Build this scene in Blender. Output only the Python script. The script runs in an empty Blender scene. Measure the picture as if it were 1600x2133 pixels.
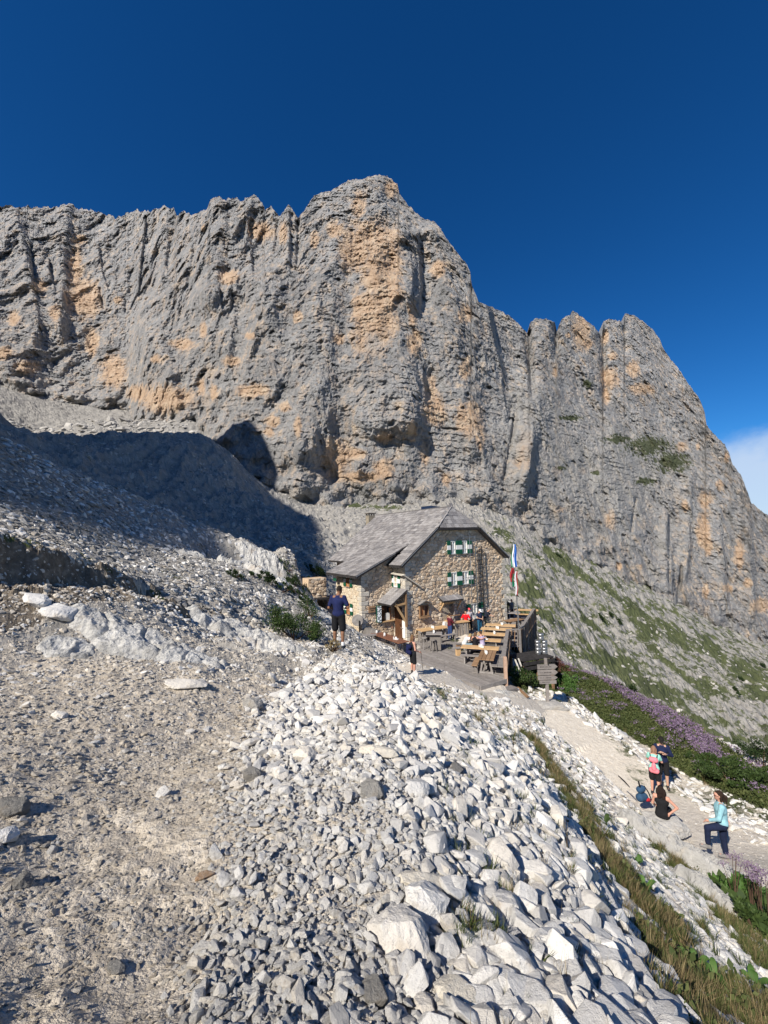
import bpy, bmesh, math, random
import numpy as np
from mathutils import Vector, Matrix

sc = bpy.context.scene
R_ = math.radians
# ------------------------------------------------------------------ camera
FPX, PITCH, ROLL = 857.5, R_(3.71), R_(1.51)
cF = np.array([0, math.cos(PITCH), math.sin(PITCH)])
_U0 = np.array([0, -math.sin(PITCH), math.cos(PITCH)])
_R0 = np.array([1.0, 0, 0])
cR = math.cos(ROLL) * _R0 - math.sin(ROLL) * _U0
cU = math.cos(ROLL) * _U0 + math.sin(ROLL) * _R0
cam = bpy.data.cameras.new('camera')
cam.sensor_fit = 'HORIZONTAL'
cam.sensor_width = 36.0
cam.lens = 36.0 * FPX / 1600
cam.clip_start = 0.05
cam.clip_end = 6000
camo = bpy.data.objects.new('camera', cam)
sc.collection.objects.link(camo)
camo.matrix_world = Matrix(((cR[0], cU[0], -cF[0], 0), (cR[1], cU[1], -cF[1], 0), (cR[2], cU[2], -cF[2], 0), (0, 0, 0, 1)))
sc.camera = camo

# ------------------------------------------------------------------ light
SUN_AZ, SUN_EL = R_(37.5), R_(39.0)          # the sun stands behind the viewer's left shoulder
TO_SUN = np.array([-math.sin(SUN_AZ) * math.cos(SUN_EL), -math.cos(SUN_AZ) * math.cos(SUN_EL), math.sin(SUN_EL)])
sun = bpy.data.lights.new('sun', 'SUN')
sun.energy = 5.0
sun.angle = R_(0.53)
sun.color = (1.0, 0.94, 0.85)
suno = bpy.data.objects.new('sun', sun)
sc.collection.objects.link(suno)
suno.rotation_euler = Vector(TO_SUN.tolist()).to_track_quat('Z', 'Y').to_euler()
suno.location = (-40, -40, 60)

w = bpy.data.worlds.new('World')
sc.world = w
w.use_nodes = True
nt = w.node_tree
nt.nodes.clear()
N = nt.nodes.new
sky = N('ShaderNodeTexSky')
sky.sky_type = 'NISHITA'
sky.sun_disc = False
sky.sun_elevation = SUN_EL
sky.sun_rotation = R_(180) + SUN_AZ
sky.altitude = 2250
sky.air_density = 1.0
sky.dust_density = 0.25
sky.ozone_density = 3.0
hs = N('ShaderNodeHueSaturation')
hs.inputs['Saturation'].default_value = 1.30
hs.inputs['Value'].default_value = 1.0
bg = N('ShaderNodeBackground')
bg.inputs[1].default_value = 0.076
outw = N('ShaderNodeOutputWorld')
# thin clouds low over the valley, all round the horizon
tc = N('ShaderNodeTexCoord')
sep = N('ShaderNodeSeparateXYZ')
nt.links.new(tc.outputs['Generated'], sep.inputs[0])
mp = N('ShaderNodeMapping')
mp.inputs['Scale'].default_value = (1.0, 1.0, 1.9)
nt.links.new(tc.outputs['Generated'], mp.inputs[0])
cn = N('ShaderNodeTexNoise')
cn.inputs['Scale'].default_value = 3.1
cn.inputs['Detail'].default_value = 7
cn.inputs['Roughness'].default_value = 0.58
cn.inputs['Distortion'].default_value = 0.35
nt.links.new(mp.outputs[0], cn.inputs['Vector'])
el = N('ShaderNodeMapRange')               # more cloud towards the horizon
el.inputs['From Min'].default_value = 0.30
el.inputs['From Max'].default_value = -0.02
el.inputs['To Min'].default_value = -0.50
el.inputs['To Max'].default_value = 0.95
nt.links.new(sep.outputs[2], el.inputs[0])
ad = N('ShaderNodeMath'); ad.operation = 'ADD'
nt.links.new(cn.outputs[0], ad.inputs[0]); nt.links.new(el.outputs[0], ad.inputs[1])
cm = N('ShaderNodeMapRange')
cm.interpolation_type = 'SMOOTHSTEP'
cm.inputs['From Min'].default_value = 0.50
cm.inputs['From Max'].default_value = 0.80
cm.inputs['To Max'].default_value = 0.85
nt.links.new(ad.outputs[0], cm.inputs[0])
mixc = N('ShaderNodeMixRGB')
mixc.inputs[2].default_value = (6.0, 7.2, 9.0, 1)
tint = N('ShaderNodeMixRGB'); tint.blend_type = 'MULTIPLY'; tint.inputs[0].default_value = 1.0
tint.inputs[2].default_value = (0.50, 0.88, 1.10, 1)
nt.links.new(sky.outputs[0], hs.inputs['Color'])
nt.links.new(hs.outputs[0], tint.inputs[1])
nt.links.new(tint.outputs[0], mixc.inputs[1])
low = N('ShaderNodeMapRange'); low.inputs['From Min'].default_value = -0.10; low.inputs['From Max'].default_value = 0.0   # nothing but dim ground below the horizon
low.inputs['To Min'].default_value = 0.0; low.inputs['To Max'].default_value = 1.0
nt.links.new(sep.outputs[2], low.inputs[0])
cl2 = N('ShaderNodeMath'); cl2.operation = 'MULTIPLY'; nt.links.new(cm.outputs[0], cl2.inputs[0]); nt.links.new(low.outputs[0], cl2.inputs[1])
nt.links.new(cl2.outputs[0], mixc.inputs[0])
nt.links.new(mixc.outputs[0], bg.inputs[0])
nt.links.new(bg.outputs[0], outw.inputs[0])

sc.view_settings.view_transform = 'Standard'
sc.view_settings.look = 'None'
sc.view_settings.exposure = 0.38
sc.view_settings.gamma = 1.0
sc.view_settings.use_curve_mapping = False
sc.render.engine = 'CYCLES'
sc.cycles.max_bounces = 4
sc.cycles.diffuse_bounces = 2
sc.cycles.glossy_bounces = 2
sc.cycles.transparent_max_bounces = 6

# ------------------------------------------------------------------ helpers
def ray(px, py):
    return cR * (px - 800) / FPX - cU * (py - 1066.5) / FPX + cF
def PY(px, py, Y):
    d = ray(px, py); return d * Y / d[1]
def PZ(px, py, z):
    d = ray(px, py); return d * z / d[2]
YAW = R_(32.2)
hT = np.array([math.cos(YAW), math.sin(YAW), 0]); hN = np.array([-math.sin(YAW), math.cos(YAW), 0]); hC = np.array([5.56, 30.741, 0])
def H(s, q, z):
    return hC + s * hT + q * hN + np.array([0, 0, z])
DECK = -6.95

rs = np.random.RandomState(7)
random.seed(7)
_perm = np.arange(256); rs.shuffle(_perm); _perm = np.concatenate([_perm, _perm, _perm])
_g = rs.normal(size=(256, 3)); _g /= np.linalg.norm(_g, axis=1)[:, None]
_g = _g.astype(np.float32) * 1.6
def pn(x, y, z):
    """gradient noise, about -1..1"""
    x = np.asarray(x, np.float32); y = np.asarray(y, np.float32); z = np.asarray(z, np.float32)
    xi = np.floor(x).astype(np.int32); yi = np.floor(y).astype(np.int32); zi = np.floor(z).astype(np.int32)
    xf = x - xi; yf = y - yi; zf = z - zi
    xi &= 255; yi &= 255; zi &= 255
    u = xf * xf * xf * (xf * (xf * 6 - 15) + 10); v = yf * yf * yf * (yf * (yf * 6 - 15) + 10); ww = zf * zf * zf * (zf * (zf * 6 - 15) + 10)
    A = _perm[xi] + yi; B = _perm[xi + 1] + yi
    AA = _perm[A] + zi; AB = _perm[A + 1] + zi; BA = _perm[B] + zi; BB = _perm[B + 1] + zi
    def gd(h, a, b, c):
        g = _g[_perm[h]]
        return g[..., 0] * a + g[..., 1] * b + g[..., 2] * c
    x1 = gd(AA, xf, yf, zf); x1 += u * (gd(BA, xf - 1, yf, zf) - x1)
    x2 = gd(AB, xf, yf - 1, zf); x2 += u * (gd(BB, xf - 1, yf - 1, zf) - x2)
    y1 = x1 + v * (x2 - x1)
    x1 = gd(AA + 1, xf, yf, zf - 1); x1 += u * (gd(BA + 1, xf - 1, yf, zf - 1) - x1)
    x2 = gd(AB + 1, xf, yf - 1, zf - 1); x2 += u * (gd(BB + 1, xf - 1, yf - 1, zf - 1) - x2)
    return y1 + ww * (x1 + v * (x2 - x1) - y1)
def fbm(x, y, z, o=4, r=0.5):
    s = 0; a = 1.0; f = 1.0
    for i in range(o):
        s = s + a * pn(x * f + 17.3 * i, y * f + 5.1 * i, z * f - 9.7 * i); a *= r; f *= 2.03
    return s
def ridged(x, y, z, o=4, r=0.5):
    s = 0; a = 1.0; f = 1.0
    for i in range(o):
        s = s + a * (1 - 2 * np.abs(pn(x * f + 31.3 * i, y * f - 5.1 * i, z * f + 9.7 * i))); a *= r; f *= 2.07
    return s
def sstep(a, b, x):
    t = np.clip((x - a) / (b - a), 0, 1); return t * t * (3 - 2 * t)

COL = sc.collection
def mesh_np(name, V, Fq, tri=None, smooth=False):
    """V (n,3), Fq (m,4) quads and/or tri (k,3)"""
    me = bpy.data.meshes.new(name)
    V = np.ascontiguousarray(V, np.float32)
    me.vertices.add(len(V)); me.vertices.foreach_set('co', V.ravel())
    loops = []; tot = []
    if Fq is not None and len(Fq):
        loops.append(np.asarray(Fq, np.int32).ravel()); tot.append(np.full(len(Fq), 4, np.int32))
    if tri is not None and len(tri):
        loops.append(np.asarray(tri, np.int32).ravel()); tot.append(np.full(len(tri), 3, np.int32))
    L = np.concatenate(loops); T = np.concatenate(tot)
    me.loops.add(len(L)); me.loops.foreach_set('vertex_index', L)
    me.polygons.add(len(T)); st = np.concatenate([[0], np.cumsum(T)[:-1]]).astype(np.int32)
    me.polygons.foreach_set('loop_start', st); me.polygons.foreach_set('loop_total', T)
    me.polygons.foreach_set('use_smooth', np.full(len(T), smooth))
    me.update(calc_edges=True); me.validate(verbose=False)
    return me
def grid_faces(nr, nc):
    i = np.arange(nr - 1)[:, None] * nc + np.arange(nc - 1)[None, :]
    return np.stack([i, i + 1, i + nc + 1, i + nc], -1).reshape(-1, 4)
def add_col(me, name, arr):
    a = me.attributes.new(name, 'FLOAT_COLOR', 'POINT')
    c = np.ones((len(arr), 4), np.float32); c[:, :arr.shape[1]] = arr
    a.data.foreach_set('color', c.ravel())
def obj(name, me, mat=None, parent=None, **props):
    o = bpy.data.objects.new(name, me)
    COL.objects.link(o)
    if mat is not None and hasattr(me, 'materials'):
        if len(me.materials) == 0: me.materials.append(mat)
    if parent is not None: o.parent = parent
    for k, v in props.items(): o[k] = v
    return o
def thing(name, label, cat, loc=(0, 0, 0), rz=0.0, group=None):
    o = bpy.data.objects.new(name, None); COL.objects.link(o)
    o.location = tuple(float(a) for a in loc); o.rotation_euler = (0, 0, rz); o.empty_display_size = 0.2
    o['label'] = label; o['category'] = cat
    if group: o['group'] = group
    return o
def tag(o, label, cat, group=None):
    o['label'] = label; o['category'] = cat
    if group: o['group'] = group
    return o

class MB:
    """collects boxes, tubes and prisms into one mesh"""
    def __init__(s): s.V = []; s.F = []; s.n = 0
    def add(s, V, F):
        s.V.extend([tuple(float(c) for c in v) for v in V]); s.F.extend([[i + s.n for i in f] for f in F]); s.n += len(V); return s
    def box(s, c, size, rz=0.0, M=None, bev=0.0):
        hx, hy, hz = size[0] / 2, size[1] / 2, size[2] / 2
        if bev > 0:
            b = min(bev, hx * .9, hy * .9, hz * .9); V = []
            for z, k in ((-hz, b), (-hz + b, 0), (hz - b, 0), (hz, b)):
                for x, y in ((-hx + k, -hy + k), (hx - k, -hy + k), (hx - k, hy - k), (-hx + k, hy - k)): V.append((x, y, z))
            F = [[3, 2, 1, 0], [12, 13, 14, 15]]
            for l in range(3):
                for i in range(4): F.append([l * 4 + i, l * 4 + (i + 1) % 4, l * 4 + 4 + (i + 1) % 4, l * 4 + 4 + i])
        else:
            V = [(x, y, z) for z in (-hz, hz) for x, y in ((-hx, -hy), (hx, -hy), (hx, hy), (-hx, hy))]
            F = [[3, 2, 1, 0], [4, 5, 6, 7], [0, 1, 5, 4], [1, 2, 6, 5], [2, 3, 7, 6], [3, 0, 4, 7]]
        V = np.array(V)
        if M is not None: V = V @ np.array(M).T
        if rz:
            cc, ss = math.cos(rz), math.sin(rz); V = np.stack([V[:, 0] * cc - V[:, 1] * ss, V[:, 0] * ss + V[:, 1] * cc, V[:, 2]], 1)
        return s.add(V + np.array(c), F)
    def bar(s, a, b, w_, h_, up=(0, 0, 1), bev=0.0):
        """square bar from a to b, width w_ (sideways), height h_ (towards up)"""
        a = np.array(a, float); b = np.array(b, float); d = b - a; L = np.linalg.norm(d); d = d / L
        up = np.array(up, float)
        sd = np.cross(d, up)
        if np.linalg.norm(sd) < 1e-4: sd = np.cross(d, (1, 0, 0))
        sd /= np.linalg.norm(sd); u2 = np.cross(sd, d)
        return s.box((a + b) / 2, (L, w_, h_), M=np.stack([d, -sd, u2], 1), bev=bev)
    def tube(s, pts, r, n=8, caps=True):
        pts = [np.array(p, float) for p in pts]; rr = r if hasattr(r, '__len__') else [r] * len(pts)
        V = []; prev = None
        for i, p in enumerate(pts):
            d = pts[min(i + 1, len(pts) - 1)] - pts[max(i - 1, 0)]; d /= (np.linalg.norm(d) + 1e-9)
            if prev is None:
                ref = np.array([0, 0, 1.0]) if abs(d[2]) < .9 else np.array([1.0, 0, 0]); x = np.cross(ref, d)
            else: x = prev - d * (prev @ d)
            x /= np.linalg.norm(x) + 1e-9; prev = x; y = np.cross(d, x)
            for k in range(n):
                a = 2 * math.pi * k / n; V.append(p + rr[i] * (math.cos(a) * x + math.sin(a) * y))
        F = []
        for i in range(len(pts) - 1):
            for k in range(n): F.append([i * n + k, i * n + (k + 1) % n, (i + 1) * n + (k + 1) % n, (i + 1) * n + k])
        if caps: F.append(list(range(n))[::-1]); F.append([(len(pts) - 1) * n + k for k in range(n)])
        return s.add(V, F)
    def lathe(s, prof, n=16, c=(0, 0, 0)):
        V = []; F = []
        for (r, z) in prof:
            for k in range(n): a = 2 * math.pi * k / n; V.append((c[0] + r * math.cos(a), c[1] + r * math.sin(a), c[2] + z))
        for i in range(len(prof) - 1):
            for k in range(n): F.append([i * n + k, i * n + (k + 1) % n, (i + 1) * n + (k + 1) % n, (i + 1) * n + k])
        F.append(list(range(n))[::-1]); F.append([(len(prof) - 1) * n + k for k in range(n)])
        return s.add(V, F)
    def prism(s, poly, off):
        """poly: 3D points (planar), extruded by vector off"""
        n = len(poly); off = np.array(off, float); V = [np.array(p, float) for p in poly] + [np.array(p, float) + off for p in poly]
        F = [list(range(n))[::-1], [n + i for i in range(n)]] + [[i, (i + 1) % n, n + (i + 1) % n, n + i] for i in range(n)]
        # keep the normals outward
        a = V[0]; nrm = sum(np.cross(V[i] - a, V[(i + 1) % n] - a) for i in range(n))
        if nrm @ off < 0: F = [f[::-1] for f in F]
        return s.add(V, F)
    def mesh(s, name, smooth=False):
        me = bpy.data.meshes.new(name); me.from_pydata(s.V, [], s.F)
        if smooth: me.polygons.foreach_set('use_smooth', [True] * len(me.polygons))
        me.update(); return me
    def build(s, name, mat, parent=None, smooth=False, **props):
        me = s.mesh(name, smooth); o = obj(name, me, mat, parent, **props)
        return o

# ------------------------------------------------------------------ materials
class NT:
    def __init__(s, name):
        s.m = bpy.data.materials.new(name); s.m.use_nodes = True; s.t = s.m.node_tree; s.t.nodes.clear()
        s.o = s.t.nodes.new('ShaderNodeOutputMaterial'); s.b = s.t.nodes.new('ShaderNodeBsdfPrincipled')
        s.t.links.new(s.b.outputs[0], s.o.inputs[0]); s.b.inputs['Roughness'].default_value = 0.85
        s.b.inputs['Specular IOR Level'].default_value = 0.2
    def n(s, typ, **k):
        nd = s.t.nodes.new(typ)
        for a, v in k.items():
            if a.startswith('i_'): nd.inputs[a[2:].replace('_', ' ')].default_value = v
            else: setattr(nd, a, v)
        return nd
    def l(s, a, b): s.t.links.new(a, b)
    def coord(s, kind='Object', scale=(1, 1, 1), rot=(0, 0, 0)):
        if kind == 'World': a = s.n('ShaderNodeNewGeometry').outputs['Position']
        else: a = s.n('ShaderNodeTexCoord').outputs[kind]
        m = s.n('ShaderNodeMapping'); m.inputs['Scale'].default_value = scale; m.inputs['Rotation'].default_value = rot
        s.l(a, m.inputs[0]); return m.outputs[0]
    def noise(s, vec, scale, detail=4, rough=0.55, dist=0.0):
        nd = s.n('ShaderNodeTexNoise'); nd.inputs['Scale'].default_value = scale; nd.inputs['Detail'].default_value = detail
        nd.inputs['Roughness'].default_value = rough; nd.inputs['Distortion'].default_value = dist; s.l(vec, nd.inputs['Vector']); return nd.outputs[0]
    def ramp(s, fac, stops, interp='LINEAR'):
        nd = s.n('ShaderNodeValToRGB'); cr = nd.color_ramp; cr.interpolation = interp
        while len(cr.elements) < len(stops): cr.elements.new(0.5)
        for e, (p, c) in zip(cr.elements, stops): e.position = p; e.color = (c[0], c[1], c[2], 1) if hasattr(c, '__len__') else (c, c, c, 1)
        s.l(fac, nd.inputs[0]); return nd.outputs[0]
    def mix(s, fac, a, b, mode='MIX'):
        nd = s.n('ShaderNodeMixRGB'); nd.blend_type = mode
        for i, v in ((0, fac), (1, a), (2, b)):
            if hasattr(v, 'links') or hasattr(v, 'is_linked'): s.l(v, nd.inputs[i])
            elif i == 0: nd.inputs[0].default_value = v
            else: nd.inputs[i].default_value = (v[0], v[1], v[2], 1)
        return nd.outputs[0]
    def math(s, op, a, b=None, clamp=False):
        nd = s.n('ShaderNodeMath'); nd.operation = op; nd.use_clamp = clamp
        for i, v in ((0, a), (1, b)):
            if v is None: continue
            if hasattr(v, 'is_linked'): s.l(v, nd.inputs[i])
            else: nd.inputs[i].default_value = v
        return nd.outputs[0]
    def rng(s, v, a, b, c=0.0, d=1.0, smooth=True):
        nd = s.n('ShaderNodeMapRange'); nd.interpolation_type = 'SMOOTHSTEP' if smooth else 'LINEAR'
        for i, q in zip(('From Min', 'From Max', 'To Min', 'To Max'), (a, b, c, d)): nd.inputs[i].default_value = q
        s.l(v, nd.inputs[0]); return nd.outputs[0]
    def bump(s, h, strength, dist=0.02):
        nd = s.n('ShaderNodeBump'); nd.inputs['Strength'].default_value = strength; nd.inputs['Distance'].default_value = dist
        s.l(h, nd.inputs['Height']); s.l(nd.outputs[0], s.b.inputs['Normal'])
    def col(s, c):
        if hasattr(c, 'is_linked'): s.l(c, s.b.inputs['Base Color'])
        else: s.b.inputs['Base Color'].default_value = (c[0], c[1], c[2], 1)
        return s
def simple(name, c, rough=0.8, var=0.25, scale=6.0, metal=0.0, bump=0.0, kind='Object', spec=0.2, stretch=(1, 1, 1), objvar=0.0):
    k = NT(name); v = k.coord(kind, stretch); nz = k.noise(v, scale, 5)
    dk = tuple(a * (1 - var) for a in c); lt = tuple(min(1, a * (1 + var)) for a in c)
    cc = k.ramp(nz, [(0.3, dk), (0.7, lt)])
    if objvar:
        oi = k.n('ShaderNodeObjectInfo'); f = k.rng(oi.outputs['Random'], 0, 1, 1 - objvar, 1 + objvar, False)
        cb = k.n('ShaderNodeCombineXYZ'); k.l(f, cb.inputs[0]); k.l(f, cb.inputs[1]); k.l(f, cb.inputs[2])
        cc = k.mix(1.0, cc, cb.outputs[0], 'MULTIPLY')
    k.col(cc); k.b.inputs['Roughness'].default_value = rough; k.b.inputs['Metallic'].default_value = metal; k.b.inputs['Specular IOR Level'].default_value = spec
    if bump: k.bump(nz, bump, 0.01)
    return k.m
# ------------------------------------------------------------------ terrain
# one height field: control points measured from the place (picture ray + distance), smooth in between
TC = np.array([0.0, -6.0])
CPX = [
 # foreground mound of rubble, from the viewer to its crest
 (800,2133,1.5),(800,1900,2.05),(800,1700,2.75),(780,1550,4.1),(750,1450,6.4),(720,1400,9.0),
 (500,2133,1.42),(550,1800,2.3),(560,1600,3.6),(600,1480,6.0),(620,1420,8.2),
 (200,2133,1.42),(300,1800,2.35),(300,1600,3.6),(350,1480,5.1),(420,1420,6.4),
 (-150,2133,1.30),(0,1950,1.75),(0,1700,2.6),(0,1500,4.0),(120,1450,4.9),(-250,1700,2.2),(-300,1400,4.6),
 (-60,1112,7.4),(90,1152,8.8),(220,1192,10.2),(330,1242,11.6),(425,1286,12.8),
 (250,1400,6.2),(100,1360,6.6),(250,1370,6.9),(-150,1320,5.8),
 # right flank of the mound
 (1000,2133,1.58),(1000,1850,2.5),(1000,1700,3.5),(960,1560,5.6),(900,1480,7.2),(840,1425,8.4),
 (1200,2133,1.75),(1250,1950,2.75),(1180,1800,3.3),(1120,1680,4.6),(1060,1580,6.3),
 (1450,2133,2.3),(1380,2000,3.3),(1300,1850,4.5),(1230,1740,5.9),(1150,1640,8.0),(1090,1560,10.5),(1030,1500,12.8),
 (1600,2133,3.0),(1550,2050,4.2),(1470,1930,5.7),(1390,1830,7.4),(1310,1750,9.2),(1240,1680,11.2),(1160,1590,13.6),(1100,1530,15.2),
 # path
 (1600,1960,7.4),(1530,1890,8.9),(1450,1800,10.4),(1350,1700,12.6),(1260,1610,14.8),(1180,1540,16.8),(1110,1480,18.0),
 (1600,1800,10.6),(1515,1796,11.2),(1385,1660,15.2),(1250,1560,17.0),(1142,1477,19.6),(1050,1440,19.6),(1000,1450,17.8),
 (1600,1740,12.4),(1450,1640,16.2),(1330,1560,18.4),(1230,1500,20.2),(1170,1450,21.5),
 # track to the terrace, gentle
 (860,1402,18.2),(930,1410,19.2),(900,1440,15.8),(960,1500,13.2),(870,1385,21.8),(820,1400,15.4),(780,1385,14.6),(707,1379,12.1),
 # flower bank, then the drop
 (1600,1650,15.0),(1480,1590,18.6),(1380,1520,21.5),(1260,1440,24.5),(1170,1385,27.0),
 # ledges between mound and hut
 (640,1370,13.8),(560,1350,12.2),(480,1330,11.6),(620,1330,16.0),(700,1345,17.5),(780,1340,21.0),(560,1280,16.5),(470,1290,14.0),(400,1330,9.6),
 # left slope
 (0,1290,6.6),(-200,1250,6.2),(130,1300,7.2),(330,1310,8.6),
 (450,1200,18.0),(450,1250,14.2),(330,1200,15.0),(200,1150,14.0),(60,1090,12.5),(-150,1030,11.0),(300,1130,22.0),(120,1060,17.0),
 (-100,870,18.0),(0,930,20.0),(135,1005,22.0),(288,1090,26.0),(405,1131,30.0),(508,1135,34.0),(600,1158,37.0),
 (560,1200,25.0),(640,1215,28.0),(640,1250,23.0),
 (-350,800,15.0),(-350,1150,7.0),
]
CP = [PY(*c) for c in CPX]
# the yard and the terrace round the hut, level
for s_, q_ in ((-7.6,-2.5),(-7.4,1.0),(-5,-1.5),(0,-1),(4,0),(-4,-4.5),(-6.5,-7),(-2,-4),(-8.2,3.5),(-8,5.5),(0,5),(4,10),(-5,9)):
    p = H(s_, q_, 0); CP.append(np.array([p[0], p[1], -7.15 if s_ > -7 else -6.55]))
CP.append(H(-11, 6, -5.6)); CP.append(H(-10.5, 2.5, -5.4)); CP.append(H(-14, 10, -3.2)); CP.append(H(-9.5, 9, -4.2)); CP.append(H(-9, 14, -4.4))
# right of the terrace the ground falls
CP.append(H(0.5, -7.5, -9.6)); CP.append(H(4, -5, -10.4)); CP.append(H(8, -2, -11.5)); CP.append(H(9, 4, -12)); CP.append(H(-3.5, -9.5, -8.3))
CP.append(H(8, 12, -13.5)); CP.append(H(0, 22, -8.5))
FAR = [
 (-150,925,30),(-50,968,34),(60,1030,38),(180,1080,44),(300,1140,48),(420,1165,54),(550,1180,58),
 (-200,845,70),(100,985,80),(300,1050,88),(500,1060,110),(500,1130,75),(640,1130,85),(760,1120,95),
 (400,960,118),(560,1060,140),(60,850,205),(0,800,225),(-150,740,215),
 (-60,915,80),(0,922,88),(-200,900,85),(120,940,96),(240,930,106),(350,932,118),(440,934,132),(490,972,138),
 (0,960,120),(120,980,135),(240,975,145),(350,970,150),(-100,920,110),(110,893,182),(230,880,195),(330,906,185),(60,888,180),
 (260,862,235),(300,885,210),(396,880,195),(531,1008,165),(620,1048,160),(700,1058,165),(860,1058,170),(1000,1062,178),(1060,1092,182),(1130,1132,188),
 (1280,1202,205),(1420,1272,225),(1520,1322,235),(1600,1352,245),(1800,1440,260),
 (1100,1200,110),(1060,1150,135),(1100,1320,72),(1200,1260,150),(1200,1380,88),(1320,1330,150),(1400,1450,108),(1500,1420,155),(1400,1540,88),(1600,1500,125),(1600,1600,95),(1500,1590,80),
 (1250,1480,62),(1150,1400,55),(1750,1750,70),(1800,1600,110),
]
CP += [PY(*c) for c in FAR]
# beyond the wall's foot, behind and beside the viewer
for x, y, z in ((-300,260,150),(0,330,60),(300,330,-60),(420,150,-90),(150,40,-60),(80,10,-38),(25,4,-13.5),(40,-20,-20),(-60,-8,18),(-12,-4,1.2),(-4,-3,-1.0),(3,-4,-2.6),(-150,20,55),(-200,120,90)):
    CP.append(np.array([x, y, z], float))
CP = np.array(CP)
def _uv(x, y):
    dx = x - TC[0]; dy = y - TC[1]; r = np.sqrt(dx * dx + dy * dy) + 1e-6
    return np.arctan2(dx, dy), np.log(r), r
_th, _lr, _rr = _uv(CP[:, 0], CP[:, 1])
_K = np.stack([_th * 1.15, _lr], 1)
def _phi(d2): return 0.5 * d2 * np.log(d2 + 1e-12)
_A = _phi(((_K[:, None] - _K[None]) ** 2).sum(-1)); _n = len(_K)
_A[np.arange(_n), np.arange(_n)] += 0.0006
_P = np.concatenate([np.ones((_n, 1)), _K], 1)
_M = np.block([[_A, _P], [_P.T, np.zeros((3, 3))]])
_sol = np.linalg.solve(_M, np.concatenate([CP[:, 2] / _rr, np.zeros(3)]))
def smooth_h(th, lr):
    sh = th.shape; K = np.stack([th.ravel() * 1.15, lr.ravel()], 1); out = np.zeros(len(K))
    for i in range(0, len(K), 20000):
        k = K[i:i + 20000]; d2 = ((k[:, None] - _K[None]) ** 2).sum(-1)
        out[i:i + 20000] = _phi(d2) @ _sol[:_n] + _sol[_n] + k @ _sol[_n + 1:]
    return (out * np.exp(K[:, 1])).reshape(sh)
# grid
th_core = np.linspace(R_(-50), R_(47), 800)
th_all = np.concatenate([np.linspace(R_(-112), R_(-50.6), 46), th_core, np.linspace(R_(47.6), R_(95), 34)])
NR_ = 720
lr_all = np.linspace(math.log(5.2), math.log(420), NR_)
LRs = np.linspace(lr_all[0], lr_all[-1], 220); THs = np.linspace(th_all[0], th_all[-1], 230)
_cg = smooth_h(*np.meshgrid(THs, LRs))
def bil(grid, TH, LR, th, lr):
    a = np.clip((th - TH[0]) / (TH[1] - TH[0]), 0, len(TH) - 1.001); b = np.clip((lr - LR[0]) / (LR[1] - LR[0]), 0, len(LR) - 1.001)
    ai = a.astype(int); bi = b.astype(int); af = a - ai; bf = b - bi
    return (grid[bi, ai] * (1 - af) + grid[bi, ai + 1] * af) * (1 - bf) + (grid[bi + 1, ai] * (1 - af) + grid[bi + 1, ai + 1] * af) * bf
def hz0(x, y):
    th, lr, r = _uv(x, y); return bil(_cg, THs, LRs, th, lr)
def seg_dist(x, y, poly):
    """distance to a polyline (world xy), and the side"""
    best = np.full(np.shape(x), 1e9); side = np.zeros(np.shape(x))
    for (ax, ay), (bx, by) in zip(poly[:-1], poly[1:]):
        dx, dy = bx - ax, by - ay; t = np.clip(((x - ax) * dx + (y - ay) * dy) / (dx * dx + dy * dy), 0, 1)
        d = np.hypot(x - ax - t * dx, y - ay - t * dy); s = np.sign((x - ax) * dy - (y - ay) * dx)
        m = d < best; best = np.where(m, d, best); side = np.where(m, s, side)
    return best, side
def in_poly(x, y, poly):
    c = np.zeros(np.shape(x), bool); n = len(poly)
    for i in range(n):
        ax, ay = poly[i]; bx, by = poly[(i + 1) % n]
        c ^= ((ay > y) != (by > y)) & (x < (bx - ax) * (y - ay) / (by - ay + 1e-12) + ax)
    return c
def poly_sd(x, y, poly):
    d, _ = seg_dist(x, y, list(poly) + [poly[0]]); return np.where(in_poly(x, y, poly), -d, d)
PXY = lambda px, py, Y: tuple(PY(px, py, Y)[:2])
# ragged little escarpment on the left whose cut face gets its shade mostly from dark colour
BANK = [PXY(-260, 1020, 6.0), PXY(-60, 1110, 7.3), PXY(90, 1150, 8.7), PXY(220, 1190, 10.1), PXY(330, 1240, 11.5), PXY(425, 1288, 12.7)]
BANK_H = [1.0, 0.95, 0.85, 0.65, 0.4, 0.0]
PATHL = [PXY(1620, 1830, 10.2), PXY(1500, 1750, 12.0), PXY(1350, 1630, 15.0), PXY(1240, 1555, 17.3), PXY(1140, 1490, 19.0), PXY(1050, 1450, 19.2), PXY(960, 1420, 18.8), PXY(870, 1400, 18.6)]
HUTPAD = [tuple(H(s, q, 0)[:2]) for s, q in ((-7.1, 1.2), (-7.1, -8.9), (-5.0, -8.9), (0, -5.2), (5.5, -1.8), (6.6, 3.5), (5.2, 13), (-7.7, 13), (-7.7, 1.2))]
def path_near(x, y):
    best = np.full(np.shape(x), 1e9); nx = np.zeros(np.shape(x)); ny = np.zeros(np.shape(x))
    for (ax, ay), (bx, by) in zip(PATHL[:-1], PATHL[1:]):
        dx, dy = bx - ax, by - ay; t = np.clip(((x - ax) * dx + (y - ay) * dy) / (dx * dx + dy * dy), 0, 1); qx = ax + t * dx; qy = ay + t * dy; d = np.hypot(x - qx, y - qy); m = d < best
        best = np.where(m, d, best); nx = np.where(m, qx, nx); ny = np.where(m, qy, ny)
    return best, nx, ny
def path_d(x, y): return seg_dist(x, y, PATHL)[0]
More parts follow.
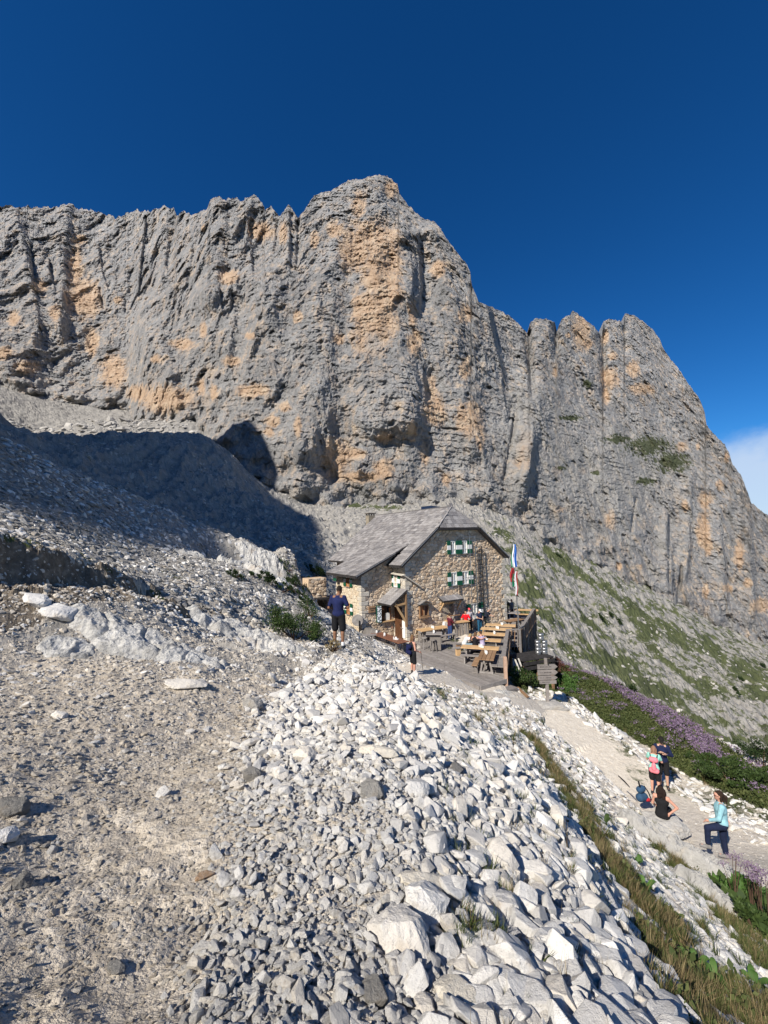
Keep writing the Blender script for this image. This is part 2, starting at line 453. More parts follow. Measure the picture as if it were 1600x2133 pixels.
def terrain_h(x, y, detail=True):
    z = hz0(x, y)
    r = np.hypot(x, y)
    d, s = seg_dist(x, y, BANK)
    # bank: ground keeps its height uphill (far side) and is cut away on the near, right side
    t = np.zeros(np.shape(x)); bx = np.array([b[0] for b in BANK]); hh = np.interp(x, bx, BANK_H)
    nzb = 0.35 * pn(x * 0.9, y * 0.9, 3.3 + 0 * x) + 0.15 * pn(x * 2.7, y * 2.7, 1.3 + 0 * x)
    sd = d * s + nzb
    prof = np.where(sd > 0, np.exp(-sd / 3.2) * 0 + sstep(2.6, 0.1, sd) * 0, 0)
    near = sstep(-0.05, 0.30, sd) * np.exp(-np.maximum(sd - 0.4, 0) / 1.0)
    z = z - hh * near * (d < 9)
    bkz = np.exp(-((sd - .3) / .9) ** 2) * (d < 3) * (r < 16); z = z + bkz * (.10 * ridged(x * 2.2, y * 2.2, 0 * x + 6, 4, .6) - .12 * np.abs(pn(x * 3.1, y * 3.1, 0 * x + 6)))
    # the path is a bench cut across the slope
    pdd, pcx, pcy = path_near(x, y); zc = hz0(pcx, pcy); kp = sstep(1.9, 1.0, pdd) * (r < 60); z = z * (1 - kp) + zc * kp
    # level yard under the hut
    sp = poly_sd(x, y, HUTPAD)
    z = np.where(sp < 0, np.minimum(z, -7.12), z)
    k = sstep(0.0, 1.0, sp); z = np.minimum(z, -7.12 * (1 - k) + z * k)
    if detail:
        pd = path_d(x, y); rough = 0.18 + 0.82 * sstep(0.8, 2.2, pd)
        rough = rough * np.where(sp < 0.2, 0.15, 1)
        zz = 0.11 * x
        a = np.clip(r / 60, 0, 1)
        z = z + rough * (0.07 * pn(x * .55, y * .55, zz) + 0.045 * pn(x * 1.3, y * 1.3, zz) + 0.022 * ridged(x * 2.9, y * 2.9, zz, 3, .55) * (1 - 0.5 * a))
        z = z + sstep(30, 60, r) * sstep(5, -20, x) * (1.3 * ridged(x * .055, y * .055, zz + 3, 4, .6)) * sstep(190, 120, r)
        z = z + sstep(18, 50, r) * (0.5 * ridged(x * .11, y * .11, zz, 4, .55) + 0.25 * ridged(x * .6, y * .6, zz, 2)) + sstep(45, 80, r) * sstep(-10, 25, x) * (1.1 * ridged(x * .10 + 4, y * .07, zz, 4, .6) + .5 * ridged(x * .34, y * .3, zz, 3, .6))
        # fans and gullies run down the far slopes
        th = np.arctan2(x - 60, y + 40)
        z = z + sstep(45, 110, r) * (0.55 * ridged(th * 16 + .02 * r, r * .012, 0 * x + 4, 3, .55) + 1.5 * fbm(x * .03, y * .03, 0 * x, 4) + 0.35 * ridged(x * .16, y * .16, 0 * x + 2, 3, .6) * sstep(200, 60, x + 0.0 * y))
        # steps of bedrock on the ledges left of the mound
        lm = np.exp(-(((x + 2.6) / 4.5) ** 2 + ((y - 13.5) / 5.0) ** 2)) * rough
        z = z + lm * 0.28 * ridged(x * .8, y * .8, 0 * x + 8, 3, .55)
    return z
TH, LR = np.meshgrid(th_all, lr_all)
RR = np.exp(LR); TX = TC[0] + RR * np.sin(TH); TY = TC[1] + RR * np.cos(TH)
TZ = terrain_h(TX, TY)
_hg = terrain_h(*[TC[0] + np.exp(np.meshgrid(np.linspace(th_all[0], th_all[-1], 900), np.linspace(lr_all[0], lr_all[-1], 700))[1]) * np.sin(np.meshgrid(np.linspace(th_all[0], th_all[-1], 900), np.linspace(lr_all[0], lr_all[-1], 700))[0]),
                  TC[1] + np.exp(np.meshgrid(np.linspace(th_all[0], th_all[-1], 900), np.linspace(lr_all[0], lr_all[-1], 700))[1]) * np.cos(np.meshgrid(np.linspace(th_all[0], th_all[-1], 900), np.linspace(lr_all[0], lr_all[-1], 700))[0])])
_THu = np.linspace(th_all[0], th_all[-1], 900); _LRu = np.linspace(lr_all[0], lr_all[-1], 700)
def gz(x, y):
    """ground height"""
    x = np.asarray(x, float); y = np.asarray(y, float)
    th, lr, r = _uv(x, y); return bil(_hg, _THu, _LRu, th, lr)
def gnormal(x, y, e=0.15):
    dx = (gz(x + e, y) - gz(x - e, y)) / (2 * e); dy = (gz(x, y + e) - gz(x, y - e)) / (2 * e)
    n = np.stack([-dx, -dy, np.ones_like(dx)], -1); return n / np.linalg.norm(n, axis=-1)[..., None]
def hit(px, py, y0=1.0, y1=260):
    """where the view ray meets the ground"""
    d = ray(px, py); d = d / d[1]; Y = np.exp(np.linspace(math.log(y0), math.log(y1), 1500))
    P = d[None] * Y[:, None]; below = P[:, 2] < gz(P[:, 0], P[:, 1])
    i = int(np.argmax(below)) if below.any() else len(Y) - 1
    return P[i]
# ------------------------------------------------------------------ the rock wall
BASE = np.array([(-500,640,235),(-150,725,222),(0,782,225),(50,805,225),(110,838,232),(190,850,238),(262,862,235),(300,888,212),(345,900,203),(396,872,195),(440,905,185),(486,950,174),(531,1008,165),(620,1048,160),(700,1058,165),(860,1058,170),(1000,1062,178),(1060,1092,182),(1130,1132,188),(1280,1202,205),(1420,1272,225),(1520,1322,235),(1600,1352,245),(1800,1440,260),(2300,1600,280)], float)
SKYL = np.array([(-500,330),(-420,380),(-330,350),(-250,400),(-180,410),(-100,430),(-40,445),(0,434),(20,429),(35,437),(60,432),(80,436),(120,432),(145,427),(165,437),(205,445),(240,458),(262,448),(285,440),(300,444),(320,442),(340,433),(350,432),(362,437),(368,452),(385,443),(400,452),(418,446),(430,440),(440,418),(458,413),(470,419),(490,415),(500,421),(512,417),(530,410),(545,425),(552,440),(565,434),(575,447),(584,453),(592,440),(601,427),(611,440),(621,455),(638,430),(655,405),(672,399),(690,395),(715,380),(735,371),(755,372),(768,367),(790,362),(805,365),(815,372),(828,382),(832,402),(850,425),(870,445),(885,455),(905,460),(918,475),(930,495),(945,515),(958,532),(972,548),(980,565),(982,590),(990,610),(998,628),(1010,632),(1040,645),(1060,655),(1080,672),(1099,694),(1105,668),(1120,661),(1145,664),(1156,670),(1160,690),(1170,662),(1187,654),(1193,645),(1205,652),(1220,665),(1240,680),(1254,702),(1257,668),(1270,662),(1292,668),(1299,674),(1302,652),(1320,655),(1340,668),(1360,685),(1375,705),(1382,725),(1400,750),(1420,775),(1435,800),(1455,825),(1468,855),(1472,885),(1490,905),(1510,925),(1520,945),(1526,965),(1545,990),(1556,1020),(1565,1045),(1580,1058),(1600,1072),(1700,1120),(1850,1180),(2300,1330)], float)
STEEP = np.array([(-500, 1.6), (0, 1.7), (300, 1.9), (500, 2.1), (620, 2.3), (780, 2.5), (950, 2.4), (1060, 2.0), (1200, 1.6), (1400, 1.5), (1600, 1.6), (2300, 1.6)])
NC, NV = 1000, 500
pxs = np.concatenate([np.linspace(-480, -22, 50), np.linspace(-20, 1620, NC - 90), np.linspace(1624, 2100, 40)])
vv = np.concatenate([np.linspace(-0.06, 0, 8)[:-1], np.linspace(0, 1, NV)])
yb = np.interp(pxs, BASE[:, 0], BASE[:, 1]); Yb = np.interp(pxs, BASE[:, 0], BASE[:, 2]); ys = np.interp(pxs, SKYL[:, 0], SKYL[:, 1]); Sx = np.interp(pxs, STEEP[:, 0], STEEP[:, 1])
ys = ys + 2.4 * pn(pxs / 7.0, 0 * pxs, 0 * pxs + 5) + 1.6 * ridged(pxs / 4.0, 0 * pxs, 0 * pxs + 2, 2) - 5.0 * sstep(660, 560, pxs) * (ridged(pxs / 19.0, 0 * pxs, 0 * pxs + 3, 4, .6) - .3)
MPX = np.repeat(pxs[None], len(vv), 0); MPY = yb[None] + (ys - yb)[None] * vv[:, None]
D = (cR[None, None] * ((MPX - 800) / FPX)[..., None] - cU[None, None] * ((MPY - 1066.5) / FPX)[..., None] + cF[None, None])
D = D / D[..., 1:2]
eb = (D[..., 2][7]) ; e = D[..., 2]
zb_ = eb * Yb
MY = (zb_ - Sx * Yb)[None] / (e - Sx[None])
MY = np.where(vv[:, None] < 0, Yb[None] * (1 - vv[:, None] * 0.0), MY)
# broad relief: depth offsets in metres, + is away from the viewer
off = np.zeros_like(MY)
def rib(pts, wid, amp, right=0.35):
    """a buttress running down through pts (picture rays), falling away more steeply on its right side"""
    global off
    pts = np.array(pts, float); o = np.argsort(pts[:, 1]); cx = np.interp(MPY, pts[o, 1], pts[o, 0]); y0, y1 = pts[:, 1].min(), pts[:, 1].max()
    dx = MPX - cx; wv = np.where(dx < 0, wid, wid * right)
    env = sstep(y0 - 40, y0 + 10, MPY) * (1 - sstep(y1 - 30, y1 + 30, MPY))
    off -= 1.45 * amp * env * np.exp(-(dx / wv) ** 2)
def gully(pts, wid, amp):
    global off
    pts = np.array(pts, float); o = np.argsort(pts[:, 1]); cx = np.interp(MPY, pts[o, 1], pts[o, 0]); y0, y1 = pts[:, 1].min(), pts[:, 1].max()
    dx = MPX - cx; env = sstep(y0 - 12, y0 + 8, MPY) * (1 - sstep(y1 - 15, y1 + 20, MPY))
    off += amp * env * np.exp(-(np.abs(dx) / wid) ** 1.6)
def stepx(pts, wid, amp, fade=300):
    """everything right of the line lies farther back"""
    global off
    pts = np.array(pts, float); o = np.argsort(pts[:, 1]); cx = np.interp(MPY, pts[o, 1], pts[o, 0]); y0, y1 = pts[:, 1].min(), pts[:, 1].max()
    dx = MPX - cx; env = sstep(y0 - 30, y0, MPY) * (1 - sstep(y1 - 40, y1 + 30, MPY))
    off += amp * env * sstep(0, wid, dx) * (1 - sstep(fade * .2, fade, dx))
rib([(760,380),(800,520),(830,700),(850,900)], 120, 9, .45)
rib([(840,470),(858,560),(850,640)], 30, 5, .4)
rib([(700,440),(690,600),(660,800),(640,960)], 60, 6, .5)
rib([(905,480),(930,600),(960,760),(990,950)], 50, 5, .5)
rib([(455,420),(450,540),(430,640)], 40, 10, .6); rib([(520,420),(512,480)], 30, 5, .25)
rib([(140,430),(130,520),(120,700)], 38, 7, .4); rib([(30,440),(60,560),(80,700)], 32, 6, .4)
rib([(215,520),(250,640)], 26, 5, .4); rib([(262,480),(262,640)], 22, 6, .35); rib([(345,440),(335,600)], 26, 5, .4)
rib([(600,440),(600,560)], 14, 4, .4); rib([(565,560),(560,800)], 45, 4, .5); rib([(330,700),(370,860)], 45, 6, .4)
rib([(490,600),(470,760)], 34, 4, .3); rib([(1130,690),(1120,840),(1100,1000)], 40, 4, .5); rib([(1195,670),(1230,800)], 26, 3, .5)
rib([(1320,670),(1360,820)], 40, 4, .6); rib([(1110,900),(1095,1040)], 22, 4, .3); rib([(1440,1000),(1430,1200)], 20, 4, .3)
rib([(1500,1080),(1510,1260)], 24, 4, .3); rib([(1390,1080),(1400,1240)], 18, 4, .3); rib([(1560,1080),(1570,1300)], 24, 4, .3)
stepx([(1000,610),(1016,650),(1024,700),(1040,760),(1050,800)], 12, 20, 170)
stepx([(868,505),(872,540),(876,600),(872,640)], 7, 8, 60)
stepx([(512,470),(520,520),(524,560)], 7, 9, 60); stepx([(300,470),(292,540),(285,620)], 6, 8, 70)
stepx([(205,530),(212,570),(222,600)], 5, 6, 50); stepx([(100,560),(112,600)], 5, 6, 40); stepx([(455,620),(462,650)], 5, 5, 40)
stepx([(1044,800),(1052,850)], 6, 4, 60); stepx([(880,780),(884,830)], 5, 4, 50); stepx([(480,600),(478,640),(470,660)], 6, 5, 50)
gully([(1254,690),(1258,760),(1262,830)], 8, 15); gully([(1157,680),(1160,740)], 7, 10); gully([(1101,690),(1104,760),(1110,820)], 7, 10); gully([(1299,680),(1302,730)], 5, 7); gully([(622,460),(620,560)], 6, 6); gully([(580,450),(575,520)], 5, 4)
gully([(1078,830),(1068,900),(1050,1000)], 4, 4); gully([(1070,830),(1060,880)], 5, 3); gully([(65,510),(72,580)], 4, 5); gully([(208,600),(216,640)], 4, 5)
gully([(405,520),(392,600)], 6, 4); gully([(360,480),(350,560)], 7, 5); gully([(1395,1080),(1395,1220)], 4, 4); gully([(1420,1180),(1412,1260)], 4, 4); gully([(1325,1040),(1315,1110)], 3, 3)
# grassy shelf across the right half
shelf = np.exp(-((MPY - (905 + (MPX - 1300) * 0.38)) / 26) ** 2) * sstep(1120, 1260, MPX)
off += 6 * sstep(-30, 40, (905 + (MPX - 1300) * 0.38) - MPY) * sstep(1120, 1260, MPX)
MY0 = MY + off
P0 = D * MY0[..., None]
X_, Y_, Z_ = P0[..., 0], P0[..., 1], P0[..., 2]
wx = 6 * pn(X_ / 30, Y_ / 30, Z_ / 30); wz = 6 * pn(X_ / 30 + 9, Y_ / 30, Z_ / 30)
n1 = ridged((X_ + wx) / 46, Y_ / 46, (Z_ + wz) / 120, 3, .5) * 4.6
n2 = ridged((X_ + wx) / 15, Y_ / 15, (Z_ + .45 * X_ + wz) / 26, 4, .58) * 2.3
n3 = -np.abs(pn(X_ / 5.2, Y_ / 5.2, Z_ / 6.5 + 7)) * 1.7 - np.abs(pn(X_ / 2.6, Y_ / 2.6, Z_ / 3.0 + 7)) * 1.0
n4 = ridged(X_ / 1.9, Y_ / 1.9, Z_ / 2.2, 3, .66) * 0.55 - np.abs(pn(X_ / 1.1, Y_ / 1.1, Z_ / 1.3 + 7)) * .42
st = 0.34 * Z_ + 0.035 * X_ + 0.5 * pn(X_ / 9, Y_ / 9, Z_ / 9)             # bedding ledges
fr = st - np.floor(st)
ledge = (sstep(0, .25, fr) - fr) * 0.85 * (0.3 + 0.7 * sstep(-.3, .5, pn(X_ / 25, Y_ / 25, Z_ / 14)))
pit = -2.2 * sstep(0.50, 0.72, pn(X_ / 4.2, Y_ / 4.2, Z_ / 3.2 + 30)) - 3.6 * sstep(0.62, 0.85, pn(X_ / 8 + 4, Y_ / 8, Z_ / 5 + 50))
lower = sstep(1.0, 0.45, np.repeat(vv[:, None], len(pxs), 1)); calm = 1 - 0.45 * lower
upl = 1 + .6 * sstep(700, 480, MPX) * sstep(.45, .8, vv[:, None])
dd = (n1 * upl + n2 * (.45 + .40 * calm) * (.6 + .4 * upl) - 2.4 * np.abs(pn(X_ / 11, Y_ / 11, Z_ / 14 + 11)) + n3 * calm + n4 * (.45 + .55 * calm) + ledge + pit * (1 - .25 * lower))
dd *= sstep(-0.06, 0.03, vv)[:, None] * 0.4 + 0.6
dd += 8.0 * sstep(.20, .0, vv)[:, None] * (pn(X_ / 17, Y_ / 17, Z_ / 17 + 3) + .6 * pn(X_ / 6, Y_ / 6, Z_ / 6 + 3))
MYf = MY0 - dd
P = D * MYf[..., None]
P[..., 2] += 0.9 * pn(X_ / 2.2 + 3, Y_ / 2.2, Z_ / 2.2) * sstep(1.0, .96, vv)[:, None]
# back of the massif
back = []
for k, (dy, dz) in enumerate(((14, -8), (50, -60), (90, -200), (120, -420))):
    b = P[-1].copy(); b[:, 1] += dy + 3 * pn(b[:, 0] / 9, 0 * b[:, 0], 0 * b[:, 0] + k); b[:, 2] += dz; back.append(b)
P = np.concatenate([P, np.stack(back)], 0)
# weathering: where the old grey crust has come off the rock is ochre
OCH = [(785,560,34,70),(782,665,48,62),(747,427,15,30),(775,496,60,40),(740,527,35,40),(803,540,35,60),(812,605,30,60),(787,637,45,30),(775,700,45,46),(750,650,20,50),(859,652,12,30),(862,715,15,30),(706,708,16,12),(912,559,20,20),(969,770,12,25),(897,808,15,25),(969,655,15,20),(906,855,25,40),(975,871,30,40),(815,392,16,20),(700,480,18,18),
 (157,560,15,50),(175,621,38,45),(83,595,18,15),(114,652,12,20),(192,713,15,30),(236,774,28,38),(57,765,30,15),(245,625,10,7),(477,577,22,18),(380,717,28,13),(324,748,12,12),(424,687,8,20),(542,481,30,20),(590,485,10,25),(656,499,10,20),(162,499,18,12),(424,475,6,9),(350,831,60,30),(420,805,9,20),(446,818,9,18),(525,814,40,15),(481,752,20,12),(595,849,12,11),(569,879,16,13),(621,888,8,22),(9,735,18,16),(290,820,25,20),(560,900,12,10),
 (700,960,32,48),(760,992,62,13),(800,978,24,24),(730,945,32,13),(800,912,20,13),(860,900,10,25),(1095,935,18,44),(1080,965,10,12),(930,1000,10,15),(1000,905,12,40),(1160,980,10,10),(885,945,10,25),
 (1210,694,20,38),(1225,716,13,13),(1262,701,7,16),(1184,699,7,7),(1276,742,11,9),(1270,787,22,24),(1319,769,14,20),(1337,810,30,13),(1262,825,8,20),(1156,776,6,9),(1214,982,10,7),(1420,930,13,13),(1454,930,5,7),(1469,1042,15,22),(1465,1102,15,40),(1475,1140,9,20),(1540,1155,11,34),(1270,1084,12,22),(1165,1061,13,7),(1514,952,6,12),(1427,1054,9,13),(1586,1260,22,16),(1558,1214,11,9),(1516,1225,11,9),(1470,1232,7,16),(1334,1180,5,7),(1500,1010,10,12),(1290,1180,8,8),(30,665,14,16),(620,660,10,14),(520,700,12,8)]
och = np.zeros_like(MPX)
for cx, cy, rx, ry in OCH:
    och = np.maximum(och, 1.25 - np.sqrt(((MPX - cx) / rx) ** 2 + ((MPY - cy) / ry) ** 2))
och = np.clip(och, -1, 1.2)
GR = [(1350,930,58,24),(1400,962,42,26),(1290,915,32,12),(1345,1003,28,9),(1240,985,10,5),(1225,800,12,10),(1190,870,30,7),(1170,975,12,5)]
grs = np.zeros_like(MPX) - 1
for cx, cy, rx, ry in GR:
    grs = np.maximum(grs, 1.2 - np.sqrt(((MPX - cx) / rx) ** 2 + ((MPY - cy) / ry) ** 2))
PAL = [(1150,860,90,22),(1380,1130,22,80),(1360,1200,26,50),(1400,1270,30,30),(780,715,30,34),(1000,1030,130,25),(1250,980,260,150),(1100,900,120,120),(1120,1110,60,22),(900,1040,200,14),(640,1030,60,14),(1200,880,60,14)]
pal = np.zeros_like(MPX) - 1
for cx, cy, rx, ry in PAL:
    pal = np.maximum(pal, 1.2 - np.sqrt(((MPX - cx) / rx) ** 2 + ((MPY - cy) / ry) ** 2))
attr = np.stack([och * .4 + .5, np.clip(grs, -1, 1.2) * .4 + .5, np.clip(pal, -1, 1.2) * .4 + .5], -1)
attr = np.concatenate([attr, np.repeat(attr[-1:], 4, 0) * 0 + .1], 0)

k = NT('dolomite wall')
v = k.coord('World')
at = k.n('ShaderNodeVertexColor', layer_name='wear'); sp_ = k.n('ShaderNodeSeparateColor'); k.l(at.outputs[0], sp_.inputs[0])
vs = k.coord('World', (1, 1, 0.28))
na = k.noise(v, 0.045, 6, .62); nb = k.noise(vs, 0.35, 6, .62, .4); ncx = k.noise(v, 1.3, 6, .68); nd_ = k.noise(v, 0.16, 7, .65)
f_o = k.math('ADD', sp_.outputs[0], k.math('MULTIPLY', k.math('SUBTRACT', nd_, 0.5), 0.7))
f_o = k.math('ADD', f_o, k.math('MULTIPLY', k.math('SUBTRACT', nb, 0.5), 0.75))
m_o = k.rng(f_o, 0.46, 0.78, 0, .96)
grey = k.ramp(k.math('ADD', k.math('MULTIPLY', na, 0.5), k.math('MULTIPLY', nb, 0.5)), [(0.34, (.25, .247, .244)), (0.5, (.42, .413, .403)), (0.66, (.57, .56, .54))])
grey = k.mix(k.rng(ncx, .38, .62, 0, .5), grey, (.21, .208, .206))
och_c = k.ramp(k.math('ADD', k.math('MULTIPLY', nd_, 0.6), k.math('MULTIPLY', nb, 0.4)), [(0.36, (.48, .325, .21)), (0.52, (.635, .46, .315)), (0.66, (.72, .59, .44))])
cc = k.mix(m_o, grey, och_c)
f_p = k.rng(k.math('ADD', sp_.outputs[2], k.math('MULTIPLY', k.math('SUBTRACT', nb, 0.5), 0.7)), 0.55, 0.95, 0, .75)
cc = k.mix(f_p, cc, (.42, .405, .38))
f_g = k.rng(k.math('ADD', sp_.outputs[1], k.math('MULTIPLY', k.math('SUBTRACT', k.noise(v, .35, 6, .7), 0.5), 1.6)), 0.58, 0.74, 0, .9)
cc = k.mix(f_g, cc, (.070, .085, .032))
k.col(cc); k.b.inputs['Roughness'].default_value = .95; k.b.inputs['Specular IOR Level'].default_value = .08
k.bump(k.math('ADD', ncx, k.math('MULTIPLY', k.noise(v, 4.0, 5, .7), .6)), 1.0, 1.3)
MROCK = k.m
me = mesh_np('mountain', P.reshape(-1, 3), grid_faces(*P.shape[:2]), None)
add_col(me, 'wear', attr.reshape(-1, 3))
mountain = obj('mountain', me, MROCK, kind='structure')

# ------------------------------------------------------------------ ground mesh
def project(X, Y, Z):
    Pn = np.stack([X, Y, Z], -1); d = Pn @ cF; d = np.where(d < .05, .05, d)
    return 800 + FPX * (Pn @ cR) / d, 1066.5 - FPX * (Pn @ cU) / d
# the ground stops under the wall: sink it behind the wall's foot
bx_t = D[7, :, 0]                                # x/y of the wall's foot
Ybase_v = np.interp(TX / np.maximum(TY, 1), bx_t, Yb)
TZ = np.where(TY > Ybase_v + 6, TZ - (TY - Ybase_v - 6) * 1.6, TZ)
gpx, gpy = project(TX, TY, TZ)
g_r = np.hypot(TX, TY)
# what covers the ground: R turf, G brown earth plus the bank's painted shade, B pale limestone grit
GRASS = [(1165,1165,50,14,38),(1215,1200,50,12,38),(1100,1225,35,14,38),(1130,1275,30,12,20),(1270,1230,36,10,45),(1320,1275,40,20,50),(1345,1310,38,30,40),(1405,1320,60,20,38),(1480,1350,60,20,35),(1180,1130,26,8,40),(1230,1160,40,9,42),(1060,1120,20,10,45),(1040,1105,14,8,30),
 (1250,1370,40,20,30),(1290,1385,50,30,20),(1370,1440,90,28,25),(1330,1480,70,28,30),(1420,1500,80,26,20),(1560,1400,60,30,30),(1590,1440,50,30,10),(1520,1540,60,14,10),(1530,1590,50,22,10),(1180,1350,36,14,35),(1270,1440,60,30,35),(1480,1430,50,16,30),(1390,1380,70,9,38),(1230,1300,60,7,38),
 (660,1042,50,7,5),(720,1050,60,6,8),(800,1056,40,6,5),(20,1118,14,10,0),(60,1105,30,10,15),(130,1130,36,10,30),(180,1160,30,8,35),(60,1130,26,8,10),(230,1190,30,7,35),(330,1240,20,7,30),(350,1195,30,6,20)]
gr = np.zeros_like(TX) - 1
for cx, cy, rx, ry, a in GRASS:
    ca, sa = math.cos(R_(a)), math.sin(R_(a)); ux = (gpx - cx) * ca + (gpy - cy) * sa; uy = -(gpx - cx) * sa + (gpy - cy) * ca
    gr = np.maximum(gr, 1.15 - np.sqrt((ux / rx) ** 2 + (uy / ry) ** 2))
vis = (TY > 3)
bx_ = 1.15 - np.sqrt((((gpx - 1370) * .86 + (gpy - 1400) * .5) / 380) ** 2 + ((-(gpx - 1370) * .5 + (gpy - 1400) * .86) / 150) ** 2); gr = np.maximum(gr, np.clip(bx_, -1, .12))
gr = np.where(vis, gr, -1)
# turf strips between mound and path, and the flower bank, in world coordinates
STRIP1 = [PXY(1100,1490,15.0), PXY(1140,1550,12.2), PXY(1185,1640,9.0), PXY(1255,1755,6.3), PXY(1325,1875,4.6), PXY(1410,1990,3.6), PXY(1510,2110,2.9), PXY(1600,2260,2.3)]
STRIP2 = [PXY(1340,1700,12.0), PXY(1420,1790,9.6), PXY(1480,1860,8.2), PXY(1560,1960,6.4), PXY(1640,2060,5.0)]
BANKF = [PXY(1130,1420,23.5), PXY(1250,1510,21.0), PXY(1380,1590,18.5), PXY(1500,1650,16.0), PXY(1640,1740,13.4), PXY(1700,1690,15.0), PXY(1600,1610,17.5), PXY(1480,1560,22), PXY(1330,1470,26), PXY(1180,1370,31), PXY(1100,1380,28), PXY(1085,1430,22)]
d1, _ = seg_dist(TX, TY, STRIP1); d2, _ = seg_dist(TX, TY, STRIP2)
wv = .35 * pn(TX * .8, TY * .8, 0 * TX)
gr = np.maximum(gr, np.where(g_r < 30, 0.60 - (d1 + wv * 1.6) / .40 * .45, -1))
gr = np.maximum(gr, np.where(g_r < 30, 0.55 - (d2 + wv) / 0.45 * .6, -1))
sdf = poly_sd(TX, TY, BANKF); gr = np.maximum(gr, np.where(g_r < 60, .5 - sdf * .5, -1))
DIRT = [PXY(-300,2133,1.0), PXY(330,2133,1.4), PXY(430,1900,1.9), PXY(470,1700,2.8), PXY(520,1560,4.2), PXY(600,1470,6.4), PXY(560,1410,7.2), PXY(380,1385,6.6), PXY(200,1375,6.4), PXY(60,1320,6.4), PXY(-300,1300,5.2)]
DIRT2 = [PXY(880,1425,16.5), PXY(1000,1450,17.5), PXY(1060,1500,14), PXY(1010,1530,11.5), PXY(930,1480,13.5)]
DIRT3 = [PXY(300,1160,16), PXY(470,1210,19), PXY(540,1260,17), PXY(640,1330,15), PXY(640,1375,12.8), PXY(560,1320,13.2), PXY(430,1260,13.5), PXY(330,1215,14)]
wv2 = .5 * pn(TX * .7, TY * .7, 5 + 0 * TX) + .25 * pn(TX * 2.2, TY * 2.2, 5 + 0 * TX)
dirt = np.where(g_r < 14, np.minimum(.5 - (poly_sd(TX, TY, DIRT) + wv2 * .8), .8), -1); dirt = np.maximum(dirt, .35 - (poly_sd(TX, TY, DIRT2) + wv2) * .6); dirt = np.maximum(dirt, .45 - (poly_sd(TX, TY, DIRT3) + wv2) * .6)
bd, bs = seg_dist(TX, TY, BANK); dirt = np.maximum(dirt, np.where((bd * bs > -0.1) & (bd * bs < 1.6), 1.15, -1))  # top of the range marks the bank face, coloured dark as shade
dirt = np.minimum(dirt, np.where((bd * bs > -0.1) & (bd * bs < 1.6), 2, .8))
pale = np.where(path_d(TX, TY) < 1.3, .9, .45) + wv2 * .2
pale = np.where((g_r < 30) & (TX > -1.2), np.maximum(pale, .85), pale); pale = np.where(g_r > 40, .2, pale)
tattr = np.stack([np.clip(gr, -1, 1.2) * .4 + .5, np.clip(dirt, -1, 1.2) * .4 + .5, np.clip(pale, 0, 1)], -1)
k = NT('ground cover')
v = k.coord('World')
at = k.n('ShaderNodeVertexColor', layer_name='cover'); sp_ = k.n('ShaderNodeSeparateColor'); k.l(at.outputs[0], sp_.inputs[0])
n0 = k.noise(v, .5, 6, .6); nA = k.noise(v, 6.0, 6, .65); nB = k.noise(v, 38.0, 4, .7); nF = k.noise(v, .09, 7, .65)
vor = k.n('ShaderNodeTexVoronoi'); vor.inputs['Scale'].default_value = 26; k.l(v, vor.inputs['Vector'])
grit = k.ramp(k.math('ADD', k.math('MULTIPLY', nA, .4), k.math('MULTIPLY', nB, .6)), [(0.34, (.46, .40, .325)), (0.5, (.62, .56, .47)), (0.66, (.73, .68, .60))])
scree = k.ramp(k.math('ADD', k.math('MULTIPLY', n0, .45), k.math('MULTIPLY', nA, .55)), [(0.36, (.17, .162, .15)), (0.52, (.28, .267, .245)), (0.66, (.39, .372, .34))])
base_c = k.mix(k.rng(sp_.outputs[2], .3, .75), scree, grit)
earth = k.ramp(k.math('ADD', k.math('MULTIPLY', nA, .5), k.math('MULTIPLY', nB, .5)), [(0.34, (.38, .325, .255)), (0.5, (.54, .475, .385)), (0.64, (.66, .60, .51))])
m_d = k.rng(k.math('ADD', sp_.outputs[1], k.math('MULTIPLY', k.math('SUBTRACT', nA, 0.5), .5)), 0.52, 0.74)
cc = k.mix(m_d, base_c, earth)
cc = k.mix(k.rng(sp_.outputs[1], .88, .94, 0, .85), cc, k.ramp(nA, [(.35, (.055, .043, .032)), (.52, (.12, .095, .07)), (.66, (.26, .215, .165))]))  # bank face: dark brown soil, deepened in colour to stand for shade
turf = k.ramp(k.math('ADD', k.math('MULTIPLY', nF, .5), k.math('MULTIPLY', nA, .5)), [(0.36, (.028, .036, .014)), (0.52, (.062, .078, .028)), (0.68, (.115, .120, .055))])
gf = k.math('ADD', sp_.outputs[0], k.math('MULTIPLY', k.math('SUBTRACT', k.noise(v, .22, 8, .72), 0.5), 1.7))
gf = k.math('ADD', gf, k.math('MULTIPLY', k.math('SUBTRACT', nA, .5), .35))
cc = k.mix(k.rng(gf, 0.52, 0.66, 0, .93), cc, turf)
k.col(cc); k.b.inputs['Roughness'].default_value = .95; k.b.inputs['Specular IOR Level'].default_value = .08
k.bump(k.math('ADD', k.math('MULTIPLY', nB, .35), k.math('ADD', nA, k.math('MULTIPLY', n0, 1.2))), .6, 0.12)
MGROUND = k.m
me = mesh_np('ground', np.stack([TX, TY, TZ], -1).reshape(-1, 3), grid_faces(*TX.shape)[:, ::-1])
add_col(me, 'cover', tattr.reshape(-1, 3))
ground = obj('ground', me, MGROUND, kind='structure')

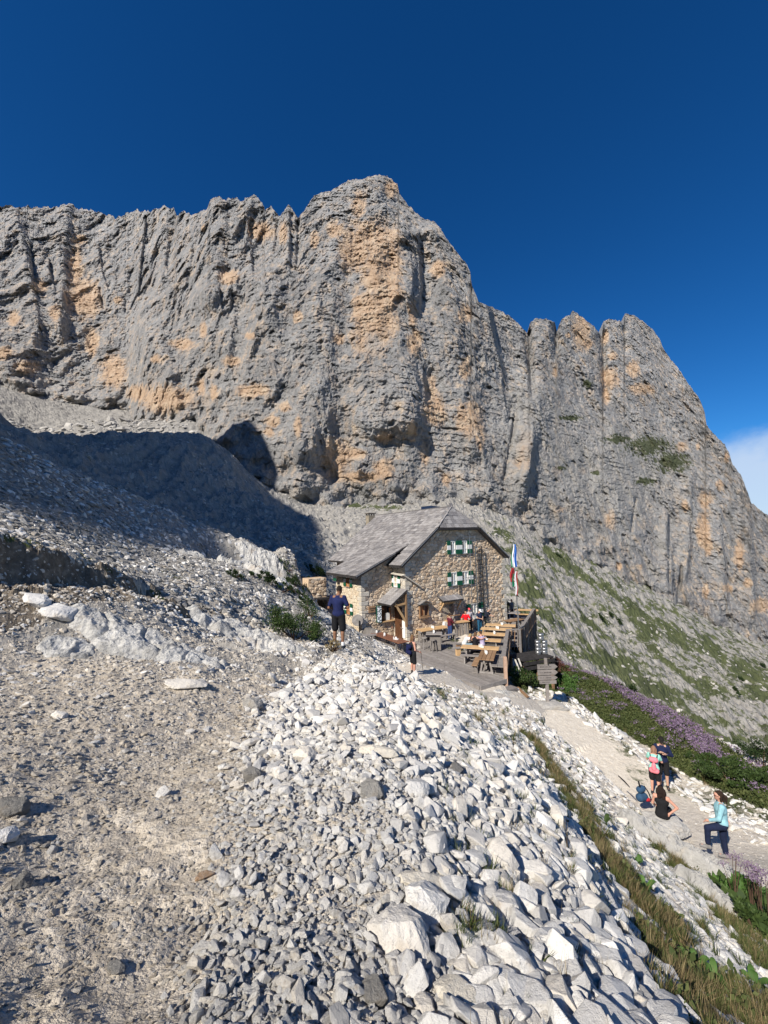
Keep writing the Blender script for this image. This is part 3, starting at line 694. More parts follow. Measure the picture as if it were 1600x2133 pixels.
# ------------------------------------------------------------------ the peak behind the viewer that throws the long shadow
sA = np.array([math.cos(SUN_AZ), -math.sin(SUN_AZ), 0.0]); sB = np.cross(sA, TO_SUN); sB = sB if sB[2] > 0 else -sB
def uvw(p): p = np.asarray(p); return float(p @ sA), float(p @ sB)
HU = np.array([(60,-90),(20,-38),(0,-16),(-12,-5),(-17,2.4),(-19.4,3.9),(-21.3,5.5),(-26,7.9),(-30.4,10.9),(-50,28.5),(-59,35.5),(-70,43.5),(-90,58),(-108,68),(-119,71),(-125,71),(-129,80),(-134,89),(-140,97),(-147,103),(-153,106.8),(-158,103),(-164,96),(-172,92),(-185,80),(-200,66),(-230,52),(-300,40),(-380,20)], float)[::-1]
PU = np.linspace(-380, 60, 300); PD = np.concatenate([-np.linspace(1, 0, 30) ** 1.3 * 95, np.linspace(0, 1, 31)[1:] ** 1.3 * 95])
PUg, PDg = np.meshgrid(PU, PD)
hv = np.interp(PUg, HU[:, 0], HU[:, 1]); T0 = 165.0
hA = np.array([math.sin(SUN_AZ), math.cos(SUN_AZ), 0])
PP = PUg[..., None] * sA + T0 * TO_SUN + hv[..., None] * sB + PDg[..., None] * hA
PP[..., 2] -= np.abs(PDg) * 1.75 + np.where(np.abs(PDg) > .5, 1.5, 0)
rn = 2.6 * ridged(PP[..., 0] / 16, PP[..., 1] / 16, PP[..., 2] / 26, 4, .55) + 0.5 * ridged(PP[..., 0] / 3, PP[..., 1] / 3, PP[..., 2] / 4, 2)
PP -= (np.sign(PDg) * (rn * sstep(0, 6, np.abs(PDg))))[..., None] * hA * -1
PP[..., 2] += 0.7 * ridged(PP[..., 0] / 4.5, PP[..., 1] / 4.5, 0 * rn, 3) * (np.abs(PDg) < 1)
me = mesh_np('mountain', PP.reshape(-1, 3), grid_faces(*PP.shape[:2]))
add_col(me, 'wear', np.full((PP.shape[0] * PP.shape[1], 3), .3))
obj('mountain', me, MROCK, kind='structure')
# ------------------------------------------------------------------ stones
def rock_mesh(name, seed, sub=3, flat=0.7, elong=1.3, cuts=14, rough=0.04, smooth=False):
    """broken stone: hull of scattered points, so it has flat faces and sharp edges; big ones are roughened"""
    r = np.random.RandomState(seed); n = 17 if sub < 4 else 26
    p = r.normal(size=(n, 3)); p /= np.linalg.norm(p, axis=1)[:, None]; p *= r.uniform(.74, 1.0, (n, 1)); p = np.sign(p) * np.abs(p) ** .85
    bm = bmesh.new(); [bm.verts.new(q) for q in p * np.array([elong, 1.0, flat])]
    res = bmesh.ops.convex_hull(bm, input=bm.verts); bmesh.ops.delete(bm, geom=[g for g in res['geom_interior'] if isinstance(g, bmesh.types.BMVert)], context='VERTS')
    if sub >= 3: bmesh.ops.bevel(bm, geom=list(bm.edges), offset=.035 if sub == 3 else .03, segments=1, affect='EDGES', clamp_overlap=True); bmesh.ops.triangulate(bm, faces=bm.faces)
    if sub >= 4:
        for _ in range(3): bmesh.ops.subdivide_edges(bm, edges=[e for e in bm.edges if e.calc_length() > .13], cuts=1, use_grid_fill=False); bmesh.ops.triangulate(bm, faces=[f for f in bm.faces if len(f.verts) > 3])
    bm.verts.ensure_lookup_table(); V = np.array([v.co[:] for v in bm.verts]); nl = np.linalg.norm(V, axis=1)[:, None]
    if sub >= 4: V = V * (1 + rough * 1.3 * ridged(V[:, 0] * 2.2 + seed, V[:, 1] * 2.2, V[:, 2] * 2.2, 4, .6)[:, None])
    V -= (V.max(0) + V.min(0)) / 2; V /= max(np.ptp(V[:, 0]), np.ptp(V[:, 1]))
    for v, c in zip(bm.verts, V): v.co = c
    bmesh.ops.recalc_face_normals(bm, faces=bm.faces)
    me = bpy.data.meshes.new(name); bm.to_mesh(me); bm.free(); return me
def stone_mat(name, cols, bumpd=0.006, ns=9):
    k = NT(name); v = k.coord('Object'); oi = k.n('ShaderNodeObjectInfo'); 
    c = k.ramp(oi.outputs['Random'], [(i / (len(cols) - 1), q) for i, q in enumerate(cols)])
    a = k.noise(v, 2.3, 6, .62, .4); b = k.noise(v, ns, 5, .65)
    c = k.mix(k.rng(a, .45, .70, 0, .50), c, (.44, .42, .385)); c = k.mix(k.rng(b, .52, .70, 0, .38), c, (.33, .315, .285))
    c = k.mix(k.rng(b, .46, .28, 0, .35), c, (.72, .70, .66)); d = k.noise(v, ns * 4, 4, .7); c = k.mix(k.rng(d, .54, .70, 0, .30), c, (.36, .34, .31))
    st = k.noise(v, 1.1, 4, .6); c = k.mix(k.rng(st, .58, .70, 0, .4), c, (.52, .42, .30))
    k.col(c); k.b.inputs['Roughness'].default_value = .9; k.b.inputs['Specular IOR Level'].default_value = .12
    k.bump(k.math('ADD', k.math('ADD', k.math('MULTIPLY', b, .7), a), k.math('MULTIPLY', d, .3)), 1.0, bumpd * 2); return k.m
MLIME = stone_mat('white limestone', [(.72, .695, .65), (.62, .60, .565), (.76, .74, .70), (.54, .525, .50), (.68, .62, .53), (.75, .73, .69), (.46, .445, .425), (.70, .675, .63)])
MGRIT = stone_mat('tan limestone', [(.50, .435, .35), (.58, .525, .44), (.43, .37, .295), (.65, .60, .52), (.54, .465, .365), (.46, .415, .35), (.60, .55, .48)])
MSCREE = stone_mat('grey scree', [(.33, .315, .29), (.42, .40, .37), (.25, .24, .225), (.50, .48, .445), (.38, .35, .305), (.30, .29, .275)], .03)

def variants(base, n, mat, **kw):
    c = bpy.data.collections.new(base + ' variants')
    for i in range(n):
        r = random.Random(i * 7 + len(base)); me = rock_mesh(base, i * 11 + len(base) * 3, flat=r.uniform(.45, .95), elong=r.uniform(1.0, 1.7), cuts=r.randint(9, 18), **kw)
        me.materials.append(mat); o = bpy.data.objects.new('%s_%02d' % (base, i), me); c.objects.link(o)
    return c
def gn_scatter(name, pts, rots, scl, idx, coll, **props):
    me = bpy.data.meshes.new(name); me.vertices.add(len(pts)); me.vertices.foreach_set('co', np.asarray(pts, np.float32).ravel())
    for nm, arr in (('rot', rots), ('scl', scl)):
        a = me.attributes.new(nm, 'FLOAT_VECTOR', 'POINT'); a.data.foreach_set('vector', np.asarray(arr, np.float32).ravel())
    a = me.attributes.new('idx', 'INT', 'POINT'); a.data.foreach_set('value', np.asarray(idx, np.int32))
    o = obj(name, me, None, kind='stuff', **props)
    g = bpy.data.node_groups.new(name + ' scatter', 'GeometryNodeTree')
    g.interface.new_socket('Geometry', in_out='INPUT', socket_type='NodeSocketGeometry'); g.interface.new_socket('Geometry', in_out='OUTPUT', socket_type='NodeSocketGeometry')
    gi = g.nodes.new('NodeGroupInput'); go = g.nodes.new('NodeGroupOutput'); ip = g.nodes.new('GeometryNodeInstanceOnPoints'); ci = g.nodes.new('GeometryNodeCollectionInfo')
    ci.inputs['Collection'].default_value = coll; ci.inputs['Separate Children'].default_value = True; ci.inputs['Reset Children'].default_value = True
    ip.inputs['Pick Instance'].default_value = True
    def na_(nm, t):
        q = g.nodes.new('GeometryNodeInputNamedAttribute'); q.data_type = t; q.inputs['Name'].default_value = nm
        return q.outputs[0]
    g.links.new(gi.outputs[0], ip.inputs['Points']); g.links.new(ci.outputs[0], ip.inputs['Instance'])
    g.links.new(na_('idx', 'INT'), ip.inputs['Instance Index']); g.links.new(na_('scl', 'FLOAT_VECTOR'), ip.inputs['Scale'])
    rt = g.nodes.new('FunctionNodeEulerToRotation'); g.links.new(na_('rot', 'FLOAT_VECTOR'), rt.inputs[0]); g.links.new(rt.outputs[0], ip.inputs['Rotation'])
    g.links.new(ip.outputs[0], go.inputs[0])
    m = o.modifiers.new('scatter', 'NODES'); m.node_group = g
    return o
def sample(n, r0, r1, a0, a1, seed, cx=0.0, cy=-1.2):
    r = np.random.RandomState(seed); lr = r.uniform(math.log(r0), math.log(r1), n); th = R_(a0) + (R_(a1) - R_(a0)) * r.rand(n)
    return cx + np.exp(lr) * np.sin(th), cy + np.exp(lr) * np.cos(th), r
def tilt_rots(x, y, r, amt):
    """random turn about z, lying roughly on the slope"""
    n = gnormal(x, y); tz = r.uniform(0, 2 * math.pi, len(x)); out = np.zeros((len(x), 3))
    # slope expressed in the turned frame
    nx = n[:, 0] * np.cos(tz) + n[:, 1] * np.sin(tz); ny = -n[:, 0] * np.sin(tz) + n[:, 1] * np.cos(tz)
    out[:, 0] = -np.arcsin(np.clip(ny, -1, 1)) + r.normal(size=len(x)) * amt; out[:, 1] = np.arcsin(np.clip(nx, -1, 1)) + r.normal(size=len(x)) * amt; out[:, 2] = tz
    return out
RUB = [PXY(360,2300,1.1), PXY(430,2050,1.6), PXY(470,1900,2.0), PXY(490,1700,2.85), PXY(520,1580,4.0), PXY(580,1470,6.3), PXY(660,1400,9.0), PXY(730,1392,9.6), PXY(800,1405,9.2), PXY(880,1440,8.4),
       PXY(960,1510,7.2), PXY(1050,1575,6.4), PXY(1120,1640,5.6), PXY(1190,1740,4.7), PXY(1240,1880,3.4), PXY(1335,2060,2.6), PXY(1430,2300,1.8), PXY(900,2500,0.6)]
def rub_size(x, y):
    """stone size grows down the right flank and towards the crest"""
    rr = np.hypot(x, y); side = x - (-0.35 - 0.10 * y)
    return 0.024 + 0.048 * sstep(0.2, 1.6, side) * sstep(4.5, 1.5, rr) + 0.050 * sstep(2.0, 6.5, rr) + 0.022 * sstep(0.3, 2.5, side)
VL = variants('limestone_chip', 12, MLIME, sub=3)
VG = variants('grit_chip', 8, MGRIT, sub=2, rough=.05)
VS = variants('scree_block', 8, MSCREE, sub=2, rough=.05)

# -- named big stones: picture spot, width px, aspect(length/width), flatness, turn, material, label
HERO = [
 (836,1955,132,1.05,.80,20,'L','biggest grey-white boulder in the front of the rubble heap'),
 (889,1890,92,1.0,.75,60,'L','cream-topped boulder leaning behind the biggest boulder of the heap'),
 (880,1835,96,1.5,.45,5,'C','flat cream rock lying behind the two biggest boulders'),
 (1064,1900,76,1.15,.75,80,'L','rounded white boulder right of the two biggest boulders'),
 (1127,1872,66,1.6,.6,120,'L','long white block standing above the rounded white boulder'),
 (1176,1965,60,2.2,.45,122,'L','long narrow white slab tilted down the right flank of the heap'),
 (1285,2075,110,2.0,.5,128,'L','largest flat white slab at the lower right edge of the heap'),
 (950,2068,84,1.5,.6,10,'C','cream wedge-shaped rock near the bottom of the heap'),
 (779,2075,64,1.0,.8,0,'G','round grey pitted rock near the bottom of the heap'),
 (884,2100,64,1.5,.6,100,'L','tall pale block beside the cream wedge-shaped rock'),
 (1046,1838,56,1.2,.7,70,'L','white block with a straight edge above the rounded boulder'),
 (1077,1820,46,1.3,.6,120,'L','small tilted white slab touching the straight-edged block'),
 (1160,2062,46,1.9,.5,115,'L','narrow white slab beside the largest flat slab'),
 (1215,2040,60,1.4,.6,140,'L','white block wedged above the largest flat slab'),
 (1010,1950,56,1.2,.7,30,'L','white block in the gap right of the biggest boulder'),
 (636,1580,50,1.1,.85,10,'L','pointed white rock alone on the left part of the heap'),
 (525,1617,40,1.2,.85,60,'G','three-sided grey rock at the left edge of the heap'),
 (776,1650,50,1.05,.85,0,'G','round grey rock in the middle of the heap'),
 (868,1645,66,1.3,.7,130,'L','large smooth white boulder half way up the heap'),
 (951,1602,46,1.9,.6,110,'G','long upright grey slab near the right edge of the heap'),
 (790,1565,74,1.7,.5,0,'C','broad flat cream rock half way up the heap'),
 (680,1500,52,1.6,.6,20,'L','long white rock below the crest of the heap'),
 (528,1468,46,1.3,.7,30,'G','grey double-pointed rock left of the heap on brown earth'),
 (1150,1685,56,1.2,.7,40,'L','white boulder where the rubble meets the grass strip'),
 (426,1822,34,2.1,.55,140,'O','orange-brown tapered stone on the bare earth beside the heap'),
 (75,1252,50,1.5,.62,20,'L','pale pointed boulder on top of the dark bank'),
 (122,1277,62,1.6,.55,-12,'L','broad pale boulder below the pointed one on the dark bank'),
 (388,1420,72,1.7,.35,-28,'L','flat white slab sunk in the brown earth'),
 (14,1748,48,1.0,.8,0,'L','round white boulder at the edge of the brown earth'),
 (30,1680,64,1.4,.6,20,'G','layered grey block on the brown earth above the round boulder'),
 (125,1490,30,1.4,.7,0,'L','small white rock alone in the gravelly earth'),
 (45,1838,38,1.1,.7,30,'G','tan rock below the round white boulder'),
 (240,2015,44,1.7,.5,30,'G','dark grey flat stone on the bare earth'),
 (650,1412,36,1.4,.6,0,'L','white rock at the left shoulder of the crest'),
 (1100,1585,50,1.3,.6,150,'L','white block at the foot of the dry grass tuft'),
]
MH = {'L': MLIME, 'G': MSCREE, 'C': stone_mat('cream limestone', [(.60, .54, .43), (.62, .57, .48)]), 'O': stone_mat('ochre stone', [(.34, .22, .13), (.36, .24, .15)])}
hero_xy = []
for i, (px, py, wpx, el, fl, rz, mk_, lab) in enumerate(HERO):
    p = hit(px, py + wpx * .15, 1.0, 40); L_ = wpx / FPX * (p @ cF) * (1.15 if el > 1.4 else 1.05)
    me = rock_mesh('rubble_stone', 300 + i, sub=4, flat=fl, elong=el, cuts=13, rough=.035); me.materials.append(MH[mk_])
    o = obj('boulder' if wpx > 55 else 'rock', me); nn = gnormal(np.array([p[0]]), np.array([p[1]]), .3)[0]
    q = Vector((0, 0, 1)).rotation_difference(Vector((nn * np.array([.8, .8, 1])).tolist()))
    o.rotation_euler = (q @ Matrix.Rotation(R_(-rz), 3, 'Z').to_quaternion()).to_euler(); o.scale = (L_,) * 3
    o.location = (p[0], p[1], gz(p[0], p[1]) + L_ * fl * .22)
    tag(o, lab, 'boulder' if wpx > 55 else 'rock'); hero_xy.append((p[0], p[1], L_ * .42))
hero_xy = np.array(hero_xy)
def clear_of_heroes(x, y, s):
    d = np.hypot(x[:, None] - hero_xy[None, :, 0], y[:, None] - hero_xy[None, :, 1]); return (d > (hero_xy[None, :, 2] * .8 + s[:, None] * .25)).all(1)

# -- the rubble heap
x, y, r = sample(95000, 1.3, 11.5, -52, 50, 11)
jt = .03 + .02 * np.hypot(x, y); m = in_poly(x + jt * r.normal(size=len(x)), y + jt * r.normal(size=len(x)), RUB); x, y = x[m], y[m]
s = rub_size(x, y) * np.clip(np.exp(r.normal(size=len(x)) * .52), .35, 3.0) * .90
keep = r.rand(len(x)) < np.clip((0.05 / s) ** .35 * 1.0, .35, 1); x, y, s = x[keep], y[keep], s[keep]
c_ = clear_of_heroes(x, y, s); x, y, s = x[c_], y[c_], s[c_]
rr = np.hypot(x, y); scr = s / rr
order = np.argsort(-scr * ((np.abs(np.arctan2(x, y)) < R_(42))))
big = order[:265]; rest = order[265:]
rot = tilt_rots(x, y, r, .45)
scl = s[:, None] * np.stack([r.uniform(.85, 1.3, len(x)), r.uniform(.8, 1.1, len(x)), r.uniform(.7, 1.15, len(x))], 1) * 1.15
zz = gz(x, y) + s * r.uniform(-.05, .42, len(x)); zz[big] = gz(x[big], y[big]) + s[big] * .30
pts = np.stack([x, y, zz], 1); ids = r.randint(0, 12, len(x))
gn_scatter('rubble', pts[rest], rot[rest], scl[rest], ids[rest], VL, label='white limestone rubble heaped in the foreground')
bigm = []
for i in range(14):
    me = rock_mesh('rubble_stone', 900 + i, sub=3, flat=random.uniform(.5, .85), elong=random.uniform(1.1, 1.8), cuts=12, rough=.04); me.materials.append(MLIME); bigm.append(me)
for i in big:
    o = obj('rubble_stone', bigm[i % 14]); o.location = pts[i].tolist(); o.rotation_euler = rot[i].tolist(); o.scale = scl[i].tolist()
    tag(o, 'angular white limestone stone lying loose among others in the rubble heap', 'stone', 'loose limestone stones of the rubble heap')
print('rubble', len(x))

# -- grit and small stones on the earth and the left slope
x, y, r = sample(130000, 1.2, 16, -56, 20, 21)
sd_ = poly_sd(x, y, RUB); m = (sd_ > -.12) & (x < 2.0) & (r.rand(len(x)) < np.where(sd_ < .5, 1, .8)); x, y, sd_ = x[m], y[m], sd_[m]
rr = np.hypot(x, y)
left = sstep(-0.2, -2.0, x + .15 * y)
s = (0.0038 + .0018 * rr) * np.clip(np.exp(r.normal(size=len(x)) * .6), .4, 3.6) * (1 + .6 * left) * np.where(sd_ < .06 * rr + .05, 1.5, 1)
clump = pn(x * 1.1, y * 1.1, 0 * x + 2) + .6 * pn(x * 3.1, y * 3.1, 0 * x + 2)
m = r.rand(len(x)) < np.clip(.72 + .8 * clump + .3 * left, .12, 1); x, y, s, rr, sd_ = x[m], y[m], s[m], rr[m], sd_[m]
pts = np.stack([x, y, gz(x, y) + s * .08], 1); rot = tilt_rots(x, y, r, .25)
pale_ = (r.rand(len(x)) < np.clip(.85 - sd_ / (.10 + .06 * rr), .12, 1))
scl = s[:, None] * np.array([1.15, 1, .8])
gn_scatter('gravel', pts[~pale_], rot[~pale_], scl[~pale_], r.randint(0, 8, (~pale_).sum()), VG, label='tan stone chips spread over the bare earth')
gn_scatter('gravel', pts[pale_], rot[pale_], scl[pale_], r.randint(0, 12, pale_.sum()), VL, label='pale stone chips sprinkled round the edge of the heap')

xc, yc, rc = sample(40000, 1.3, 11, -50, 50, 23); mc = in_poly(xc, yc, RUB); xc, yc = xc[mc], yc[mc]; sc2 = (.008 + .0026 * np.hypot(xc, yc)) * np.exp(rc.normal(size=len(xc)) * .4)
gn_scatter('gravel', np.stack([xc, yc, gz(xc, yc) + sc2 * .3 + .35 * rub_size(xc, yc) * rc.rand(len(xc))], 1), tilt_rots(xc, yc, rc, .4), sc2[:, None] * np.array([1.2, 1, .8]), rc.randint(0, 12, len(xc)), VL, label='small chips and grit filling the gaps of the rubble heap')
# -- slope between heap and path, banks of the path, ledges by the hut, left hillside
x, y, r = sample(80000, 2.2, 40, -50, 50, 31)
sd_ = poly_sd(x, y, RUB); pd = path_d(x, y); rr = np.hypot(x, y)
clump = pn(x * .7, y * .7, 0 * x + 9) + .6 * pn(x * 2.1, y * 2.1, 0 * x + 2)
hutd = poly_sd(x, y, HUTPAD); fl_ = poly_sd(x, y, BANKF); g1, _ = seg_dist(x, y, STRIP1); g2, _ = seg_dist(x, y, STRIP2)
east = x > 0.1 * y + .4
dens = np.where(east, .95, .62 + .6 * clump); dens = np.where(pd < .95, .28, dens); dens = np.where(fl_ < .3, .06, dens); dens = np.where((g1 < .42) | (g2 < .3), .30, dens)
near_dirt = (~east) & (rr < 10); dens = np.where(near_dirt, .10 * sstep(2.5, 8, rr), dens)
bk_, bks_ = seg_dist(x, y, BANK); dens = np.where((bk_ * bks_ > -.25) & (bk_ * bks_ < 1.2), .45, dens)
m = (sd_ > -.05) & (hutd > .3) & (r.rand(len(x)) < dens); x, y, rr, pd, east = x[m], y[m], rr[m], pd[m], east[m]
s = (0.018 + .0034 * rr) * np.clip(np.exp(r.normal(size=len(x)) * .55), .4, 3.0); s = np.where(east & (pd > .95), s * 1.35, s); s = np.where(pd < .95, .014 * np.exp(r.normal(size=len(x)) * .5) + .012, s)
bk_, bks_ = seg_dist(x, y, BANK); s = np.where((bk_ * bks_ > -.25) & (bk_ * bks_ < 1.2), s * .55, s)
c_ = clear_of_heroes(x, y, s); x, y, rr, s = x[c_], y[c_], rr[c_], s[c_]
pts = np.stack([x, y, gz(x, y) + s * .12], 1); rot = tilt_rots(x, y, r, .3); scl = s[:, None] * np.array([1.25, 1, .8])
gn_scatter('rubble', pts, rot, scl, r.randint(0, 12, len(x)), VL, label='loose pale stones strewn over the slopes round the hut')
# -- hillside beyond and talus
x, y, r = sample(42000, 14, 75, -52, -2, 41)
rr = np.hypot(x, y); m = (poly_sd(x, y, HUTPAD) > .5); x, y, rr = x[m], y[m], rr[m]
s = (.03 + .0034 * rr) * np.clip(np.exp(r.normal(size=len(x)) * .6), .4, 3.2)
pts = np.stack([x, y, gz(x, y) + s * .1], 1)
gn_scatter('scree', pts, tilt_rots(x, y, r, .25), s[:, None] * np.array([1.4, 1, .6]), r.randint(0, 8, len(x)), VS, label='grey scree covering the left hillside')
x, y, r = sample(34000, 60, 235, -50, 46, 51)
rr = np.hypot(x, y); s = (.15 + .0022 * rr) * np.clip(np.exp(r.normal(size=len(x)) * .6), .3, 2.6)
deb = np.exp(-(((x + 130) / 55) ** 2 + ((y - 185) / 26) ** 2)); s = s * (1 + 1.6 * deb)
Yb_v = np.interp(x / np.maximum(y, 1), bx_t, Yb); cl = pn(x * .05, y * .05, 0 * x + 1) + .5 * pn(x * .15, y * .15, 0 * x + 1)
m = (y < Yb_v + 2) & (r.rand(len(x)) < np.clip(.45 + .7 * cl + deb, .1, 1) * np.where(x > 12, .55, 1)); x, y, s = x[m], y[m], s[m]
pts = np.stack([x, y, gz(x, y) + s * .05], 1)
gn_scatter('scree', pts, tilt_rots(x, y, r, .3), s[:, None] * np.array([1.3, 1, .7]), r.randint(0, 8, len(x)), VS, label='blocks scattered over the far talus below the wall')

k = NT('bedrock'); v = k.coord('World'); vs = k.coord('World', (1, 1, 2.5), (0, 0, .5))
a = k.noise(v, 1.6, 6, .6, .6); b = k.noise(vs, 7, 6, .68, .3); c = k.noise(v, 30, 4, .7)
cc = k.ramp(k.math('ADD', k.math('MULTIPLY', a, .5), k.math('MULTIPLY', b, .5)), [(.34, (.24, .23, .215)), (.46, (.42, .41, .385)), (.56, (.60, .585, .55)), (.68, (.68, .665, .63))])
cc = k.mix(k.rng(c, .52, .70, 0, .5), cc, (.28, .265, .24)); st = k.noise(v, .9, 5, .6); cc = k.mix(k.rng(st, .56, .70, 0, .5), cc, (.42, .34, .25))
k.col(cc); k.b.inputs['Roughness'].default_value = .92; k.b.inputs['Specular IOR Level'].default_value = .1; k.bump(k.math('ADD', b, k.math('MULTIPLY', c, .5)), 1.0, .06); MBED = k.m
MSLAB = stone_mat('grey slab', [(.38, .37, .35), (.33, .325, .31)], .03, 5)
# -- bedrock steps left of the mound and round the standing man
def outcrop(px, py, Y, w_, d_, h_, rz, seed, lab, mat=None):
    mat = mat or MBED
    p = PY(px, py, Y) if Y else hit(px, py); n_ = 170; m_ = 110
    u, v = np.meshgrid(np.linspace(-1, 1, n_), np.linspace(-1, 1, m_)); ca, sa = math.cos(rz), math.sin(rz)
    rr_ = np.sqrt(u ** 2 + v ** 2); ed = sstep(1.05, .55, rr_ + .22 * pn(u * 1.6 + seed, v * 1.6, 0 * u))
    lx, ly = u * w_ / 2, v * d_ / 2; X = p[0] + lx * ca - ly * sa; Y_ = p[1] + lx * sa + ly * ca
    top = ed * h_ * (1 + .22 * pn(X * .9 + seed, Y_ * .9, 0 * X)) + ed * (.10 - .26 * np.abs(pn(X * 1.7 + Y_ * .6, Y_ * 1.3 - X * .4, 0 * X + seed)) - .12 * np.abs(pn(X * 4.1, Y_ * 3.6, 0 * X + seed)) + .02 * ridged(X * 2.0 + Y_ * .8, Y_ * .9 - X * .5, 0 * X + seed, 5, .6) - .11 * sstep(.10, .0, np.abs(pn(X * 1.5 + Y_, Y_ * 1.1 - X * .6, 0 * X + seed * 2))) + .05 * ridged(X * 7, Y_ * 4, 0 * X, 3)) * min(1.2, h_ * 2.2)
    Z = gz(X, Y_) - .12 + top + (1 - ed) * -.08
    V = np.stack([X, Y_, Z], -1).reshape(-1, 3); me = mesh_np('rock_outcrop', V, grid_faces(m_, n_), smooth=False); 
    o = obj('rock_outcrop', me, mat); tag(o, lab, 'rock'); return o
outcrop(270,1335,7.4, 3.1, 1.3, .24, R_(-8), 3, 'long cracked pale bedrock ledge below the dark bank')
outcrop(140,1345,6.7, 1.1, .8, .16, R_(10), 5, 'low rounded bedrock hump at the left end of the cracked ledge')
outcrop(415,1385,7.6, 1.9, .8, .16, R_(-32), 8, 'tapering bedrock spur running down towards the heap')
outcrop(500,1345,11.5, 4.2, 2.2, .22, R_(-14), 9, 'broad smooth bedrock sheet between ledge and shrub')
outcrop(560,1375,10.6, 2.6, 1.2, .20, R_(-20), 10, 'low cracked bedrock rib left of the standing man')
outcrop(770,1370,15.5, 2.4, 1.6, .15, R_(-30), 12, 'rugged pale bedrock step between the two standing hikers')
outcrop(735,1350,18.5, 3.0, 1.8, .10, R_(-20), 14, 'pale bedrock step in front of the long brown table')
outcrop(545,1150,33.5, 5.0, 2.4, .45, R_(-6), 15, 'weathered bedrock crest at the top of the rise')
outcrop(480,1185,26, 2.2, 1.2, .7, R_(5), 16, 'small dark-footed crag on the rise above the track')
outcrop(395,1195,22, 2.0, .8, .35, R_(0), 18, 'low broken rock beside the track')
outcrop(660,1275,20.5, 4.6, 1.6, .2, R_(-38), 19, 'pale bedrock rib above the shrubs by the hut')
outcrop(570,1235,22, 5.5, 1.4, .35, R_(-22), 21, 'flat grey bedrock sheet beside the low creeping shrub')
outcrop(1420,1745,10.6, 3.6, 1.2, .40, R_(132), 23, 'grey rock slab edging the path where a woman sits', MSLAB)
outcrop(1530,1880,8.0, 2.6, 1.0, .35, R_(128), 24, 'lower grey rock slab edging the path below the woman in blue', MSLAB)
outcrop(1060,1450,19.3, 2.0, .7, .16, R_(8), 25, 'pale flat rock at the foot of the terrace steps')
# ------------------------------------------------------------------ materials for the hut
def isl(name, cols, rough=.85, ns=5, stretch=(1, 1, 1), bumpd=.01, streak=.35, grain=None, var=.0):
    """colour picked per piece (object and island), with grain"""
    k = NT(name); oi = k.n('ShaderNodeObjectInfo'); ge = k.n('ShaderNodeNewGeometry')
    f = k.math('FRACT', k.math('ADD', oi.outputs['Random'], k.math('MULTIPLY', ge.outputs['Random Per Island'], 1.0)))
    c = k.ramp(f, [(i / (len(cols) - 1), q) for i, q in enumerate(cols)])
    v = k.coord('Object', stretch); a = k.noise(v, ns, 6, .65); b = k.noise(v, ns * 6, 3, .6)
    dk = k.n('ShaderNodeMixRGB', blend_type='MULTIPLY'); k.l(k.rng(a, .35, .70, 0, streak), dk.inputs[0]); k.l(c, dk.inputs[1]); dk.inputs[2].default_value = (.35, .33, .31, 1)
    dk2 = k.n('ShaderNodeMixRGB', blend_type='MULTIPLY'); k.l(k.rng(b, .5, .72, 0, streak * .8), dk2.inputs[0]); k.l(dk.outputs[0], dk2.inputs[1]); dk2.inputs[2].default_value = (.45, .42, .40, 1)
    k.col(dk2.outputs[0]); k.b.inputs['Roughness'].default_value = rough; k.b.inputs['Specular IOR Level'].default_value = .15; k.bump(k.math('ADD', a, b), .7, bumpd); return k.m
MSTONE = isl('wall stone', [(.60, .46, .32), (.68, .55, .41), (.50, .37, .25), (.72, .61, .48), (.61, .49, .36), (.45, .35, .26), (.66, .49, .33), (.70, .63, .53)], ns=4, bumpd=.02)
MQUOIN = isl('corner stone', [(.60, .54, .44), (.52, .49, .43), (.66, .60, .50)], ns=3, bumpd=.02, streak=.3)
MMORTAR = simple('mortar', (.50, .42, .32), .95, .25, 5, bump=.5)
MSHING = isl('weathered shingle', [(.25, .24, .24), (.34, .325, .32), (.18, .172, .175), (.39, .375, .37), (.28, .262, .255), (.21, .205, .21)], ns=5, stretch=(1, 1, 1), streak=.5)
MWOODG = isl('grey weathered wood', [(.27, .245, .225), (.33, .305, .285), (.23, .21, .195), (.30, .27, .25)], ns=4, stretch=(1, 1, 1), streak=.4)
MWOODY = isl('yellow pine', [(.56, .36, .18), (.62, .42, .23), (.50, .315, .155), (.58, .40, .22)], ns=3, streak=.3)
MWOODB = isl('brown table wood', [(.30, .185, .10), (.35, .22, .13), (.26, .155, .085)], ns=3, streak=.35)
MWOODR = isl('red-brown table wood', [(.21, .095, .06), (.245, .115, .07), (.185, .08, .05)], rough=.5, ns=3, streak=.3)
MDARKW = simple('dark tarred wood', (.035, .032, .032), .8, .3)
MDOOR = simple('dark brown door', (.10, .045, .022), .6, .3)
MGREEN = simple('green shutter paint', (.008, .085, .045), .55, .15)
MWHITE = simple('white paint', (.78, .78, .75), .6, .06)
MGLASS = simple('window glass', (.02, .025, .03), .08, .1, spec=.6)
MIRON = simple('dark iron', (.035, .033, .032), .5, .3, metal=.6)
MSTEEL = simple('galvanised steel', (.42, .43, .44), .35, .2, metal=.85)
MORANGE = simple('orange stained frame', (.45, .19, .07), .6, .2)
MPAPER = simple('paper white', (.80, .79, .75), .7, .05)
MFLASH = simple('zinc flashing', (.32, .32, .33), .45, .15, metal=.5)
ZR, SL, S0 = 2.262, .774, -.283
sE_L, sE_R, Q_F, Q_B, QH = -5.58, 4.85, -.36, 11.2, .45
HL = [1.0]
hut = thing('mountain_hut', 'stone mountain hut with grey shingle roof and green-white shutters on the ledge', 'house', H(0, 0, DECK), YAW)
DZ = -DECK
def L(s, q, z): return np.array([s, q, z + DZ])
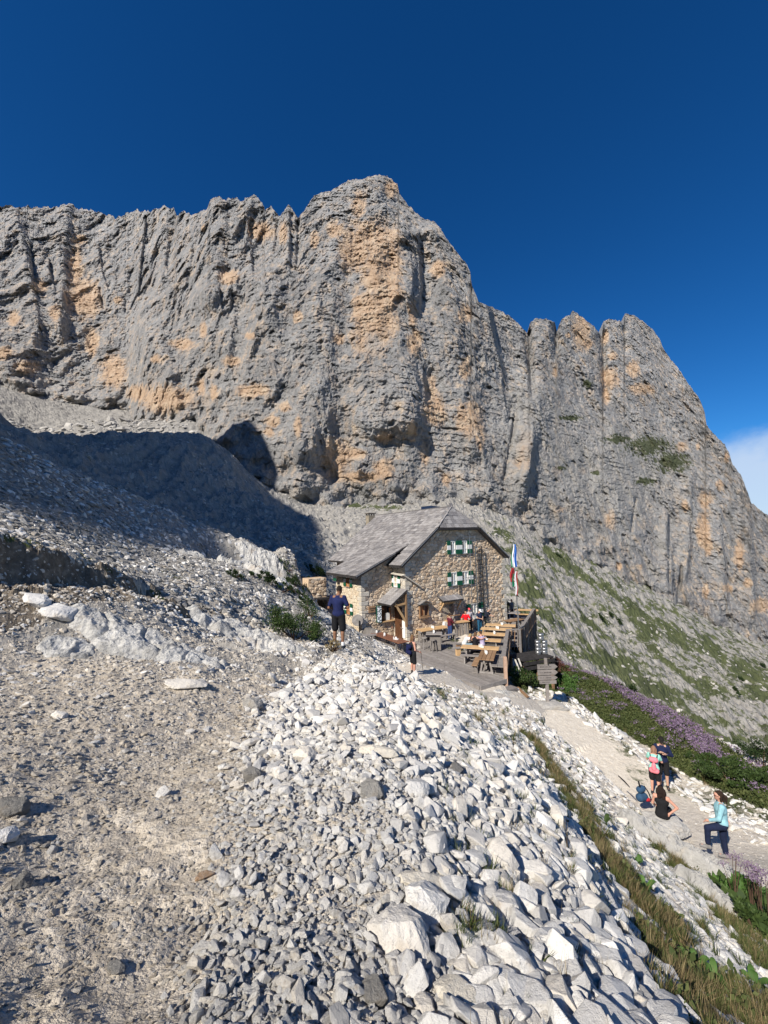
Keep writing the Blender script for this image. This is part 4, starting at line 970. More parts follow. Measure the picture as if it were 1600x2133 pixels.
def clip_poly(P, a, b, c):
    """keep a*x+b*y<=c"""
    out = []; n = len(P)
    for i in range(n):
        p, q = P[i], P[(i + 1) % n]; dp = a * p[0] + b * p[1] - c; dq = a * q[0] + b * q[1] - c
        if dp <= 0: out.append(p)
        if dp * dq < 0: t = dp / (dp - dq); out.append((p[0] + t * (q[0] - p[0]), p[1] + t * (q[1] - p[1])))
    return out
def rubble_wall(parent, O, U, W, nrm, outline, holes=(), cell=(.30, .22), seed=1, proud=.05, mat=None, gap=.012):
    """irregular stones laid into a wall face; outline convex in (u,w) counter-clockwise"""
    r = np.random.RandomState(seed); U = np.array(U, float); W = np.array(W, float); nrm = np.array(nrm, float); O = np.array(O, float); mb = MB()
    us = [p[0] for p in outline]; ws = [p[1] for p in outline]; nu = int((max(us) - min(us)) / cell[0]) + 3; nw = int((max(ws) - min(ws)) / cell[1]) + 3
    gx = min(us) - cell[0] + (np.arange(nu)[None] + .5 * (np.arange(nw)[:, None] % 2) + r.uniform(-.38, .38, (nw, nu))) * cell[0]
    gy = min(ws) - cell[1] + (np.arange(nw)[:, None] + r.uniform(-.36, .36, (nw, nu))) * cell[1]
    hp = []
    for i in range(len(outline)):
        (x0, y0), (x1, y1) = outline[i], outline[(i + 1) % len(outline)]; a, b = (y1 - y0), -(x1 - x0); l = math.hypot(a, b); hp.append((a / l, b / l, (a * x0 + b * y0) / l))
    asp = cell[0] / cell[1]
    for j in range(nw):
        for i in range(nu):
            x, y = gx[j, i], gy[j, i]
            if any(a * x + b * y > c + .05 for a, b, c in hp): continue
            if any(h[0] < x < h[2] and h[1] < y < h[3] for h in holes): continue
            P = [(x - .5, y - .5), (x + .5, y - .5), (x + .5, y + .5), (x - .5, y + .5)]
            for dj in (-2, -1, 0, 1, 2):
                for di in (-2, -1, 0, 1, 2):
                    if (di or dj) and 0 <= j + dj < nw and 0 <= i + di < nu:
                        qx, qy = gx[j + dj, i + di], gy[j + dj, i + di]; a, b = (qx - x), (qy - y) * asp * asp
                        l = math.hypot(a, b); a /= l; b /= l; P = clip_poly(P, a, b, a * (x + qx) / 2 + b * (y + qy) / 2 - gap)
                        if len(P) < 3: break
                if len(P) < 3: break
            if len(P) < 3: continue
            for a, b, c in hp: P = clip_poly(P, a, b, c)
            for h in holes:
                if len(P) < 3: break
                if not (max(p[0] for p in P) > h[0] and min(p[0] for p in P) < h[2] and max(p[1] for p in P) > h[1] and min(p[1] for p in P) < h[3]): continue
                opts = [(x - h[0] if x < h[0] else 9, 0), (h[2] - x if x > h[2] else 9, 1), (y - h[1] if y < h[1] else 9, 2), (h[3] - y if y > h[3] else 9, 3)]
                w_ = min(opts)[1]; P = clip_poly(P, *[(1, 0, h[0]), (-1, 0, -h[2]), (0, 1, h[1]), (0, -1, -h[3])][w_])
            if len(P) < 3: continue
            n = len(P); cx = sum(p[0] for p in P) / n; cy = sum(p[1] for p in P) / n; d = proud * r.uniform(.35, 1.25); tx, ty = r.normal(size=2) * .09
            V = []
            for kf, dk in ((1.0, -.02), (.96, d * .6), (.74, d)):
                for p in P:
                    px_, py_ = cx + (p[0] - cx) * kf, cy + (p[1] - cy) * kf; V.append(O + U * px_ + W * py_ + nrm * (dk + (tx * (p[0] - cx) + ty * (p[1] - cy)) * (dk > 0)))
            F = [[2 * n + q for q in range(n)]] + [[l_ * n + q, l_ * n + (q + 1) % n, (l_ + 1) * n + (q + 1) % n, (l_ + 1) * n + q] for l_ in (0, 1) for q in range(n)]
            if np.cross(U, W) @ nrm < 0: F = [f[::-1] for f in F]
            mb.add(V, F)
    return mb.build('stones', mat or MSTONE, parent, kind='stuff')
# walls ---------------------------------------------------------------
WT = .45
zro = lambda s: ZR - SL * abs(s - S0) - .16
zbot, zhip = -7.3, .50
sH = (ZR - .16 - zhip) / SL
gable = [(-5.03, zbot), (4.66, zbot), (4.66, zro(4.66)), (S0 + sH, zhip), (S0 - sH, zhip), (-5.03, zro(-5.03))]
mb = MB(); mb.prism([L(s, 0, z) for s, z in gable], (0, WT, 0)); wallf = mb.build('wall', MMORTAR, hut)
mb = MB(); mb.prism([L(s, Q_B - .6, z) for s, z in gable], (0, -WT, 0)); wallb = mb.build('wall', MMORTAR, hut)
mb = MB(); mb.prism([L(-5.03, q, z) for q, z in ((.45, zbot), (Q_B - 1.05, zbot), (Q_B - 1.05, zro(-5.03)), (.45, zro(-5.03)))], (WT, 0, 0)); walll = mb.build('wall', MMORTAR, hut)
mb = MB(); mb.prism([L(4.66, q, z) for q, z in ((.45, zbot), (Q_B - 1.05, zbot), (Q_B - 1.05, zro(4.66)), (.45, zro(4.66)))], (-WT, 0, 0)); wallr = mb.build('wall', MMORTAR, hut)
holes_f = [(-.97, -1.24, -.48, -.32), (.16, -1.24, .69, -.32), (-1.03, -3.52, -.45, -2.60), (.04, -3.52, .71, -2.60), (.80, -6.25, 1.49, -5.0), (-1.95, -6.95, -.85, -4.75), (-3.95, -5.35, -3.25, -4.65)]
rubble_wall(wallf, L(0, 0, 0), (1, 0, 0), (0, 0, 1), (0, -1, 0), gable, holes_f, cell=(.33, .225), seed=3)
side = [(.02, zbot), (10, zbot), (10, zro(-5.03)), (.02, zro(-5.03))]
holes_l = [(.50, -3.40, 1.40, -2.50), (.42, -6.95, 1.30, -4.70)]
rubble_wall(walll, L(-5.03, 0, 0), (0, 1, 0), (0, 0, 1), (-1, 0, 0), [(.0, zbot), (1.62, zbot), (1.62, zro(-5.03)), (.0, zro(-5.03))], holes_l, seed=4, mat=MQUOIN)
rubble_wall(wallr, L(4.66, 0, 0), (0, 1, 0), (0, 0, 1), (1, 0, 0), [(0, zbot), (10, zbot), (10, zro(4.66)), (0, zro(4.66))], (), cell=(.5, .35), seed=6)
# quoins at the corner of the gable
r = np.random.RandomState(5); z = -7.2
i = 0
for sx, top in ((-5.03, zro(-5.03)), (4.66, zro(4.66))):
    z = -7.2
    while z < top - .25:
        h_ = r.uniform(.20, .34); lng = r.uniform(.42, .62) if i % 2 else r.uniform(.25, .36); oth = .9 - lng; mb = MB(); sg = 1 if sx < 0 else -1
        mb.box(L(sx + sg * (lng / 2 - .045), oth / 2 - .075, z + h_ / 2), (lng, oth, h_ - .02), bev=.025, rz=r.normal() * .02); mb.build('corner_stone', MQUOIN, wallf); z += h_; i += 1
# wing ------------------------------------------------------------------
WS, WQ1, WQ2 = -7.6, 1.5, 5.35
zw = lambda s: 1.255 + .45 * s - .14
mb = MB(); mb.prism([L(s, WQ1, z) for s, z in ((WS, zbot), (-5.03, zbot), (-5.03, zw(-5.03)), (WS, zw(WS)))], (0, WT, 0)); wwf = mb.build('wall', MMORTAR, hut)
mb = MB(); mb.prism([L(WS, q, z) for q, z in ((WQ1 + WT, zbot), (WQ2, zbot), (WQ2, zw(WS)), (WQ1 + WT, zw(WS)))], (WT, 0, 0)); wwl = mb.build('wall', MMORTAR, hut)
mb = MB(); mb.prism([L(s, WQ2, z) for s, z in ((WS, zbot), (-5.03, zbot), (-5.03, zw(-5.03)), (WS, zw(WS)))], (0, -WT + .01, 0)); mb.build('wall', MMORTAR, hut)
rubble_wall(wwf, L(0, WQ1, 0), (1, 0, 0), (0, 0, 1), (0, -1, 0), [(WS + .02, zbot), (-5.08, zbot), (-5.08, zw(-5.08)), (WS + .02, zw(WS))], [(-6.05, -5.65, -5.30, -4.62)], seed=8)
rubble_wall(wwl, L(WS, 0, 0), (0, 1, 0), (0, 0, 1), (-1, 0, 0), [(WQ1 + .02, zbot), (WQ2, zbot), (WQ2, zw(WS)), (WQ1 + .02, zw(WS))], [(3.05, -3.34, 3.60, -2.55), (3.05, -5.26, 3.60, -4.5)], seed=9, mat=isl('pale wing stone', [(.62, .52, .38), (.66, .57, .43), (.57, .46, .33), (.68, .60, .47)], ns=4, bumpd=.015, streak=.2), proud=.03)
z = -7.2; i = 0
while z < zw(WS) - .3:
    h_ = r.uniform(.22, .36); lng = r.uniform(.42, .6) if i % 2 else r.uniform(.25, .34); oth = .9 - lng; mb = MB()
    mb.box(L(WS + lng / 2 - .04, WQ1 + oth / 2 - .07, z + h_ / 2), (lng, oth, h_ - .02), bev=.025, rz=r.normal() * .02); mb.build('corner_stone', MQUOIN, wwf); z += h_; i += 1
# roof ------------------------------------------------------------------
TH_ = .10
def slab(pts, nm='roof', par=hut, mat=MDARKW, t=TH_): mb = MB(); mb.prism(pts, (0, 0, -t)); return mb.build(nm, mat, par)
zf = lambda s: ZR - SL * abs(s - S0)
sHh = (ZR - .66) / SL
s_j = -3.785                                      # where the wing's shallower roof meets the main slope
ap, hl_, hr_ = L(S0, QH, ZR), L(S0 - sHh, Q_F, .66), L(S0 + sHh, Q_F, .66)
QW1, QW2 = 1.05, 5.75
roofL = slab([ap, hl_, L(sE_L, Q_F, zf(sE_L)), L(sE_L, Q_B, zf(sE_L)), L(S0, Q_B, ZR)])
roofR = slab([ap, L(S0, Q_B, ZR), L(sE_R, Q_B, zf(sE_R)), L(sE_R, Q_F, zf(sE_R)), hr_], mat=MSHING)
roofH = slab([ap - (0, .01, 0), hr_ - (0, .01, 0), hl_ - (0, .01, 0)])
zwr = lambda s: 1.255 + .45 * s
roofW = slab([L(s_j, QW1, zwr(s_j) + .02), L(-8.22, QW1, zwr(-8.22)), L(-8.22, QW2, zwr(-8.22)), L(s_j, QW2, zwr(s_j) + .02)])
unit = MB().box((0, 0, 0), (1, 1, 1)).mesh('shingle'); unit.materials.append(MSHING)
sh = []
def shingles(parent, O, along, up, nrm, ulen, vlen, ex, wd, keep, seed, near):
    """courses: along = along the eave, up = up the slope"""
    r = np.random.RandomState(seed); along, up, nrm, O = (np.array(a, float) for a in (along, up, nrm, O)); j = 0; v = 0
    while v < vlen - .05:
        u = -r.uniform(0, wd)
        while u < ulen:
            wl = wd * r.uniform(.75, 1.3); uc = u + wl / 2; a0 = max(u, 0); a1 = min(u + wl, ulen)
            if a1 - a0 > .06 and keep((a0 + a1) / 2, v + ex / 2):
                c = O + along * (a0 + a1) / 2 + up * (v + ex * .5 + .05) + nrm * (.028 + r.uniform(0, .016)); tl = -.055 + r.normal() * .012; tw = r.normal() * .012
                ax = along * math.cos(tw) + up * math.sin(tw); u2 = np.cross(nrm, ax) * (1 if np.cross(nrm, along) @ up > 0 else -1); u2 = u2 * math.cos(tl) + nrm * math.sin(tl); n2 = np.cross(ax, u2); n2 *= np.sign(n2 @ nrm)
                sh.append((near(c), parent, c, ax * (a1 - a0 - .012), u2 * (ex + .12 + r.uniform(-.02, .02)), n2 * .040))
            u += wl
        v += ex; j += 1
dq = Q_B - Q_F; kn = math.sqrt(1 + SL * SL)
upL = np.array([1, 0, SL]) / kn; nL = np.array([-SL, 0, 1]) / kn
vl = (S0 - sE_L) * kn
def keepL(u, v):
    q = Q_F + u; s = sE_L + v / kn
    if s > S0 - sHh and q < Q_F + (s - (S0 - sHh)) / sHh * (QH - Q_F) + .02: return False
    if QW1 + .1 < q < QW2 - .1 and s < s_j - .12: return False
    return True
shingles(roofL, L(sE_L, Q_F, zf(sE_L)), (0, 1, 0), upL, nL, dq, vl - .05, .315, .40, keepL, 1, lambda c: c[1] - .2 * c[0])
kw = math.sqrt(1 + .45 ** 2); upW = np.array([1, 0, .45]) / kw; nW = np.array([-.45, 0, 1]) / kw
shingles(roofW, L(-8.22, QW1, zwr(-8.22)), (0, 1, 0), upW, nW, QW2 - QW1, (s_j + 8.22) * kw, .315, .40, lambda u, v: True, 2, lambda c: c[1] - 4)
hipv = hl_ - hr_; upH = (ap - (hl_ + hr_) / 2); hl2 = np.linalg.norm(upH); upH = upH / hl2; nH = np.cross((1, 0, 0), upH)
shingles(roofH, hl_ - (0, .01, 0), (1, 0, 0), upH, nH, 2 * sHh, hl2 - .06, .33, .36, lambda u, v: abs(u - sHh) < sHh * (1 - v / hl2) + .03, 3, lambda c: -5)
sh.sort(key=lambda a: a[0])
for _, par, c, a, b, n in sh[:298]:
    o = obj('shingle', unit, None, par); o.matrix_local = Matrix(((a[0], b[0], n[0], c[0]), (a[1], b[1], n[1], c[1]), (a[2], b[2], n[2], c[2]), (0, 0, 0, 1)))
rest_m = {}
for _, par, c, a, b, n in sh[298:]:
    M = rest_m.setdefault(par.name, (par, MB()))[1]
    V = [np.array(c) + x * a + y * b + z_ * n for z_ in (-.5, .5) for x, y in ((-.5, -.5), (.5, -.5), (.5, .5), (-.5, .5))]
    M.add(V, [[3, 2, 1, 0], [4, 5, 6, 7], [0, 1, 5, 4], [1, 2, 6, 5], [2, 3, 7, 6], [3, 0, 4, 7]])
for par, M in rest_m.values(): M.build('shingles', MSHING, par, kind='stuff')
print('shingles', len(sh))
# barge boards, ridge, hips
def board(a, b, w_, h_, nm, mat, par=hut, up=(0, 0, 1)): mb = MB(); mb.bar(a, b, w_, h_, up); return mb.build(nm, mat, par)
e_ = np.array([0, -.03, -.06])
board(hl_ + e_, L(sE_L, Q_F, zf(sE_L)) + e_, .05, .20, 'barge_board', MDARKW); board(hr_ + e_, L(sE_R, Q_F, zf(sE_R)) + e_, .05, .20, 'barge_board', MDARKW)
board(hl_ + (0, -.04, -.07), hr_ + (0, -.04, -.07), .05, .16, 'fascia', MDARKW)
board(hl_ + (-.02, -.065, .0), L(sE_L, Q_F - .065, zf(sE_L)), .015, .045, 'drip_edge', MFLASH); board(hr_ + (.02, -.065, .0), L(sE_R, Q_F - .065, zf(sE_R)), .015, .045, 'drip_edge', MFLASH)
board(L(-8.22, QW1 - .03, zwr(-8.22) - .06), L(s_j - 1.3, QW1 - .03, zwr(s_j - 1.3) - .06), .05, .18, 'barge_board', MDARKW)
board(L(-8.24, QW1 - .065, zwr(-8.22)), L(s_j - 1.3, QW1 - .065, zwr(s_j - 1.3)), .015, .045, 'drip_edge', MFLASH)
board(L(-8.25, QW1, zwr(-8.22) - .07), L(-8.25, QW2, zwr(-8.22) - .07), .04, .12, 'fascia', MDARKW); board(L(sE_L - .02, Q_F, zf(sE_L) - .07), L(sE_L - .02, QW1, zf(sE_L) - .07), .04, .12, 'fascia', MDARKW)
for q in np.arange(QW1 + .3, QW2 - .1, .62): board(L(-8.16, q, zwr(-8.16) - .16), L(-7.6, q, zwr(-7.6) - .16), .08, .10, 'rafter_end', MWHITE if int(q * 10) % 2 else MWOODG)
for q in np.arange(Q_F + .35, QW1, .62): board(L(sE_L + .04, q, zf(sE_L + .04) - .17), L(-5.03, q, zf(-5.03) - .17), .08, .11, 'rafter_end', MWOODG)
board(ap + (0, -.02, .06), hl_ + (-.02, -.03, .06), .14, .05, 'hip_board', MSHING); board(ap + (0, -.02, .06), hr_ + (.02, -.03, .06), .10, .05, 'hip_board', MSHING)
board(L(S0, QH, ZR + .05), L(S0, Q_B, ZR + .05), .16, .05, 'ridge_board', MSHING); board(L(sE_L, Q_B + .03, zf(sE_L) - .02), L(S0, Q_B + .03, ZR - .02), .04, .14, 'barge_board', MFLASH)
mb = MB(); mb.prism([L(.15, 3.35, 1.85), L(.15, 4.75, 1.85), L(.15, 4.75, 2.62), L(.15, 3.35, 2.62)], (.9, 0, -.1)); mb.build('skylight', simple('dark blue panel', (.02, .035, .075), .25, .1, spec=.5), roofR)
mb = MB(); cb = (-.62, 12.0)
mb.box(L(cb[0], cb[1], .6), (.72, .60, 3.4)); ch = mb.build('chimney', simple('chimney render', (.30, .26, .20), .95, .3, 3, bump=.4), hut)
mb = MB(); [mb.box(L(cb[0] + a, cb[1] + b, 2.38), (.10, .10, .20)) for a in (-.28, .28) for b in (-.22, .22)]; mb.box(L(cb[0], cb[1], 2.52), (.86, .74, .09)); mb.build('chimney_cap', simple('dark slab', (.12, .105, .09), .9), ch)
# rear annex with the chimney
mb = MB(); mb.box(L(-.6, 12.2, -3.4), (3.2, 2.6, 6.6)); mb.build('annex_wall', MSTONE, hut)
# windows ----------------------------------------------------------------
def window(O, U, nrm, w_, h_, par=hut, curtain=True, frame=MWHITE, mull=1):
    """O lower-left corner; frame set back in the wall, panes children of the frame"""
    U = np.array(U, float); nrm = np.array(nrm, float); Wv = np.array([0, 0, 1.0]); O = np.array(O, float); t = .055
    mb = MB(); f = lambda a, b, d: O + U * a + Wv * b + nrm * d
    def bx(a0, a1, b0, b1, d0, d1, m):
        m.prism([f(a0, b0, d0), f(a1, b0, d0), f(a1, b1, d0), f(a0, b1, d0)], nrm * (d1 - d0))
    bx(0, w_, 0, t, -.02, .07, mb); bx(0, w_, h_ - t, h_, -.02, .07, mb); bx(0, t, t, h_ - t, -.02, .07, mb); bx(w_ - t, w_, t, h_ - t, -.02, .07, mb)
    for i in range(mull): c = w_ * (i + 1) / (mull + 1); bx(c - .028, c + .028, t, h_ - t, -.01, .06, mb)
    bx(t, w_ - t, h_ * .36 - .018, h_ * .36 + .018, -.01, .05, mb)
    win = mb.build('window', frame, par); p = MB(); bx(t, w_ - t, t, h_ - t, -.015, -.005, p); p.build('pane', MGLASS, win)
    if curtain:
        p = MB()
        for a0, a1 in ((w_ * .60, w_ * .84),): 
            n = 5; pts = [f(a0 + (a1 - a0) * i / n, t, -.0035) for i in range(n + 1)]
            bx(a0, a1, t, h_ - t, .0, .012, p)
        p.build('curtain', MPAPER, win)
    p = MB(); bx(-.04, w_ + .04, -.05, -.003, -.02, .12, p); p.build('sill', MWOODG, win)
    return win
def shutter(O, U, nrm, w_, h_, par=hut, d=.10):
    U = np.array(U, float); nrm = np.array(nrm, float); Wv = np.array([0, 0, 1.0]); O = np.array(O, float)
    f = lambda a, b, dd: O + U * a + Wv * b + nrm * dd
    b0, b1 = .34, .66; mb = MB(); 
    for c0, c1 in ((0, b0), (b1, 1)): mb.prism([f(0, c0 * h_, d), f(w_, c0 * h_, d), f(w_, c1 * h_, d), f(0, c1 * h_, d)], nrm * .04)
    s_ = mb.build('shutter', MGREEN, par); m2 = MB(); m2.prism([f(0, b0 * h_, d), f(w_, b0 * h_, d), f(w_, b1 * h_, d), f(0, b1 * h_, d)], nrm * .04); m2.build('white_band', MWHITE, s_)
    return s_
UX, NF = (1, 0, 0), (0, -1, 0)
for zz, cols in ((-1.25, ((-.97, .49, -1.31, .32), (.16, .53, -.46, .30), (None, None, .70, .40), (None, None, -.14, .28))), (-3.53, ((-1.03, .58, -1.36, .31), (.04, .67, -.43, .22), (None, None, .72, .42), (None, None, -.20, .23)))):
    for ws_, ww, ss_, sw in cols:
        if ws_ is not None: window(L(ws_, -.0, zz), UX, NF, ww, .95)
        shutter(L(ss_, 0, zz - .02), UX, NF, sw, .99)
window(L(.80, 0, -6.2), UX, NF, .69, 1.15); shutter(L(.38, 0, -6.22), UX, NF, .38, 1.2); shutter(L(1.52, 0, -6.22), UX, NF, .55, 1.2)
window(L(-5.03, 1.33, -3.38), (0, -1, 0), (-1, 0, 0), .5, .86, mull=0); shutter(L(-5.03, 1.58, -3.40), (0, -1, 0), (-1, 0, 0), .25, .92, d=.07); shutter(L(-5.03, .80, -3.40), (0, -1, 0), (-1, 0, 0), .30, .92, d=.07)
for zz in (-3.32, -5.26):
    window(L(WS, 3.58, zz), (0, -1, 0), (-1, 0, 0), .50, .76, frame=MORANGE, curtain=False); shutter(L(WS, 3.98, zz), (0, -1, 0), (-1, 0, 0), .36, .78, d=.06); shutter(L(WS, 3.04, zz), (0, -1, 0), (-1, 0, 0), .36, .78, d=.06)
shutter(L(WS - .3, 5.05, -3.0), (0, -1, 0), (-1, 0, 0), .50, .62, d=.06)
# stone ledge over the side window, running down the gable as a weathered board
mb = MB(); mb.prism([L(-5.03, -.12, -2.42), L(-5.03, 1.48, -2.36), L(-5.30, 1.48, -2.40), L(-5.36, -.12, -2.46)], (0, 0, -.07)); mb.build('ledge', MQUOIN, hut)
mb = MB(); mb.bar(L(-5.30, -.14, -2.45), L(-3.85, -.14, -3.35), .18, .07); mb.build('ledge', MQUOIN, hut)
# awning over the side door
az1, az0 = -3.46, -4.36; AQ0, AQ1, AS0, AS1 = -.28, 1.46, -6.38, -5.06
awn = MB().prism([L(AS1, AQ0, az1), L(AS0, AQ0, az0), L(AS0, AQ1, az0), L(AS1, AQ1, az1)], (0, 0, -.07)).build('awning', MDARKW, hut)
ka = (az1 - az0) / (AS1 - AS0); kk = math.sqrt(1 + ka * ka); up_ = np.array([1, 0, ka]) / kk; nn_ = np.array([-ka, 0, 1]) / kk; rr_ = np.random.RandomState(4)
for j in range(4):
    n = 7
    for i in range(n):
        wv_ = (AQ1 - AQ0) / n; c = L(AS0, AQ0 + wv_ * (i + .5), az0) + up_ * ((j + .5) * (AS1 - AS0) * kk / 4) + nn_ * (.045 - 0 * j); o = obj('shingle', unit, None, awn); a = np.array([0, 1, 0]) * (wv_ - .015); b = (up_ * .42 - nn_ * .022); n_ = nn_ * .025
        o.matrix_local = Matrix(((a[0], b[0], n_[0], c[0]), (a[1], b[1], n_[1], c[1]), (a[2], b[2], n_[2], c[2]), (0, 0, 0, 1)))
board(L(AS1 - .1, AQ0 + .1, -5.6), L(AS0 + .35, AQ0 + .1, az0 + .1), .10, .12, 'brace', MWOODY); board(L(AS1 - .08, AQ0 + .1, -5.9), L(AS1 - .08, AQ0 + .1, az1 - .1), .12, .12, 'post', MWOODB); board(L(AS1, AQ0 + .1, -4.35), L(AS0 + .3, AQ0 + .1, -4.42), .10, .12, 'beam', MWOODY)
mb = MB().box(L(-5.07, .86, -5.82), (.08, .86, 2.2)); dr = mb.build('door', MDOOR, hut); MB().tube([L(-5.14, .52, -5.85), L(-5.2, .52, -5.85), L(-5.2, .62, -5.85)], .015, 6).build('handle', MIRON, dr)
mb = MB().prism([L(-5.10, .36, -6.7), L(-5.10, .05, -6.7), L(-5.10, .05, -5.6), L(-5.10, .36, -5.6)], (-.03, 0, 0)); mb.build('notice_board', MPAPER, hut)
# wing front: window with open shutter, board panel, sign
mb = MB().prism([L(-6.05, WQ1 - .03, -5.65), L(-5.30, WQ1 - .03, -5.65), L(-5.30, WQ1 - .03, -4.62), L(-6.05, WQ1 - .03, -4.62)], (0, .05, 0)); pnl = mb.build('window', MDOOR, hut)
for a in (-5.88, -5.63): MB().box(L(a + .1, WQ1 - .045, -5.13), (.2, .02, .9)).build('pane', simple('brown glass', (.05, .025, .015), .2, .2, spec=.5) if a == -5.88 else MGLASS, pnl)
MB().box(L(-5.42, WQ1 - .06, -5.3), (.10, .06, 1.0)).build('frame', MORANGE, pnl); MB().box(L(-5.35, WQ1 - .14, -5.68), (1.5, .26, .06)).build('sill', MWOODY, pnl)
mb = MB().box(L(-6.38, WQ1 - .20, -5.12), (.36, .05, 1.15), rz=-.35); s1 = mb.build('shutter', MGREEN, hut)
def posters(name, c1, c2, sc_=9):
    k = NT(name); v = k.coord('Object'); n_ = k.noise(v, sc_, 3, .6); k.col(k.ramp(n_, [(.47, c1), (.53, c2)], 'CONSTANT')); k.b.inputs['Roughness'].default_value = .6; return k.m
MB().box(L(-6.365, WQ1 - .235, -5.12), (.30, .02, 1.08), rz=-.35).build('notices', posters('notices', (.10, .12, .14), (.62, .66, .70)), s1)
MB().box(L(-5.62, WQ1 - .10, -5.38), (.34, .03, .5)).build('notices', MPAPER, s1)
MB().box(L(-6.86, WQ1 - .09, -4.76), (.50, .05, .42), bev=.01).build('signboard', MWOODB, hut)
tmb = MB(); [tmb.box(L(-7.02 + .07 * i, WQ1 - .12, -4.70 - .12 * (j)), (.045, .008, .05)) for i in range(6) for j in range(2) if not (j and i in (0, 5))]; tmb.build('lettering', MDARKW, hut)
# entrance of the gable with its little roof
MB().box(L(-1.4, .05, -5.85), (1.1, .1, 2.2)).build('doorway', simple('dark interior', (.012, .011, .010), .9), hut)
dr2 = MB().box(L(-.98, -.12, -5.9), (.07, .34, 2.0)).build('door', MWOODG, hut); MB().box(L(-1.42, -.05, -4.72), (1.30, .12, .14)).build('lintel', MWOODY, hut)
MB().box(L(-1.72, -.10, -6.45), (.42, .30, .9)).build('washstand', MPAPER, hut)
aw2 = MB().prism([L(-2.25, -.04, -4.25), L(-.35, -.04, -4.25), L(-.35, -.62, -4.50), L(-2.25, -.62, -4.50)], (0, 0, -.06)).build('awning', MDARKW, hut)
kk = math.sqrt(.88 ** 2 + .3 ** 2)
for i in range(9):
    c = L(-2.25 + 1.9 * (i + .5) / 9, -.33, -4.345); o = obj('roof_board', unit_b if 'unit_b' in globals() else unit, None, aw2); a = np.array([1, 0, 0]) * (1.9 / 9 - .012); b = np.array([0, .60, .26]) * 1.0; n_ = np.cross((1, 0, 0), b / np.linalg.norm(b)) * .03
    o.matrix_local = Matrix(((a[0], b[0], n_[0], c[0]), (a[1], b[1], n_[1], c[1]), (a[2], b[2], n_[2], c[2] + .02), (0, 0, 0, 1)))
board(L(-2.1, -.02, -5.2), L(-2.1, -.5, -4.6), .08, .08, 'brace', MWOODY); board(L(-.5, -.02, -5.2), L(-.5, -.5, -4.6), .08, .08, 'brace', MWOODY)
# boxed window with a small gabled hood
MB().box(L(-3.6, .02, -5.0), (.72, .16, .72)).build('window_box', MDARKW, hut)
bw = MB(); [bw.box(L(a, -.10, -5.0), (.06, .12, .74)) for a in (-3.96, -3.6, -3.24)]; [bw.box(L(-3.6, -.105, z), (.78, .12, .06)) for z in (-5.37, -4.65)]; bw = bw.build('window', MWOODB, hut)
for i, a in enumerate((-3.78, -3.42)): MB().box(L(a, -.075, -5.0), (.28, .02, .60)).build('pane', simple('copper pane', (.30, .12, .05), .3, .5, 4) if i == 0 else simple('dark red pane', (.10, .04, .03), .3, .3), bw)
board(L(-4.15, -.22, -4.52), L(-3.6, -.22, -4.30), .34, .05, 'hood', MWOODG); board(L(-3.05, -.22, -4.52), L(-3.6, -.22, -4.30), .34, .05, 'hood', MWOODG); MB().box(L(-3.6, -.16, -5.45), (.86, .24, .06)).build('sill', MWOODB, hut)
MB().tube([L(-.25, -.12, -3.55), L(-.25, -.12, -4.15)], .035, 8).build('drain_pipe', MIRON, hut)
# ladders -----------------------------------------------------------------
lad = thing('ladder', 'tall dark iron ladder fixed up the stone gable beside the windows', 'ladder', H(1.6, -.3, DECK + .5), YAW)
def LL(s, q, z): return np.array([s - 1.6, q + .3, z + DZ - .5])
for s in (1.28, 1.93): MB().tube([LL(s, -.30, -.75), LL(s, -.30, -6.3)], .042, 6).build('rail', MIRON, lad)
for z in np.arange(-6.1, -.7, .33): MB().tube([LL(1.28, -.30, z), LL(1.93, -.30, z)], .02, 6).build('rung', MIRON, lad)
for z in (-1.2, -2.9, -4.6): 
    for s in (1.28, 1.93): MB().tube([LL(s, -.3, z), LL(s, 0.05, z)], .02, 6).build('bracket', MIRON, lad)
fr = thing('safety_frame', 'light steel frame of posts and bars in front of the right-hand hut windows', 'frame', H(.9, -.5, DECK + .5), YAW)
def LF(s, q, z): return np.array([s - .9, q + .5, z + DZ - .5])
for s, z1 in ((.55, -.0), (1.10, .03)): MB().tube([LF(s, -.5, z1), LF(s, -.5, -6.3)], .022, 6).build('post', MSTEEL, fr)
for z in (.0, -.30, -1.28, -3.05, -3.60, -5.0, -5.25): MB().tube([LF(.45, -.5, z), LF(1.18, -.5, z)], .018, 6).build('bar', MSTEEL, fr)
for z in (-1.3, -3.05, -5.0):
    MB().tube([LF(.55, -.5, z), LF(.55, .45, z)], .014, 6).build('stay', MIRON, fr); MB().tube([LF(1.10, -.5, z), LF(1.10, .45, z)], .014, 6).build('stay', MIRON, fr)
# small annex and store in the recess on the left
an = thing('stone_store', 'low stone store with brown plank door in the shaded recess left of the hut', 'store', H(-8.35, 6.9, -6.6), YAW)
MB().box((0, .9, 2.9), (1.5, 1.2, 1.5)).build('upper_wall', MSTONE, an); rubble_wall(an, (0, .30, 0), (1, 0, 0), (0, 0, 1), (0, -1, 0), [(-.75, 2.15), (.75, 2.15), (.75, 3.65), (-.75, 3.65)], (), cell=(.36, .24), seed=12)
MB().box((-.1, .7, 2.08), (1.8, 1.8, .12)).build('canopy', MDARKW, an); MB().box((0, 1.4, 1.0), (1.7, .2, 2.0)).build('back_wall', simple('dark timber', (.06, .03, .02), .8, .3), an)
dd_ = MB().box((-.35, 1.25, 1.0), (.9, .08, 1.95)).build('door', simple('red-brown door', (.14, .05, .025), .6, .25), an); MB().box((-.45, 1.19, 1.35), (.28, .02, .22)).build('notice', MPAPER, dd_)
